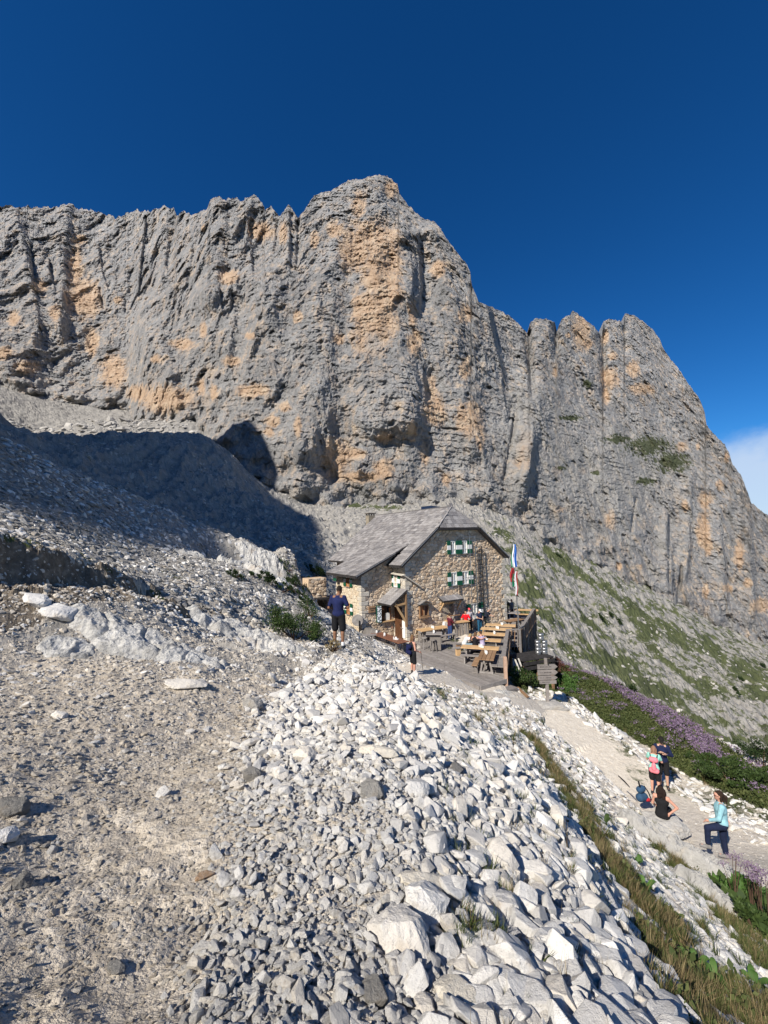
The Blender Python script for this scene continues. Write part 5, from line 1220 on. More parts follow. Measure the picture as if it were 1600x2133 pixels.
MB().box((.55, 1.22, 1.0), (.5, .08, 1.9)).build('door', MIRON, an)
# ------------------------------------------------------------------ terrace
deck = thing('terrace', 'grey timber terrace of long boards in front of the stone hut', 'terrace', H(0, 0, DECK), YAW)
DPOLY = [(-7.1, -8.75), (-5.38, -8.75), (-.62, -4.85), (.10, -5.15), (.95, -4.75), (7.0, -.95), (9.2, 2.6), (4.75, 6.0), (4.75, -.08), (-5.1, -.08), (-7.1, -3.0)]
pw = .155; s = -7.1
while s < 9.2:
    cs = [s + .01, s + pw - .01]
    ivs = []
    for c in cs:
        xs = []
        for i in range(len(DPOLY)):
            (x0, y0), (x1, y1) = DPOLY[i], DPOLY[(i + 1) % len(DPOLY)]
            if (x0 > c) != (x1 > c): xs.append(y0 + (c - x0) * (y1 - y0) / (x1 - x0))
        ivs.append(sorted(xs))
    if len(ivs[0]) >= 2 and len(ivs[1]) >= 2:
        a0, a1 = ivs[0][0], ivs[0][-1]; b0, b1 = ivs[1][0], ivs[1][-1]
        cuts = [0, 1] if a1 - a0 < 4.5 else [0, random.uniform(.35, .65), 1]
        for j in range(len(cuts) - 1):
            f0, f1 = cuts[j], cuts[j + 1]; g_ = .006
            zt = random.uniform(-.004, .004)
            V = [(cs[0], a0 + (a1 - a0) * f0 + g_, zt), (cs[1], b0 + (b1 - b0) * f0 + g_, zt), (cs[1], b0 + (b1 - b0) * f1 - g_, zt), (cs[0], a0 + (a1 - a0) * f1 - g_, zt)]
            MB().prism([np.array(v) for v in V], (0, 0, -.045)).build('plank', MWOODG, deck)
    s += pw
for q0, s0_, s1_ in ((-8.6, -7.05, -5.5), (-6.6, -7.05, -2.9), (-4.4, -7.05, 1.2), (-2.2, -7.05, 4.6), (-.4, -6.9, 7.1)):
    MB().box(((s0_ + s1_) / 2, q0, -.14), (s1_ - s0_, .14, .18)).build('joist', MWOODG, deck)
MB().bar((-7.12, -8.76, -.07), (-7.12, -3.0, -.07), .04, .18).build('edge_board', MWOODG, deck)
MB().bar((-7.1, -8.80, -.08), (-5.35, -8.80, -.08), .05, .20).build('edge_board', MWOODG, deck)
# step
st_ = thing('step', 'single thick grey timber step at the corner of the terrace', 'step', H(-6.1, -9.15, DECK - .38), YAW)
MB().box((0, 0, .06), (1.75, .42, .13), bev=.01).build('tread', MWOODG, st_); [MB().box((x, 0, -.10), (.12, .36, .18)).build('support', MWOODG, st_) for x in (-.7, .7)]
# railings ---------------------------------------------------------------
def railing(pts, label, hgt=1.0, drop=.25, nb=.17, x=False):
    a0 = H(*pts[0], DECK); t = thing('railing', label, 'railing', a0, 0)
    for (s0_, q0_), (s1_, q1_) in zip(pts[:-1], pts[1:]):
        A = H(s0_, q0_, DECK) - a0; B = H(s1_, q1_, DECK) - a0; Lg = np.linalg.norm(B - A); d = (B - A) / Lg; sd = np.cross(d, (0, 0, 1))
        MB().bar(A + (0, 0, hgt), B + (0, 0, hgt), .20, .05).build('top_rail', MWOODG, t)
        MB().bar(A + (0, 0, .12) + sd * .05, B + (0, 0, .12) + sd * .05, .05, .10).build('bottom_rail', MWOODG, t)
        n = max(1, int(Lg / 1.7))
        for i in range(n + 1): c = A + d * Lg * i / n + sd * .08; MB().bar(c + (0, 0, -.8), c + (0, 0, hgt - .02), .12, .12, up=d).build('post', MWOODB if i % 2 == 0 else MWOODG, t)
        m = int(Lg / nb)
        for i in range(1, m): c = A + d * Lg * i / m + sd * .10; MB().bar(c + (0, 0, -drop), c + (0, 0, hgt - .04) + d * .10, .045, .035, up=d).build('baluster', MWOODB if i % 3 else MWOODG, t)
    return t
railing([(-5.30, -8.62), (-.62, -4.78)], 'grey railing behind the long bench at the near edge of the terrace')
railing([(-.66, -4.72), (.12, -5.04), (.95, -4.62)], 'short cranked railing at the foot of the flagpole')
railing([(.95, -4.62), (6.95, -.88)], 'slatted wooden railing along the far side of the terrace', drop=.45, nb=.2)
# front post of the railing, pinkish new timber
pp = H(-5.33, -8.74, DECK); tag(MB().bar((pp[0], pp[1], pp[2] - .6), (pp[0], pp[1], pp[2] + 1.05), .16, .14, up=(1, 0, 0)).build('gate_post', isl('new pinkish timber', [(.50, .33, .24), (.54, .37, .27)], ns=3), None), 'reddish square post at the near end of the terrace railing', 'post')
p2 = PY(1082, 1345, 26.6); tag(MB().bar((p2[0], p2[1], p2[2] - .8), (p2[0], p2[1], p2[2] + 1.0), .22, .16, up=(1, 0, 0)).build('support_post', MWOODB), 'brown support post below the foot of the flagpole', 'post')
# furniture -----------------------------------------------------------------
uR = np.array([.34, .94, 0]); uR /= np.linalg.norm(uR); angT = math.atan2(-.34, .94)
def trestle(mb, x, w_, h_):
    mb.bar((x, -w_ * .36, 0), (x, -w_ * .20, h_), .09, .07, up=(1, 0, 0)); mb.bar((x, w_ * .36, 0), (x, w_ * .20, h_), .09, .07, up=(1, 0, 0)); mb.bar((x, -w_ * .40, h_ - .05), (x, w_ * .40, h_ - .05), .07, .08); mb.bar((x, -w_ * .42, .05), (x, w_ * .42, .05), .09, .08)
def table(c, ang, Lg, W, label, mat=MWOODY, h_=.76, n=4, leg=MWOODG, group=None, name='table'):
    t = thing(name, label, name, c, ang, group)
    for i in range(n): MB().box((0, -W / 2 + W * (i + .5) / n, h_ - .02), (Lg, W / n - .014, .045), bev=.006).build('plank', mat, t)
    for x in (-Lg * .36, Lg * .36): mb = MB(); trestle(mb, x, W, h_ - .04); mb.build('leg', leg, t)
    MB().box((0, 0, h_ * .35), (Lg * .72, .06, .10)).build('stretcher', leg, t)
    return t
def bench(c, ang, Lg, label, mat=MWOODG, W=.30, h_=.45, n=1, group=None):
    t = thing('bench', label, 'bench', c, ang, group)
    for i in range(n): MB().box((0, -W / 2 + W * (i + .5) / n, h_ - .02), (Lg, W / n - .012, .045), bev=.006).build('seat', mat, t)
    for x in (-Lg * .38, Lg * .38): mb = MB(); trestle(mb, x, W, h_ - .04); mb.build('leg', mat if mat is MWOODG else MWOODG, t)
    return t
def caddy(c, label, sc_=1.0):
    t = thing('condiment_caddy', label, 'condiment caddy', c, random.uniform(0, 3), 'white caddies standing on the terrace tables')
    MB().prism([(-.10, -.05, 0), (.10, -.05, 0), (.05, -.05, .15), (-.05, -.05, .15)], (0, .10, 0)).build('napkin_holder', MPAPER, t); MB().lathe([(.025, 0), (.03, .02), (.028, .12), (.012, .15), (.012, .18)], 8, (.14, .03, 0)).build('bottle', MPAPER, t)
    MB().lathe([(.03, 0), (.035, .06), (.03, .07)], 8, (-.13, .02, 0)).build('cup', MPAPER, t)
TB = [  # centre px, py (table top), length, label, caddy?
 ((1000, 1348), 2.05, .72, 0, 'pale table in the nearest crosswise row on the terrace', 'caddy on the nearest crosswise table'),
 ((1008, 1332), 2.00, .70, 0, 'pale table where the couple leans together', 'caddy beside the leaning couple'),
 ((1027, 1320), 1.95, .70, 0, 'pale table with a short bench beyond, third row from the terrace corner', 'caddy on the third crosswise table'),
 ((1034, 1309.5), 2.00, .70, 0, 'pale table in front of the man with the white cap', 'caddy on the table by the white-capped man'),
 ((1043, 1301.5), 2.00, .70, 0, 'pale table nearest the hut wall in the crosswise rows', 'caddy on the table nearest the hut wall'),
]
for i, ((px, py), Lg, W, da, lab, cl) in enumerate(TB):
    c = PZ(px, py, DECK + .76); table((c[0], c[1], DECK), angT + da, Lg, W, lab, n=3, group='crosswise pale tables of the terrace'); cc = c - uR * .05 + np.array([.1, 0, 0]); caddy((cc[0], cc[1], DECK + .765), 'white ' + cl)
    for sg, wh in ((-1, 'near'), (1, 'far')):
        b = c + sg * uR * .62; bench((b[0], b[1], DECK), angT, Lg * .98, '%s-side bench of the %s' % (wh, lab.replace('pale table', 'table')), MWOODY if sg > 0 and i > 1 else MWOODG, group='crosswise benches of the terrace')
c = PZ(1015, 1364, DECK + .76); table((c[0], c[1], DECK), angT + math.pi / 2, 1.75, .82, 'brown table of wide boards standing lengthwise beside the railing bench', MWOODB, n=4); caddy((c[0], c[1] + .2, DECK + .765), 'white caddy on the brown lengthwise table')
a_ = c - np.array([math.cos(angT), math.sin(angT), 0]) * .62; bench((a_[0], a_[1] - .2, DECK), angT + math.pi / 2, 1.5, 'brown bench on the left side of the brown lengthwise table', MWOODB)
# long bench along the railing
A = H(-5.35, -8.25, DECK); B = H(-1.05, -4.65, DECK); m_ = (A + B) / 2; dAB = B - A; bench(m_, math.atan2(dAB[1], dAB[0]), np.linalg.norm(dAB), 'long dark grey bench running along the terrace railing', MWOODG, W=.62, n=2, h_=.47)
# stool blocks left of the rows
for (px, py, lab) in ((955, 1340, 'upper wooden stump stool at the left end of the nearest table'), (954, 1349, 'lower orange-footed stump stool at the left end of the nearest table')):
    c = PZ(px, py, DECK + .45); t = thing('stool', lab, 'stool', (c[0], c[1], DECK), .3); MB().box((0, 0, .43), (.36, .30, .06), bev=.01).build('seat', MWOODG, t); MB().box((0, 0, .20), (.24, .22, .40)).build('base', MWOODY if 'orange' in lab else MWOODB, t)
# table along the wall
c = (PZ(870, 1311, -6.2) + PZ(925, 1303, -6.2)) / 2; dv = PZ(925, 1303, -6.2) - PZ(870, 1311, -6.2)
aw_ = math.atan2(dv[1], dv[0]); table((c[0] + .1, c[1] - .3, DECK), aw_, 2.3, .85, 'pale table standing along the hut wall by the barrel', MWOODY, n=4); caddy((c[0] + .1, c[1] - .3, DECK + .765), 'white caddy on the table along the hut wall')
nv = np.array([math.sin(aw_), -math.cos(aw_), 0]); bb = c + nv * 1.0; bench((bb[0] + .5, bb[1] - .1, DECK), aw_, 1.5, 'short grey bench in front of the table along the hut wall')
# high table with stools
c = (PZ(892, 1320, -5.95) + PZ(917, 1322, -5.95)) / 2; t = thing('high_table', 'grey stone-topped high table standing free on the terrace boards', 'table', (c[0], c[1], DECK), -.15)
MB().box((0, .1, 1.02), (1.0, .72, .07), bev=.02).build('table_top', MWOODG, t); MB().box((.06, .12, .5), (.66, .40, .98), bev=.05).build('base', simple('grey boarded base', (.20, .18, .16), .9, .35, 8, stretch=(8, 8, 1)), t); caddy((c[0], c[1] + .1, DECK + 1.06), 'white caddy on the free high table')
for (px, py, lab) in ((903, 1357, 'bar stool in front of the high table'), (885, 1352, 'bar stool at the left end of the high table'), (877, 1338, 'bar stool farthest from the high table, by the barrel'), ):
    c = PZ(px, py, DECK); t = thing('bar_stool', lab, 'stool', c, .4); MB().lathe([(.17, .66), (.18, .68), (.18, .71), (.16, .72)], 12).build('seat', MWOODG, t)
    for a in range(4): ca, sa = math.cos(a * math.pi / 2 + .7), math.sin(a * math.pi / 2 + .7); MB().bar((ca * .22, sa * .22, 0), (ca * .12, sa * .12, .67), .04, .04, up=(1, .01, 0)).build('leg', MWOODG, t)
    MB().tube([(math.cos(a * math.pi / 2 + .7) * .19, math.sin(a * math.pi / 2 + .7) * .19, .25) for a in range(5)], .016, 6).build('foot_ring', MWOODG, t)
# long red-brown table on the stones at the left of the terrace
A = PZ(772, 1314, -6.15); B = PZ(842, 1338, -6.15); c = (A + B) / 2; dv = B - A; al = math.atan2(dv[1], dv[0]); table((c[0], c[1], -6.93), al, np.linalg.norm(dv), .78, 'long red-brown table running from the hut wall to the terrace', MWOODR, n=3, h_=.78)
nv = np.array([math.sin(al), -math.cos(al), 0]); 
if nv[0] > 0: nv = -nv
for i, f in enumerate((.2, .45, .78)): q_ = A + dv * f; caddy((q_[0], q_[1], -6.15 + .005), 'white caddy on the long red-brown table, %s' % ('end by the hut', 'middle', 'end by the terrace')[i])
bb = c + nv * .72; bench((bb[0], bb[1], -6.95), al, 3.0, 'grey bench on the stony side of the long red-brown table'); bb = c + nv * 1.25 + dv * -.22; bench((bb[0], bb[1], -6.6), al, 1.6, 'broken brown bench lying on the rocks beside the long table', MWOODB, n=2, W=.4, h_=.4)
bb = c - nv * .72; bench((bb[0], bb[1], -6.95), al, 2.6, 'grey bench on the terrace side of the long red-brown table')
# table behind the standing man
c = PZ(676, 1302, -4.55); zt_ = float(gz(c[0], c[1])); table((c[0], c[1], -4.55 - .78), -.1, 2.2, .8, 'pale table on the ground behind the man in navy', MWOODY, n=4, h_=.78); caddy((c[0] - .2, c[1], -4.545), 'white caddy on the table behind the man in navy'); bench((c[0] + .2, c[1] - .75, -4.55 - .78), -.1, 2.3, 'grey bench in front of the table behind the man in navy'); bench((c[0] + 1.9, c[1] - .9, -4.55 - .85), .25, 1.8, 'grey bench right of the man in navy')
# barrel
c = PZ(849, 1334, DECK); t = thing('barrel', 'grey wooden barrel with a round tray on top beside the side door', 'barrel', c)
k = NT('barrel staves'); v = k.coord('Object'); wv_ = k.n('ShaderNodeTexWave', wave_type='RINGS'); k.col(k.ramp(k.noise(k.coord('Object', (9, 9, .8)), 2.5, 4), [(.35, (.10, .11, .12)), (.65, (.24, .25, .26))])); MBAR = k.m
for a in range(16):
    am = 2 * math.pi * (a + .5) / 16; hw = math.pi / 16 * .94; V = []; F = []
    pr = [(.27, 0), (.315, .22), (.33, .42), (.315, .62), (.27, .84)]
    for r0_, z0_ in pr:
        for q_ in (am - hw, am + hw): V.append((r0_ * math.cos(q_), r0_ * math.sin(q_), z0_))
    for r0_, z0_ in pr:
        for q_ in (am - hw, am + hw): V.append(((r0_ - .03) * math.cos(q_), (r0_ - .03) * math.sin(q_), z0_))
    for i in range(4): F += [[2 * i, 2 * i + 1, 2 * i + 3, 2 * i + 2], [10 + 2 * i + 1, 10 + 2 * i, 10 + 2 * i + 2, 10 + 2 * i + 3], [2 * i + 1, 10 + 2 * i + 1, 10 + 2 * i + 3, 2 * i + 3], [2 * i, 2 * i + 2, 10 + 2 * i + 2, 10 + 2 * i]]
    F += [[8, 9, 19, 18]]; MB().add(V, F).build('stave', MBAR, t)
for z, rr2 in ((.10, .297), (.26, .325), (.58, .325), (.74, .297)): MB().lathe([(rr2, z - .02), (rr2 + .006, z - .018), (rr2 + .006, z + .018), (rr2, z + .02)], 24).build('hoop', MIRON, t)
MB().lathe([(.26, .80), (.26, .83)], 20).build('barrel_head', MWOODG, t)
tr = thing('tray', 'round pale wooden tray lying on top of the barrel', 'tray', (c[0], c[1], DECK + .845)); MB().lathe([(.05, 0), (.44, 0), (.46, .03), (.44, .04), (.05, .02)], 24).build('tray_board', MWOODG, tr)
# bar counter
A = PZ(945, 1297, -5.9); B = PZ(973, 1293.5, -5.9); c = (A + B) / 2; dv = B - A; ab = math.atan2(dv[1], dv[0]); Lb = np.linalg.norm(dv)
t = thing('bar_counter', 'rustic bar counter of upright split logs near the hut entrance', 'bar counter', (c[0], c[1], DECK), ab)
MB().box((0, .1, 1.03), (Lb + .25, .55, .06), bev=.01).build('counter_top', MWOODY, t); MB().box((-Lb / 2 + .08, .75, 1.0), (.22, 1.2, .06)).build('counter_top', MWOODY, t); MB().box((0, .85, 1.35), (Lb, .08, .05)).build('back_shelf', MWOODB, t); MB().box((-Lb / 2 + .1, .85, 1.1), (.1, .1, .6)).build('post', MWOODY, t)
for i in range(9):
    x = -Lb / 2 + Lb * (i + .5) / 9; MB().bar((x + random.uniform(-.04, .04), -.1, 0), (x + random.uniform(-.05, .05), -.08, 1.0), .10, .07, up=(0, 1, 0)).build('log_panel', MWOODG if i % 2 else isl('bleached log', [(.42, .36, .29), (.36, .31, .26)], streak=.5), t)
# flagpole and flags
base = H(.13, -5.05, DECK); tp = PY(1069, 1131, base[1]); fp = thing('flagpole', 'slim grey flagpole rising from the terrace railing', 'flagpole', (base[0], base[1], DECK - .3))
MB().tube([(0, 0, 0), (tp[0] - base[0], 0, tp[2] - DECK + .3)], [.045, .028], 8).build('pole', MSTEEL, fp); MB().lathe([(.0, 0), (.05, .03), (.05, .07), (0, .10)], 8, (tp[0] - base[0], 0, tp[2] - DECK + .3)).build('finial', MSTEEL, fp)
def flag(px0, py0, px1, py1, bands, name, label, twist=0.0):
    Y = base[1]; n = 26; m = 18; P_ = np.zeros((m, n, 3)); 
    a = PY((px0 + px1) / 2, py0, Y); b = PY((px0 + px1) / 2, py1, Y); wd = (px1 - px0) / FPX * Y
    for j in range(m):
        f = j / (m - 1); wj = wd * (.35 + .65 * math.sin(math.pi * min(.5, f * .9 + .12)))
        for i in range(n):
            u = i / (n - 1) - .5; P_[j, i] = a + (b - a) * f + np.array([u * wj + .03 * math.sin(f * 7 + twist), .05 * math.sin(u * 16 + f * 2.5 + twist) - .03, -.10 * wd * math.cos(u * 7 + twist) * f])
    o = mesh_np('flag', P_.reshape(-1, 3), grid_faces(m, n), smooth=True)
    for mt in bands: o.materials.append(mt)
    nb = len(bands); mi = np.array([min(nb - 1, int((q % (n - 1)) / (n - 1) * nb)) for q in range((m - 1) * (n - 1))]); o.polygons.foreach_set('material_index', mi.astype(np.int32))
    ob = obj('flag', o); sm = ob.modifiers.new('cloth', 'SOLIDIFY'); sm.thickness = .006; tag(ob, label, 'flag'); return ob
fc = lambda n_, c_: simple(n_, c_, .7, .05)
F_B, F_W, F_G, F_R, F_M = fc('flag blue', (.03, .14, .50)), fc('flag white', (.78, .79, .82)), fc('flag green', (.01, .20, .10)), fc('flag red', (.38, .03, .035)), fc('flag maroon', (.16, .02, .025))
flag(1065, 1134, 1076, 1182, [F_G, F_W, F_W, F_B, F_B], 'f', 'blue, white and green flag hanging at the top of the flagpole', .4)
flag(1063, 1183, 1071, 1212, [F_R, F_M, F_R], 'f', 'dark red flag hanging half way down the flagpole', 1.1)
flag(1067, 1195, 1072, 1222, [F_G, F_G, F_W], 'f', 'green cloth hanging behind the dark red flag', 2.0)
flag(1073, 1190, 1078, 1240, [F_W, F_W, F_R, F_R], 'f', 'white and red cloth hanging lowest on the flagpole', 2.9)
# shaded corner: tables with orange benches
for (px, py, lab, mt, Lg) in ((1070, 1291, 'brown table by the far railing, beside the shaded corner', MWOODB, 1.5), (1096, 1270, 'orange-topped table in the far corner of the terrace', MWOODY, 1.9), (1066, 1276, 'round-edged table in the shade of the hut', MWOODG, 1.3)):
    c = PZ(px, py, DECK + .76); table((c[0], c[1], DECK), angT + (.9 if 'far railing' in lab else 0), Lg, .7, lab, mt, n=3)
c = PZ(1098, 1279, DECK + .46); bench((c[0], c[1], DECK), angT, 1.8, 'orange bench in the far corner of the terrace', MWOODY)
MSHADEW = simple('shade-dark planks', (.035, .032, .031), .85, .35)  # near-black tone puts the shade below the terrace into the colour
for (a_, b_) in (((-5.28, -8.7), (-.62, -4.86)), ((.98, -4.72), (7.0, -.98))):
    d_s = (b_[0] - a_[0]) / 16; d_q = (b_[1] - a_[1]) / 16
    for i in range(16): MB().bar((a_[0] + d_s * (i + .5), a_[1] + d_q * (i + .5), -.06), (a_[0] + d_s * (i + .5), a_[1] + d_q * (i + .5), -1.9), math.hypot(d_s, d_q) * .94, .03, up=(d_q, -d_s, 0)).build('shade_skirt_board', MSHADEW, deck)  # added dark boards stand for the shaded void under the terrace
# low platform with steel kegs under the railing
c = PY(1105, 1368, 24.4); pf = thing('platform', 'dark low timber platform below the terrace railing', 'platform', (c[0], c[1], c[2]), .35)
for i in range(8): MB().box((-.95 + .27 * i, 0, .05), (.25, 1.4, .05)).build('plank', MSHADEW, pf)  # planks coloured dark in place of the terrace's cast shade
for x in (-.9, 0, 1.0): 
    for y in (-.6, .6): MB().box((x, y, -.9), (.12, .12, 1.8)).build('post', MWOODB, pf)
for z in (-.12, -.38): MB().box((0, -.72, z), (2.2, .05, .18)).build('side_board', MSHADEW, pf)
kz = PY(1128, 1362, 24.6)
for i, (dx, dy, dz, lab) in enumerate(((-.18, 0, 0, 'lower left steel keg of the keg stack'), (.20, .02, 0, 'lower right steel keg of the keg stack'), (-.17, .03, .40, 'middle left steel keg of the keg stack'), (.21, 0, .40, 'middle right steel keg of the keg stack'), (.02, .02, .80, 'topmost steel keg of the keg stack'))):
    t = thing('keg', lab, 'keg', (kz[0] + dx, kz[1] + dy, kz[2] + dz), 0, 'steel kegs stacked below the terrace'); MB().lathe([(.155, 0), (.16, .02), (.16, .08), (.17, .10), (.17, .14), (.16, .16), (.16, .26), (.17, .28), (.17, .32), (.16, .34), (.155, .39)], 16).build('body', MSTEEL, t); MB().lathe([(.04, .39), (.04, .41)], 8).build('valve', MIRON, t)
for i, (a, b) in enumerate((((1073, 1374), (1083, 1398)), ((1080, 1372), (1086, 1388)))):
    p, q_ = PY(*a, 22.6), PY(*b, 22.0); tag(MB().bar(p, q_, .07, .05).build('plank', isl('birch plank', [(.55, .52, .45), (.6, .57, .5)], streak=.5)), ('longer' if i == 0 else 'shorter') + ' pale plank leaning in the dark below the terrace', 'plank')
p, q_ = PY(1000 + 78, 1432, 20.4), PY(1100, 1452, 19.6); tag(MB().bar(p, q_, .12, .06).build('beam', MWOODB), 'old brown beam lying on the ground behind the terrace step', 'beam')
# signpost
sb = PY(1142, 1477, 19.6); gzs = float(gz(sb[0], sb[1])); t = thing('signpost', 'weathered grey trail signpost with arrow boards set in a stone', 'signpost', (sb[0], sb[1], gzs), 0)
hp_ = PY(1142, 1371, 19.6)[2] - gzs
MB().bar((0, 0, -.1), (0, 0, hp_), .13, .13, up=(1, 0, 0), bev=.01).build('post', MWOODG, t)
def arrow(y0, y1, x0, x1, pt, lab=None):
    z1 = PY(1142, y0, 19.6)[2] - gzs; z0 = PY(1142, y1, 19.6)[2] - gzs; k_ = 19.6 / FPX; a, b = (x0 - 1142) * k_, (x1 - 1142) * k_; zm = (z0 + z1) / 2; tipw = .14
    poly = [(a, -.10, z0), (b - tipw, -.10, z0), (b, -.10, zm), (b - tipw, -.10, z1), (a, -.10, z1)] if pt else [(a, -.10, z0), (b, -.10, z0), (b, -.10, z1), (a, -.10, z1)]
    o = MB().prism([np.array(p_) for p_ in poly], (0, .035, 0)).build('arrow_board', MWOODG, t)
    mb = MB(); x = a + .12
    while x < b - .3: wl = random.uniform(.03, .06); mb.box((x, -.102, zm), (wl * .7, .004, (z1 - z0) * .22)); x += wl + random.choice((0.0, 0.0, .05))
    mb.build('lettering', simple('faded lettering', (.10, .09, .085), .9), o); return o
arrow(1382.5, 1392.5, 1123, 1164, True); arrow(1394, 1404.5, 1123, 1164, True); arrow(1406, 1414.5, 1123, 1163, True); arrow(1416, 1423, 1126, 1160, False)
MB().prism([np.array((.02, -.16, hp_ + .0)), np.array((.10, .25, hp_ - .02)), np.array((.10, .25, hp_ - .22)), np.array((.03, -.16, hp_ - .26))], (.03, 0, 0)).build('arrow_board', MDARKW, t)
me = rock_mesh('boulder', 77, sub=4, flat=.6, elong=1.3, cuts=12); me.materials.append(MSCREE); o = obj('boulder', me); o.location = (sb[0] + .1, sb[1] - .05, gzs - .02); o.scale = (1.5, 1.1, .8); tag(o, 'rounded grey boulder at the foot of the signpost', 'boulder')
# boulder and round stone by the wing corner
bc = H(-7.2, 1.0, -6.5); me = rock_mesh('boulder', 78, sub=4, flat=.85, elong=1.4, cuts=10); me.materials.append(simple('dark grey rock', (.17, .155, .14), .9, .3, 2, bump=.6)); o = obj('boulder', me); o.location = (bc[0], bc[1], bc[2] + .2); o.scale = (1.35,) * 3; tag(o, 'large dark grey boulder at the corner of the hut wing', 'boulder')
bc = PY(745, 1300, 27.6); t = thing('millstone', 'round grey stone disc standing on a metal foot left of the dark boulder', 'stone disc', bc); mb = MB(); mb.lathe([(.08, -.06), (.36, -.06), (.38, -.03), (.38, .03), (.36, .06), (.08, .06)], 20); V_ = np.array(mb.V); V_ = V_[:, [0, 2, 1]] * (1, -1, 1) + (0, 0, .25); mb.V = [tuple(a) for a in V_]; mb.build('disc', simple('grey disc stone', (.28, .26, .24), .9, .3, 5), t); MB().tube([(0.12, -.12, .25), (.12, -.12, -.5)], .04, 8).build('foot', MIRON, t)
# ------------------------------------------------------------------ people
def surface_nets(F, org, h):
    """F: grid of signed distance; returns verts, quads"""
    nx, ny, nz = F.shape; S = F < 0
    c = [(i, j, k) for i in (0, 1) for j in (0, 1) for k in (0, 1)]
    sl = lambda i, j, k: (slice(i, nx - 1 + i), slice(j, ny - 1 + j), slice(k, nz - 1 + k))
    cnt = sum(S[sl(*q)].astype(np.int8) for q in c); act = (cnt > 0) & (cnt < 8); idx = -np.ones(act.shape, int); ii = np.argwhere(act); idx[act] = np.arange(len(ii))
    acc = np.zeros((len(ii), 3)); num = np.zeros(len(ii))
    for a in range(8):
        for b in range(a + 1, 8):
            d = [c[b][t] - c[a][t] for t in range(3)]
            if sum(abs(q) for q in d) != 1: continue
            fa = F[ii[:, 0] + c[a][0], ii[:, 1] + c[a][1], ii[:, 2] + c[a][2]]; fb = F[ii[:, 0] + c[b][0], ii[:, 1] + c[b][1], ii[:, 2] + c[b][2]]
            m = (fa < 0) != (fb < 0); t = np.where(m, fa / (fa - fb + 1e-12), 0)
            p = np.array(c[a])[None] + t[:, None] * np.array(d)[None]; acc += p * m[:, None]; num += m
    V = (ii + acc / num[:, None]) * h + org; Q = []
    for ax in range(3):
        o1, o2 = [(1, 2), (2, 0), (0, 1)][ax]
        A = S; B = np.roll(S, -1, ax); e = (A != B); slc = [slice(1, -1)] * 3; e2 = np.zeros_like(e); e2[tuple(slc)] = e[tuple(slc)]
        q = np.argwhere(e2)
        if not len(q): continue
        u1 = np.zeros(3, int); u1[o1] = 1; u2 = np.zeros(3, int); u2[o2] = 1
        g = lambda p: idx[p[:, 0], p[:, 1], p[:, 2]]
        quad = np.stack([g(q - u1 - u2), g(q - u2), g(q), g(q - u1)], 1); fl = ~A[q[:, 0], q[:, 1], q[:, 2]]
        quad[fl] = quad[fl][:, ::-1]; Q.append(quad[(quad >= 0).all(1)])
    return V, np.concatenate(Q)
def sdf_mesh(name, caps, h=.018, k=.02, cut=None):
    """caps: (a, b, ra, rb[, squash xyz]) rounded cones blended together"""
    P = np.array([c[0] for c in caps] + [c[1] for c in caps], float); rm = max(max(c[2], c[3]) for c in caps)
    lo = P.min(0) - rm - .04; hi = P.max(0) + rm + .04; n = np.ceil((hi - lo) / h).astype(int) + 1
    G = np.stack(np.meshgrid(*[lo[i] + np.arange(n[i]) * h for i in range(3)], indexing='ij'), -1).astype(np.float32)
    F = np.full(G.shape[:3], 9.0, np.float32)
    for cp in caps:
        a = np.array(cp[0], np.float32); b = np.array(cp[1], np.float32); d = b - a; L2 = float(d @ d)
        pa = G - a; t = np.clip((pa @ d) / L2, 0, 1) if L2 > 1e-9 else np.zeros(F.shape, np.float32)
        q = pa - t[..., None] * d
        if len(cp) > 4: q = q / np.array(cp[4], np.float32)
        D = np.sqrt((q ** 2).sum(-1)) - (cp[2] + (cp[3] - cp[2]) * t)
        if k > 0:
            hh = np.clip(.5 + .5 * (F - D) / k, 0, 1); F = F + hh * (D - F) - k * hh * (1 - hh)
        else: F = np.minimum(F, D)
    if cut is not None: F = np.maximum(F, cut(G))
    V, Q = surface_nets(F, lo, h)
    return mesh_np(name, V, Q, smooth=True)
SKIN = simple('skin light', (.50, .30, .21), .6, .08); SKIN2 = simple('skin tan', (.24, .125, .075), .6, .08); SKINP = simple('skin sunburnt', (.55, .29, .21), .6, .08)
CL = {}
def cloth(c, nm=None):
    if c not in CL: CL[c] = simple(nm or 'cloth %d' % len(CL), c, .9, .18, 14, bump=.3)
    return CL[c]
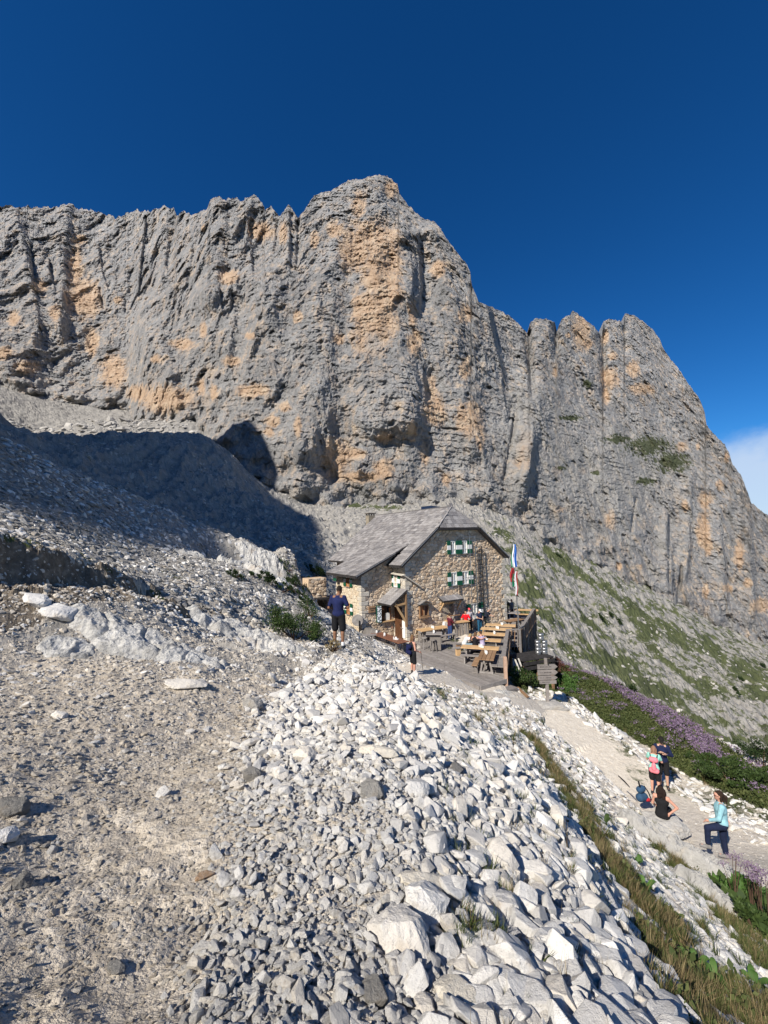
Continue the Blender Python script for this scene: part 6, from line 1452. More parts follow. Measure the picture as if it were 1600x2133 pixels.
def person(label, foot, face, hgt=1.72, J=None, skin=SKIN, shirt=None, sleeve=.55, trousers=None, leg=1.0, shoes=(.03, .03, .035), socks=None, hair=(.03, .02, .015), hairlen=0, cap=None, glasses=False, group=None, res=.020, female=False, lean=0, tank=False):
    """J: joints (x right, y forward, z up) for a 1.72 m figure; face = azimuth the figure faces"""
    sh = .155 if female else .172
    D = dict(pel=(0, 0, .93), chest=(0, .01, 1.25), neck=(0, .0, 1.46), head=(0, .03, 1.60), shL=(-sh, 0, 1.40), shR=(sh, 0, 1.40), elL=(-.25, -.02, 1.13), elR=(.25, -.02, 1.13), wrL=(-.24, .08, .90), wrR=(.24, .08, .90),
             hiL=(-.09, 0, .90), hiR=(.09, 0, .90), knL=(-.10, .02, .50), knR=(.10, .02, .50), anL=(-.11, 0, .09), anR=(.11, 0, .09), look=(0, 1, -.15))
    D.update(J or {}); D = {k_: np.array(v_, float) for k_, v_ in D.items()}
    t = thing('person', label, 'person', foot, -face, group); t.scale = (hgt / 1.72,) * 3
    lk = D['look'] / np.linalg.norm(D['look']); hd = D['head']; rt = np.cross(lk, (0, 0, 1)); rt /= np.linalg.norm(rt); up = np.cross(rt, lk)
    HB = lambda x, y, z: hd + rt * x + lk * y + up * z
    B = []
    wa = .105 if female else .115
    B += [(D['pel'] + (-.05, 0, 0), D['pel'] + (.05, 0, 0), .115, .115), (D['pel'], D['chest'], wa, wa + .02), (D['chest'] + (-.06, 0, .04), D['chest'] + (.06, 0, .04), .115, .115), (D['shL'], D['shR'], .062, .062), (D['chest'] + (0, 0, .08), D['neck'], .085, .058), (D['neck'], D['head'] - (0, 0, .05), .055, .052)]
    B += [(HB(0, -.01, .02), HB(0, .012, .01), .086, .083, (.86, 1.08, 1.12)), (HB(0, .035, -.05), HB(0, .05, -.075), .052, .034), (HB(0, .085, -.0), HB(0, .102, -.025), .012, .016), (HB(-.078, 0, -.01), HB(-.08, -.008, .02), .014, .016), (HB(.078, 0, -.01), HB(.08, -.008, .02), .014, .016)]
    for s_ in 'LR':
        B += [(D['sh' + s_], D['el' + s_], .050, .038), (D['el' + s_], D['wr' + s_], .038, .025), (D['hi' + s_], D['kn' + s_], .088, .054), (D['kn' + s_], D['an' + s_], .054, .036)]
        kn, an = D['kn' + s_], D['an' + s_]; B.append((kn + (an - kn) * .18 + (0, -.02, 0), kn + (an - kn) * .55 + (0, -.012, 0), .050, .040))
        ft = an + np.array([.0, .14, -.045]); B.append((an + (0, -.03, -.04), ft, .036, .030))
    body = sdf_mesh('body', B, res, .018); mb = MB(); hmesh = []
    # hands: palm, four fingers and a thumb, slightly curled
    for s_, sg in (('L', -1), ('R', 1)):
        wr, el = D['wr' + s_], D['el' + s_]; d = (wr - el) / np.linalg.norm(wr - el); sd = np.cross(d, (0, 0, 1.0)); sd = sd / (np.linalg.norm(sd) + 1e-6) if np.linalg.norm(sd) > .05 else np.array([0, 1.0, 0]); nn = np.cross(sd, d)
        pc = wr + d * .05; mb.tube([wr - d * .02, wr + d * .02, wr + d * .055, wr + d * .085], [.024, .032, .036, .028], 8)
        for i, (o_, l_) in enumerate(((-.027, .066), (-.009, .076), (.009, .071), (.026, .056))):
            a = wr + d * .078 + sd * o_; mb.tube([a, a + d * l_ * .5 - nn * .006, a + d * l_ * .85 - nn * .020, a + d * l_ - nn * .034], [.0095, .009, .008, .0065], 6)
        a = wr + d * .03 - sd * .03 * sg; mb.tube([a, a + d * .03 - sd * .024 * sg, a + d * .062 - sd * .028 * sg - nn * .01], [.012, .011, .008], 6)
    nv = len(body.vertices); V0 = np.zeros(nv * 3, np.float32); body.vertices.foreach_get('co', V0); V0 = V0.reshape(-1, 3); F0 = np.zeros(len(body.loops), np.int32); body.loops.foreach_get('vertex_index', F0)
    hm = mb.mesh('hands'); hv_ = np.array(mb.V, np.float32); quads = [f for f in mb.F if len(f) == 4]; ngon = [f for f in mb.F if len(f) != 4]; tris = [(f[0], f[i], f[i + 1]) for f in ngon for i in range(1, len(f) - 1)]
    me = mesh_np('body', np.concatenate([V0, hv_]), np.concatenate([F0.reshape(-1, 4), np.array(quads) + nv]), np.array(tris) + nv, smooth=True); bpy.data.meshes.remove(body); bpy.data.meshes.remove(hm)
    obj('body', me, skin, t)
    if shirt:
        up_cl = [(D['pel'] + (-.045, 0, .03), D['pel'] + (.045, 0, .03), .130, .130), (D['pel'] + (0, 0, .05), D['chest'], wa + .022, wa + .036), (D['chest'] + (-.06, 0, .04), D['chest'] + (.06, 0, .04), .128, .128), (D['shL'], D['shR'], .057, .057), (D['chest'] + (0, 0, .08), D['neck'] - (0, 0, .03), .095, .070)]
        if tank: up_cl[3] = (D['shL'] * .62 + D['shR'] * .38, D['shR'] * .62 + D['shL'] * .38, .068, .068)
        else:
            for s_ in 'LR':
                a, b, c = D['sh' + s_], D['el' + s_], D['wr' + s_]
                if sleeve <= 1: up_cl.append((a, a + (b - a) * sleeve, .060, .060))
                else: up_cl += [(a, b, .064, .050), (b, b + (c - b) * (sleeve - 1), .050, .038)]
        obj('shirt', sdf_mesh('shirt', up_cl, res, .03), cloth(shirt), t)
    if trousers:
        w0 = .150 if leg < .8 else .135; lo = [(D['pel'] + (-.05, 0, -.01), D['pel'] + (.05, 0, -.01), w0 - .012, w0 - .012)]
        for s_ in 'LR':
            a, b, c = D['hi' + s_], D['kn' + s_], D['an' + s_]
            if leg <= 1: lo.append((a, a + (b - a) * leg, .105, .095 if leg < .95 else .085))
            else: lo += [(a, b, .100, .074), (b, b + (c - b) * (leg - 1), .074, .060)]
        obj('shorts' if leg < 1 else 'trousers', sdf_mesh('shorts', lo, res, .02), cloth(trousers), t)
    sm = []
    for s_ in 'LR':
        an = D['an' + s_]; sm += [(an + (0, -.045, -.045), an + (0, .15, -.058), .046, .040), (an + (0, -.02, -.03), an + (0, 0, .0), .046, .046)]
    obj('shoes', sdf_mesh('shoes', sm, min(res, .018), .02, cut=lambda G: -(G[..., 2] - (min(D['anL'][2], D['anR'][2]) - .092))), cloth(shoes), t)
    if socks: obj('socks', sdf_mesh('socks', [(D['an' + s_] + (0, 0, .0), D['an' + s_] * .8 + D['kn' + s_] * .2, .045, .047) for s_ in 'LR'], .016, 0), cloth(socks), t)
    hc = [(HB(0, -.022, .045), HB(0, -.02, .03), .088, .088, (.9, 1.05, 1.05)), (HB(0, .04, .085), HB(0, -.04, .085), .035, .05)]
    if hairlen >= 1: hc += [(HB(-.07, -.03, .02), HB(-.075, -.03, -.09), .034, .030), (HB(.07, -.03, .02), HB(.075, -.03, -.09), .034, .030), (HB(0, -.07, .0), HB(0, -.085, -.12), .055, .045)]
    if hairlen == 2: hc += [(HB(0, -.08, .05), HB(0, -.16, .0), .035, .038), (HB(0, -.16, .0), HB(0, -.17, -.16), .036, .018)]
    if hairlen == 3: hc += [(HB(x_, -.06, z_), HB(x_ * 1.2, -.08, z_ - .07), .055, .055) for x_, z_ in ((-.07, .02), (.07, .0), (0, .04), (-.05, -.1), (.05, -.12))]
    obj('hair', sdf_mesh('hair', hc, min(res, .016), .015, cut=lambda G: -(((G - (hd + lk * .062 + up * .01)) ** 2 / .0021).sum(-1) ** .5 - 1) * .05), cloth(hair), t)
    ey = MB()
    if glasses:
        for x_ in (-.032, .032): ey.box(HB(x_, .092, .008), (.046, .014, .030), M=np.stack([rt, lk, up], 1))
        ey.bar(HB(-.08, .0, .012), HB(-.055, .09, .012), .006, .008); ey.bar(HB(.08, .0, .012), HB(.055, .09, .012), .006, .008); ey.build('sunglasses', MIRON, t)
    else:
        for x_ in (-.03, .03): ey.box(HB(x_, .086, .006), (.020, .008, .010), M=np.stack([rt, lk, up], 1))
        ey.build('eyes', MIRON, t)
    mo = MB(); mo.box(HB(0, .083, -.055), (.036, .010, .008), M=np.stack([rt, lk, up], 1)); mo.build('mouth', simple('lips', (.30, .08, .07), .6) if 'lips' not in bpy.data.materials else bpy.data.materials['lips'], t)
    if cap:
        obj('cap', sdf_mesh('cap', [(HB(0, -.01, .065), HB(0, .0, .06), .092, .092, (.95, 1.08, .8)), (HB(0, .08, .055), HB(0, .15, .04), .045, .040, (1.5, 1, .25))], .014, .01), cloth(cap), t)
    return t, D
def carry_pack(t, D, col, col2=None, w_=.30, h_=.46, d_=.20, back=-1):
    """rucksack worn on the back"""
    c = (D['chest'] + D['pel']) / 2 + np.array([0, -.20, .06]); h2 = h_ / 2
    m = sdf_mesh('rucksack', [(c + (-.07, 0, -h2 + .10), c + (.07, 0, -h2 + .10), .10, .10), (c + (-.06, .01, h2 - .12), c + (.06, .01, h2 - .12), .095, .095), (c + (0, -.06, -.10), c + (0, -.06, .02), .08, .07)], .018, .03)
    o = obj('rucksack', m, cloth(col), t)
    if col2: obj('flap', sdf_mesh('flap', [(c + (-.06, .0, h2 - .07), c + (.06, .0, h2 - .07), .10, .10, (1, 1, .6))], .018, .02), cloth(col2), o)
    for s_ in (-1, 1): MB().tube([c + (.1 * s_, .05, h2 - .05), D['chest'] + (.12 * s_, -.02, .20), D['chest'] + (.125 * s_, .145, .06), D['chest'] + (.13 * s_, .08, -.12), c + (.13 * s_, .08, -h2 + .12)], .016, 6).build('strap', cloth((.03, .03, .035)), o)
    return o
def ground_at(px, py, y0=8): p = hit(px, py, y0); return p
NAVY = (.012, .018, .055); BLACK = (.014, .014, .016)
# man seen from behind on the left
p = np.array([*PY(707, 1378, 12.1)[:2], 0]); p[2] = gz(p[0], p[1]) - .01
person('man seen from behind in navy t-shirt, black shorts and white socks', p, R_(12), 1.80, dict(elL=(-.27, -.02, 1.12), elR=(.28, .0, 1.13), wrL=(-.15, .20, 1.05), wrR=(.16, .22, 1.08), head=(.02, .06, 1.58), look=(.25, 1, -.5), anL=(-.13, .03, .09), anR=(.12, -.03, .09), knL=(-.12, .04, .50), knR=(.11, .02, .50)), skin=SKIN2, shirt=(.014, .020, .075), sleeve=.72, trousers=BLACK, leg=.86, socks=(.70, .70, .70), shoes=(.035, .04, .05), hair=(.02, .015, .012), res=.016)
# hiking woman with rucksack
p = np.array([*PY(861, 1401, 18.2)[:2], 0]); p[2] = gz(p[0], p[1]) - .01
t, D = person('woman hiker in black top and shorts with a navy rucksack on the path', p, R_(62), 1.70, dict(elL=(-.24, .0, 1.13), elR=(.25, -.02, 1.14), wrL=(-.2, .24, 1.06), wrR=(.2, .22, 1.02), look=(.2, 1, -.1)), skin=SKINP, shirt=(.02, .022, .026), tank=True, trousers=BLACK, leg=.8, shoes=(.05, .045, .04), hair=(.16, .09, .045), hairlen=1, res=.018, female=True)
carry_pack(t, D, (.010, .014, .06))
MB().tube([(.2, .30, 1.05), (.24, .36, .02)], .010, 6).build('walking_pole', MIRON, t)
obj('socks', sdf_mesh('socks', [(D['an' + s_], D['an' + s_] * .75 + D['kn' + s_] * .25, .042, .044) for s_ in 'LR'], .016, 0), cloth(BLACK), t)
# woman in light blue
p = np.array([*PY(1510, 1792, 11.1)[:2], 0]); p[2] = gz(p[0], p[1])
person('woman in light blue long-sleeved shirt and navy trousers with one foot on a rock', p, R_(-62), 1.68, dict(pel=(0, 0, .92), knL=(-.14, .34, .78), anL=(-.16, .36, .36), hiR=(.08, -.02, .90), knR=(.09, -.02, .48), anR=(.08, -.06, .09), elL=(-.24, .10, 1.12), wrL=(-.13, .30, .98), elR=(.30, -.08, 1.14), wrR=(.16, -.12, .96), look=(-.1, 1, .05)), skin=SKINP, shirt=(.26, .48, .54), sleeve=1.85, trousers=(.012, .018, .045), leg=1.85, shoes=(.20, .19, .18), hair=(.03, .018, .012), hairlen=2, glasses=True, res=.016, female=True)
# man with sunglasses facing the viewer
p = np.array([*PY(1385, 1660, 15.2)[:2], 0]); p[2] = gz(p[0], p[1])
person('man in navy long-sleeved top with sunglasses facing the viewer on the path', p, R_(205), 1.76, dict(elL=(-.28, .06, 1.16), elR=(.28, .08, 1.15), wrL=(-.08, .26, 1.26), wrR=(.10, .28, 1.30), look=(.1, 1, -.25)), shirt=NAVY, sleeve=1.8, trousers=BLACK, leg=.95, hair=(.015, .012, .01), cap=(.015, .013, .012), glasses=True, res=.018)
# person with the pink rucksack
q = p + np.array([-.52, -.35, 0]); q[2] = gz(q[0], q[1])
t, D = person('person in mint top bending forward with a pink rucksack beside the man in navy', q, R_(35), 1.58, dict(chest=(0, .12, 1.22), neck=(0, .22, 1.40), head=(0, .32, 1.50), shL=(-.16, .16, 1.36), shR=(.16, .16, 1.36), elL=(-.24, .26, 1.12), elR=(.24, .26, 1.12), wrL=(-.12, .42, 1.1), wrR=(.12, .42, 1.1), look=(0, 1, -.6)), skin=SKINP, shirt=(.30, .62, .52), trousers=BLACK, leg=.8, hair=(.25, .14, .09), hairlen=1, res=.020, female=True)
carry_pack(t, D, (.78, .22, .26), h_=.60)
# seated woman
p = PY(1380, 1698, 12.5); zg = float(gz(p[0], p[1]))
person('woman in black sleeveless top with curly dark hair sitting on the rock beside the path', (p[0], p[1], max(zg, p[2] - .42) - .05), R_(38), 1.66, dict(pel=(0, 0, .52), chest=(0, .03, .84), neck=(0, .04, 1.05), head=(-.01, .06, 1.19), shL=(-.165, .03, .99), shR=(.165, .03, .99), elL=(-.24, .06, .74), elR=(.38, .05, .80), wrL=(-.18, .24, .60), wrR=(.20, -.02, .62), hiL=(-.09, 0, .50), hiR=(.09, 0, .50), knL=(-.12, .42, .50), knR=(.14, .42, .48), anL=(-.12, .46, .09), anR=(.16, .5, .09), look=(-.2, 1, -.05)), skin=SKINP, shirt=BLACK, tank=True, trousers=BLACK, leg=1.8, shoes=(.20, .16, .14), hair=(.02, .012, .010), hairlen=3, res=.018, female=True)
sm_ = rock_mesh('boulder', 402, sub=4, flat=.62, elong=1.3, cuts=12); sm_.materials.append(MSCREE); o = obj('boulder', sm_); o.location = (p[0], p[1], max(zg, p[2] - .42) + .12); o.scale = (1.3, 1.0, .95); tag(o, 'grey boulder the woman in black sits on', 'boulder')
# blue rucksack and pole on the bank
p = PY(1337, 1655, 13.6); zg = float(gz(p[0], p[1])); t = thing('rucksack', 'dark blue rucksack with a red pouch lying on the bank beside the path', 'rucksack', (p[0], p[1], max(zg, p[2] - .2)), .3)
obj('bag', sdf_mesh('bag', [((-.08, 0, .12), (.08, 0, .12), .12, .12), ((-.05, .02, .34), (.05, .02, .36), .10, .10)], .018, .03), cloth((.03, .07, .13)), t)
obj('pouch', sdf_mesh('pouch', [((.10, -.08, .08), (.16, -.08, .06), .06, .06)], .016, .02), cloth((.55, .03, .04)), t)
MB().tube([(-.05, 0, .42), (-.10, .0, .62)], .025, 6).build('handle', cloth(BLACK), t); MB().tube([(.10, -.02, .45), (.22, -.05, .25), (.30, -.08, .0)], .018, 6).build('strap', cloth(BLACK), t)
a, b = PY(1288, 1616, 13.9), PY(1312, 1640, 13.4); a[2] = max(a[2], gz(a[0], a[1]) + .05); b[2] = max(b[2], gz(b[0], b[1]) + .03)
tag(MB().tube([a, (a + b) / 2 + (0, 0, .02), b], [.014, .022, .012], 8).build('walking_pole', MIRON), 'dark walking pole lying on the bank above the blue rucksack', 'walking pole')
# people on the terrace
def onp(px, py): p_ = PZ(px, py, DECK); return p_
tl = dict(res=.028)
person('person in maroon top and jeans standing at the end of the bar counter', onp(938, 1332), R_(55), 1.74, dict(elL=(-.24, .1, 1.14), elR=(.24, .1, 1.14), wrL=(-.2, .36, 1.10), wrR=(.2, .36, 1.10)), shirt=(.10, .015, .025), sleeve=1.0, trousers=(.03, .06, .16), leg=1.85, shoes=(.05, .09, .16), hair=(.05, .03, .02), **tl)
person('person in bright red t-shirt leaning behind the bar counter', PZ(972, 1322, DECK), R_(200), 1.70, dict(elL=(-.30, .12, 1.15), elR=(.30, .12, 1.15), wrL=(-.2, .34, 1.05), wrR=(.2, .34, 1.05)), skin=SKIN, shirt=(.70, .01, .02), sleeve=.8, trousers=BLACK, leg=1.8, hair=(.03, .02, .015), **tl)
person('person in pink cap and grey top behind the person in red', PZ(979, 1317, DECK), R_(180), 1.74, {}, shirt=(.35, .33, .36), sleeve=1.6, trousers=BLACK, leg=1.8, cap=(.65, .08, .10), **tl)
person('man with white cap, navy t-shirt and jeans standing at the crosswise tables', onp(1000, 1320), R_(150), 1.76, dict(elL=(-.26, .06, 1.13), elR=(.26, .06, 1.13), wrL=(-.08, .24, 1.06), wrR=(.08, .24, 1.08), look=(0, 1, -.6), head=(0, .07, 1.58)), shirt=(.02, .03, .07), trousers=(.02, .09, .16), leg=1.85, cap=(.80, .80, .80), **tl)
person('man in dark t-shirt and khaki shorts leaning on a stick by the hut wall', onp(1013, 1315), R_(110), 1.74, dict(chest=(0, .10, 1.24), neck=(0, .18, 1.42), head=(0, .26, 1.54), shL=(-.18, .14, 1.37), shR=(.18, .14, 1.37), elL=(-.24, .30, 1.16), elR=(.24, .30, 1.16), wrL=(-.1, .52, 1.10), wrR=(.1, .52, 1.12)), shirt=(.02, .025, .04), sleeve=.8, trousers=(.22, .21, .14), leg=.95, hair=(.25, .22, .20), **tl)
seat = dict(pel=(0, 0, .52), chest=(0, .06, .84), neck=(0, .10, 1.04), head=(0, .14, 1.18), shL=(-.165, .08, .98), shR=(.165, .08, .98), elL=(-.24, .22, .78), elR=(.24, .22, .78), wrL=(-.14, .42, .82), wrR=(.14, .42, .82), hiL=(-.09, 0, .50), hiR=(.09, 0, .50), knL=(-.12, .42, .50), knR=(.12, .42, .50), anL=(-.12, .42, .09), anR=(.12, .42, .09), look=(0, 1, -.4))
c = PZ(1008, 1332, DECK + .76)
s1_ = c - uR * .62; ex = np.array([math.cos(angT), math.sin(angT), 0])
person('seated woman in black tank top hugging her neighbour at the table', (s1_[0] - ex[0] * .45, s1_[1] - ex[1] * .45, DECK), R_(35), 1.68, dict(seat, elR=(.34, .18, .92), wrR=(.48, .34, .98), look=(.5, 1, -.3)), skin=SKINP, shirt=BLACK, tank=True, trousers=BLACK, leg=1.6, hair=(.12, .07, .04), hairlen=1, female=True, **tl)
person('seated person in lilac t-shirt leaning towards the woman in black', (s1_[0] + ex[0] * .05, s1_[1] + ex[1] * .05 + .25, DECK), R_(-30), 1.72, seat, skin=SKINP, shirt=(.42, .36, .50), trousers=(.05, .06, .10), leg=1.7, hair=(.06, .035, .02), **tl)
person('seated person in white top and pale jeans resting head on arms', (s1_[0] - ex[0] * 1.05, s1_[1] - ex[1] * 1.05 + .2, DECK), R_(80), 1.72, dict(seat, chest=(0, .16, .78), neck=(0, .30, .92), head=(0, .42, .98), shL=(-.165, .28, .90), shR=(.165, .28, .90)), skin=SKINP, shirt=(.62, .62, .60), trousers=(.22, .32, .38), leg=1.8, hair=(.35, .25, .12), hairlen=1, female=True, **tl)
p = PZ(815, 1327, DECK); person('person in green top bending over the long red-brown table by the side door', (p[0], p[1], DECK), R_(150), 1.72, dict(chest=(0, .10, 1.20), neck=(0, .20, 1.36), head=(0, .30, 1.46), shL=(-.18, .16, 1.32), shR=(.18, .16, 1.32), elL=(-.26, .26, 1.06), elR=(.26, .26, 1.06), wrL=(-.2, .42, .86), wrR=(.2, .42, .86), look=(0, 1, -.8)), skin=SKINP, shirt=(.035, .10, .05), trousers=(.45, .30, .26), leg=1.2, hair=(.30, .28, .26), **tl)
for (px, py, col, lab, az) in ((1056, 1292, (.04, .035, .02), 'tall person in dark olive top standing in the shade of the hut', 200), (1067, 1290, (.10, .11, .13), 'smaller person in grey top standing in the shade of the hut', 150)):
    person(lab, PZ(px, py, DECK), R_(az), 1.76 if az == 200 else 1.64, {}, shirt=col, sleeve=.8, trousers=BLACK, leg=1.8, **tl)
# ------------------------------------------------------------------ plants
def leafmat(name, c1, c2, tr=.25):
    k = NT(name); oi = k.n('ShaderNodeObjectInfo'); ge = k.n('ShaderNodeNewGeometry'); f = k.math('FRACT', k.math('ADD', oi.outputs['Random'], ge.outputs['Random Per Island'])); c = k.ramp(f, [(0, c1), (.5, tuple((a + b) / 2 for a, b in zip(c1, c2))), (1, c2)]); k.col(c)
    tb = k.n('ShaderNodeBsdfTranslucent'); k.l(c, tb.inputs[0]); mx = k.n('ShaderNodeMixShader'); mx.inputs[0].default_value = tr; k.l(k.b.outputs[0], mx.inputs[1]); k.l(tb.outputs[0], mx.inputs[2]); k.l(mx.outputs[0], k.o.inputs[0]); k.b.inputs['Roughness'].default_value = .6; return k.m
MLEAF = leafmat('shrub leaves', (.030, .055, .016), (.075, .115, .032)); MLEAFD = leafmat('dark shrub leaves', (.016, .034, .012), (.045, .070, .022)); MGRASS = leafmat('green grass blades', (.040, .065, .018), (.13, .15, .045)); MDRY = leafmat('dry grass blades', (.16, .115, .055), (.34, .27, .14)); MHERB = leafmat('bright herb leaves', (.055, .12, .025), (.11, .20, .05)); MPURP = leafmat('purple blossom', (.20, .135, .21), (.35, .26, .36), .3); MTWIG = simple('brown twig', (.10, .06, .04), .9); MREDL = leafmat('reddish leaves', (.10, .035, .03), (.16, .07, .05))
def leaves_mesh(name, mat, pts, size, seed, aspect=2.0, upw=.4):
    r = np.random.RandomState(seed); n = len(pts); d = r.normal(size=(n, 3)); d[:, 2] = np.abs(d[:, 2]) + upw; d /= np.linalg.norm(d, axis=1)[:, None]; s = np.cross(d, r.normal(size=(n, 3))); s /= np.linalg.norm(s, axis=1)[:, None]; sz = size * np.exp(r.normal(size=n) * .25)[:, None]
    V = np.stack([pts, pts + d * sz * .5 + s * sz / aspect * .5, pts + d * sz, pts + d * sz * .5 - s * sz / aspect * .5], 1).reshape(-1, 3); me = mesh_np(name, V, np.arange(4 * n).reshape(n, 4)); me.materials.append(mat); return me
def shrub(px, py, y0, w_, h_, label, mat=MLEAF, n=2600, leaf=.05, seed=1, d_=None, at=None, stems=9):
    p = hit(px, py, y0) if at is None else at; zz_ = float(gz(p[0], p[1])) if at is None else p[2]; r = np.random.RandomState(seed); t = thing('shrub', label, 'shrub', (p[0], p[1], zz_)); d_ = d_ or w_ * .7; P_ = []; ends = []
    for i in range(stems * 3):
        a = r.uniform(0, 6.28); q = math.sqrt(r.rand()); c = np.array([math.cos(a) * q * w_ / 2 * .85, math.sin(a) * q * d_ / 2 * .85, h_ * (1 - .45 * q * q) * r.uniform(.35, .98)]); ends.append(c); m = n // (stems * 3); rad = h_ * r.uniform(.10, .24)
        v = r.normal(size=(m, 3)); v /= np.linalg.norm(v, axis=1)[:, None]; v *= rad * r.uniform(.3, 1.15, (m, 1)) * (1.2, 1.2, .9); P_.append(c + v)
    P_ = np.concatenate(P_); P_[:, 2] += (gz(P_[:, 0] + p[0], P_[:, 1] + p[1]) - zz_) if at is None else 0; obj('foliage', leaves_mesh('foliage', mat, P_, leaf, seed), None, t, kind='stuff')
    mb = MB()
    for c in ends[::2]: mb.tube([np.array([c[0] * .15, c[1] * .15, -.05]), c * (.6, .6, .5), c + ((0, 0, (float(gz(p[0] + c[0], p[1] + c[1])) - zz_)) if at is None else (0, 0, 0))], [.02, .012, .005], 5)
    mb.build('stem', MTWIG, t); return t
shrub(612, 1330, 12, 1.9, 1.25, 'green bush with reddish twigs on the ledge left of the man in navy', MLEAF, 5200, .060, 1)
shrub(655, 1332, 12, 1.0, .7, 'thin low bush between the large bush and the table', MLEAF, 1300, .055, 2)
shrub(645, 1290, 14, .9, 1.0, 'upright young bush rising behind the large bush', MLEAF, 1200, .060, 3)
shrub(657, 1200, 28, 3.2, 1.7, 'dense dark bush left of the hut roof', MLEAFD, 5200, .11, 4)
shrub(585, 1232, 18, 3.6, .65, 'long low creeping dark shrub on the bedrock', MLEAFD, 4000, .07, 5, d_=1.4)
shrub(620, 1222, 22, 2.0, .6, 'low shrub at the edge of the drop by the hut', MLEAFD, 2000, .07, 6)
shrub(660, 1235, 24, 2.0, .9, 'rounded shrub hanging over the recess beside the hut', MLEAFD, 2600, .08, 7)
shrub(600, 1190, 26, 1.8, .5, 'olive tuft of shrub by the crag at the top of the rise', MLEAF, 1400, .07, 8)
shrub(695, 1380, 11, .5, .3, 'small dry tuft at the heels of the man in navy', MDRY, 300, .05, 9)
shrub(1530, 1640, 14, 3.0, 1.1, 'broad green willow bush beyond the path', MLEAF, 6500, .075, 10)
shrub(1470, 1600, 14, 1.6, .6, 'low green bush left of the willow bush beyond the path', MLEAF, 2400, .065, 11)
shrub(1590, 1600, 16, 2.2, 1.3, 'dark bush at the right end of the flower bank', MLEAFD, 3200, .08, 12)
shrub(1085, 1430, 19, 2.2, 1.0, 'leafy bush in the dark below the terrace', MLEAF, 2600, .09, 13)
shrub(1175, 1440, 19, 2.6, .9, 'leafy bush behind the signpost', MHERB, 3200, .085, 14)
shrub(1120, 1420, 20, 2.0, .9, 'bush below the terrace between railing and signpost', MLEAF, 2600, .085, 15)
shrub(1160, 1400, 22, 1.6, .8, 'bush with reddish leaves behind the signpost boards', MREDL, 900, .085, 16)
shrub(490, 1205, 18, .9, .35, 'dark cushion of shrub at the foot of the small crag', MLEAFD, 800, .06, 17)
shrub(1165, 1160, 60, 3.0, 1.2, 'dwarf pine on the scree high above the terrace', MLEAFD, 900, .3, 18)
for i, (px, py) in enumerate(((1273, 1285), (1290, 1300), (1255, 1295), (1305, 1482), (1295, 1440), (1320, 1445), (1545, 1420), (1535, 1445), (1590, 1390))):
    shrub(px, py, 50, 2.2, 1.6, ['dark dwarf pine alone among streaks of scree', 'second dwarf pine just below the lone one', 'small dwarf pine left of the lone one', 'dwarf pine at the edge of the flower bank', 'dwarf pine in the green hollow beyond the flowers', 'paler dwarf pine beside the one in the green hollow', 'dwarf pine on the far right meadow', 'lower dwarf pine on the far right meadow', 'dwarf pine farthest right below the wall'][i], MLEAFD, 500, .35, 30 + i, stems=5)
# grass tufts
def tuft_coll(base, mat, n_var, blades, hgt, spread, width, bend=.5, flower=None):
    c = bpy.data.collections.new(base + ' variants')
    for q in range(n_var):
        r = np.random.RandomState(q * 13 + blades); V = []; F = []
        for b in range(blades):
            a = r.uniform(0, 6.28); rd = spread * math.sqrt(r.rand()); o_ = np.array([math.cos(a) * rd, math.sin(a) * rd, 0]); h_ = hgt * r.uniform(.55, 1.15); dr = np.array([math.cos(a + r.normal() * .6), math.sin(a + r.normal() * .6), 0]); bd = bend * h_ * r.uniform(.2, 1); sd = np.array([-dr[1], dr[0], 0]) * width
            k0 = len(V); pts = [o_, o_ + dr * bd * .25 + (0, 0, h_ * .5), o_ + dr * bd + (0, 0, h_)]; V += [pts[0] - sd, pts[0] + sd, pts[1] - sd * .8, pts[1] + sd * .8, pts[2]]; F += [[k0, k0 + 1, k0 + 3, k0 + 2], [k0 + 2, k0 + 3, k0 + 4]]
        me = bpy.data.meshes.new(base); me.from_pydata([tuple(v) for v in V], [], F); me.materials.append(mat)
        if flower:
            pass
        c.objects.link(bpy.data.objects.new('%s_%02d' % (base, q), me))
    return c
TG = tuft_coll('green_tuft', MGRASS, 5, 34, .16, .07, .0035, .6); TD = tuft_coll('dry_tuft', MDRY, 5, 26, .24, .06, .0026, .5)
def herb_coll(base, mat, n_var, nl, hgt, leaf, top=None, ntop=0):
    c = bpy.data.collections.new(base + ' variants')
    for q in range(n_var):
        r = np.random.RandomState(q * 5 + nl); P_ = r.normal(size=(nl, 3)) * (.35 * hgt, .35 * hgt, .22 * hgt) + (0, 0, .45 * hgt); P_[:, 2] = np.abs(P_[:, 2]); me = leaves_mesh(base, mat, P_, leaf, q + 3, 1.5)
        if top:
            V = np.zeros(len(me.vertices) * 3, np.float32); me.vertices.foreach_get('co', V); V = V.reshape(-1, 3); P2 = r.normal(size=(ntop, 3)) * (.25 * hgt, .25 * hgt, .06 * hgt) + (0, 0, hgt)
            m2 = leaves_mesh(base, top, P2, leaf * .55, q + 9, 1.1); V2 = np.zeros(len(m2.vertices) * 3, np.float32); m2.vertices.foreach_get('co', V2); V2 = V2.reshape(-1, 3); n1_, n2_ = len(V) // 4, len(V2) // 4
            me2 = mesh_np(base, np.concatenate([V, V2]), np.arange(4 * (n1_ + n2_)).reshape(-1, 4)); me2.materials.append(mat); me2.materials.append(top); me2.polygons.foreach_set('material_index', np.concatenate([np.zeros(n1_), np.ones(n2_)]).astype(np.int32)); me = me2
        c.objects.link(bpy.data.objects.new('%s_%02d' % (base, q), me))
    return c
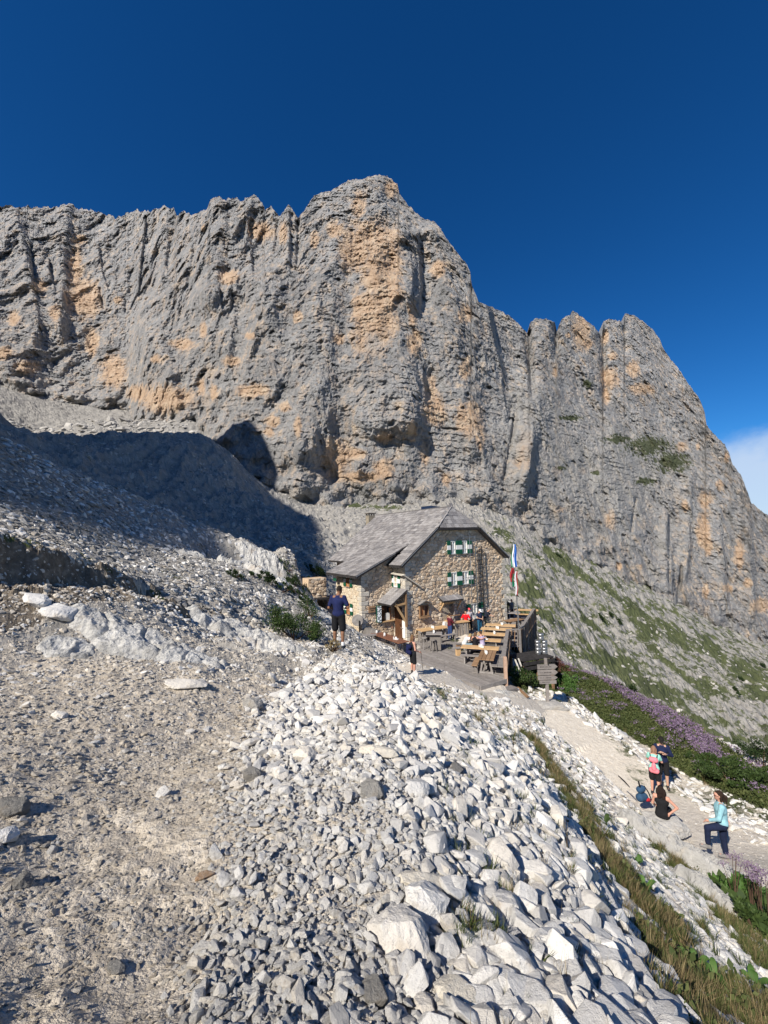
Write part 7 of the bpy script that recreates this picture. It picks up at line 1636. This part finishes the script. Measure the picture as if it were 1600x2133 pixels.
MHB = leafmat('bank herbs', (.050, .075, .022), (.135, .150, .055)); HG = herb_coll('herb', MHB, 4, 60, .22, .06); HF = herb_coll('flowering_herb', MHB, 5, 40, .40, .075, MPURP, 34)
# strips
x, y, r = sample(120000, 2.2, 32, 5, 50, 61)
g1, _ = seg_dist(x, y, STRIP1); g2, _ = seg_dist(x, y, STRIP2); rr = np.hypot(x, y); fb = poly_sd(x, y, BANKF); pd = path_d(x, y)
wn = pn(x * 1.1, y * 1.1, 0 * x) ; w1 = (.36 + .10 * sstep(8, 3, rr)) * (.75 + 1.1 * wn); w2 = .30 * (1 + .6 * wn)
pat = pn(x * 2.3, y * 2.3, 0 * x + 4) + .5 * pn(x * 6, y * 6, 0 * x + 4); s1m = (g1 < w1) & (r.rand(len(x)) < .70 * np.clip(.42 + 1.6 * pat, .03, 1) * np.clip(rr / 4, .6, 1.2)); s2m = (g2 < w2) & (r.rand(len(x)) < .8 * np.clip(.6 + 1.2 * pat, .05, 1)); fringe = (pd > 1.15) & (r.rand(len(x)) < .010 + .10 * (pat > .42)) & (x > 0)
gm_ = (s1m | s2m | fringe) & ~((fb < 0)); gx_, gy_ = x[gm_], y[gm_]; r2 = rr[gm_]; g1m = s1m[gm_]
dry = (r.rand(len(gx_)) < np.where(g1m, .36, .2)); pts = np.stack([gx_, gy_, gz(gx_, gy_) - .01], 1); rot = np.stack([r.normal(size=len(gx_)) * .2 + .1, r.normal(size=len(gx_)) * .2 - .15, r.uniform(0, 6.28, len(gx_))], 1); sc_ = (r.uniform(.35, 1.0, len(gx_)) * (.55 + .05 * r2))[:, None] * np.ones(3)
gn_scatter('grass', pts[~dry], rot[~dry], sc_[~dry], r.randint(0, 5, (~dry).sum()), TG, label='green grass growing in strips along the banks of the path')
gn_scatter('dry_grass', pts[dry], rot[dry], sc_[dry], r.randint(0, 5, dry.sum()), TD, label='straw-coloured dry grass among the green strips')
hm_ = (s1m | s2m) & (r.rand(len(x)) < np.where(rr < 6, .035, .07)) & (pn(x * 1.3, y * 1.3, 0 * x + 8) > -.05); pts = np.stack([x[hm_], y[hm_], gz(x[hm_], y[hm_])], 1); n_ = hm_.sum(); gn_scatter('herbs', pts, np.stack([np.zeros(n_)] * 2 + [r.uniform(0, 6.28, n_)], 1), r.uniform(.3, .75, n_)[:, None] * np.ones(3), r.randint(0, 4, n_), HG, label='leafy herbs in the grass strips')
# flower bank
x, y, r = sample(60000, 11, 40, 14, 50, 71); fb = poly_sd(x, y, BANKF); m = (fb < .2) & (r.rand(len(x)) < .75); x, y = x[m], y[m]
PURP = [PXY(1165,1388,28), PXY(1230,1415,26.5), PXY(1300,1475,24.5), PXY(1400,1548,21), PXY(1480,1585,18.6), PXY(1490,1575,20), PXY(1400,1525,24), PXY(1300,1455,27.5), PXY(1190,1375,31), PXY(1140,1375,30)]
ps = poly_sd(x, y, PURP) + .5 * pn(x * .7, y * .7, 0 * x); fl = (ps < .25) & (r.rand(len(x)) < .5) | (r.rand(len(x)) < .02); pts = np.stack([x, y, gz(x, y) - .02], 1); rot = np.stack([r.normal(size=len(x)) * .1, r.normal(size=len(x)) * .1, r.uniform(0, 6.28, len(x))], 1); s = r.uniform(.7, 1.25, len(x))[:, None] * np.ones(3)
gn_scatter('wildflowers', pts[fl], rot[fl], s[fl] * 1.15, r.randint(0, 5, fl.sum()), HF, label='bank of purple wildflowers beside the path')
gn_scatter('undergrowth', pts[~fl], rot[~fl], s[~fl] * 1.0, r.randint(0, 4, (~fl).sum()), HG, label='green herbs and low growth along the far edge of the path')
# turf tufts on the far meadows
# broad-leaved plants at the lower right
def broad_plant(px, py, y0, label, n=9, L_=.24, W=.075, seed=1, mat=MHERB, upr=.9):
    p = hit(px, py, y0); r = np.random.RandomState(seed); L_ *= .72; W *= .62; t = thing('broad_leaved_plant', label, 'plant', (p[0], p[1], float(gz(p[0], p[1]))))
    for i in range(n):
        a = 6.28 * i / n + r.normal() * .4; le = L_ * r.uniform(.6, 1.15); wd = W * r.uniform(.7, 1.1); up0 = upr * r.uniform(.6, 1.1); dr = np.array([math.cos(a), math.sin(a), 0]); sd = np.array([-dr[1], dr[0], 0]); V = []; m = 7
        for j in range(m):
            f = j / (m - 1); c = dr * le * f * (1 - .35 * up0) + np.array([0, 0, le * (up0 * math.sin(f * 1.9) * .7)]); w2_ = wd * math.sin(math.pi * min(1, f * .93 + .05)) ** .8
            V += [c - sd * w2_ + (0, 0, w2_ * .35), c, c + sd * w2_ + (0, 0, w2_ * .35)]
        F = [[3 * j + k2, 3 * j + k2 + 1, 3 * j + 4 + k2, 3 * j + 3 + k2] for j in range(m - 1) for k2 in (0, 1)]
        me = mesh_np('leaf', np.array(V), np.array(F), smooth=True); obj('leaf', me, mat, t)
    return t
broad_plant(1490, 2060, 1.8, 'largest bright green broad-leaved plant at the lower right edge', 10, .25, .055, 1)
broad_plant(1450, 2030, 1.8, 'upright pair of broad leaves left of the largest leafy plant', 5, .26, .05, 2, upr=1.3)
broad_plant(1570, 2060, 1.8, 'leafy plant in the very corner by the dark hollow', 8, .26, .06, 3)
broad_plant(1345, 1860, 2.5, 'light green rosette half way along the grass strip', 8, .24, .055, 4)
broad_plant(1330, 1800, 3.0, 'small leafy rosette above the light green one', 7, .22, .05, 5)
broad_plant(1400, 1920, 2.5, 'dark leafy rosette low on the grass strip', 8, .22, .05, 6, MLEAF)
broad_plant(1260, 1720, 4.0, 'dark green rosette at the top of the grass strip', 8, .32, .07, 7, MLEAF)
def adeno(px, py, Y, label, seed, n=7):
    p = PY(px, py, Y); g_ = float(gz(p[0], p[1])); r = np.random.RandomState(seed); t = thing('flowering_plant', label, 'flower', (p[0], p[1], g_)); mb = MB(); pts = []
    for i in range(n):
        a = r.uniform(0, 6.28); q = r.uniform(.02, .20); tip = np.array([math.cos(a) * q, math.sin(a) * q, max(.35, p[2] - g_) * r.uniform(.85, 1.15)]); mb.tube([(0, 0, 0), tip * (.5, .5, .6), tip], [.008, .006, .004], 5); v = r.normal(size=(60, 3)) * (.05, .05, .018); pts.append(tip + v)
    mb.build('stem', MTWIG, t); obj('blossom', leaves_mesh('blossom', MPURP, np.concatenate(pts), .022, seed, 1.2), None, t, kind='stuff'); P_ = r.normal(size=(220, 3)) * (.24, .24, .06) + (0, 0, .12); P_[:, 2] = np.abs(P_[:, 2]); obj('foliage', leaves_mesh('foliage', MLEAF, P_, .13, seed, 1.2), None, t, kind='stuff')
adeno(1525, 1790, 8.6, 'purple flower heads just below the woman in blue', 1, 5); adeno(1560, 1800, 8.2, 'purple flower heads at the edge of the path, left of the tall cluster', 2, 6); adeno(1578, 1812, 7.8, 'tall cluster of purple flower heads at the right edge', 3, 8); adeno(1595, 1840, 7.4, 'lowest purple flower heads at the right edge', 4, 5)
shrub(1570, 1890, 5, 1.5, .5, 'dark glossy leafy thicket under the purple flowers', MHERB, 1500, .12, 50, stems=7); shrub(1600, 1960, 4, 1.2, .5, 'leafy thicket lower down by the grey slab', MLEAF, 1500, .09, 51, stems=7)
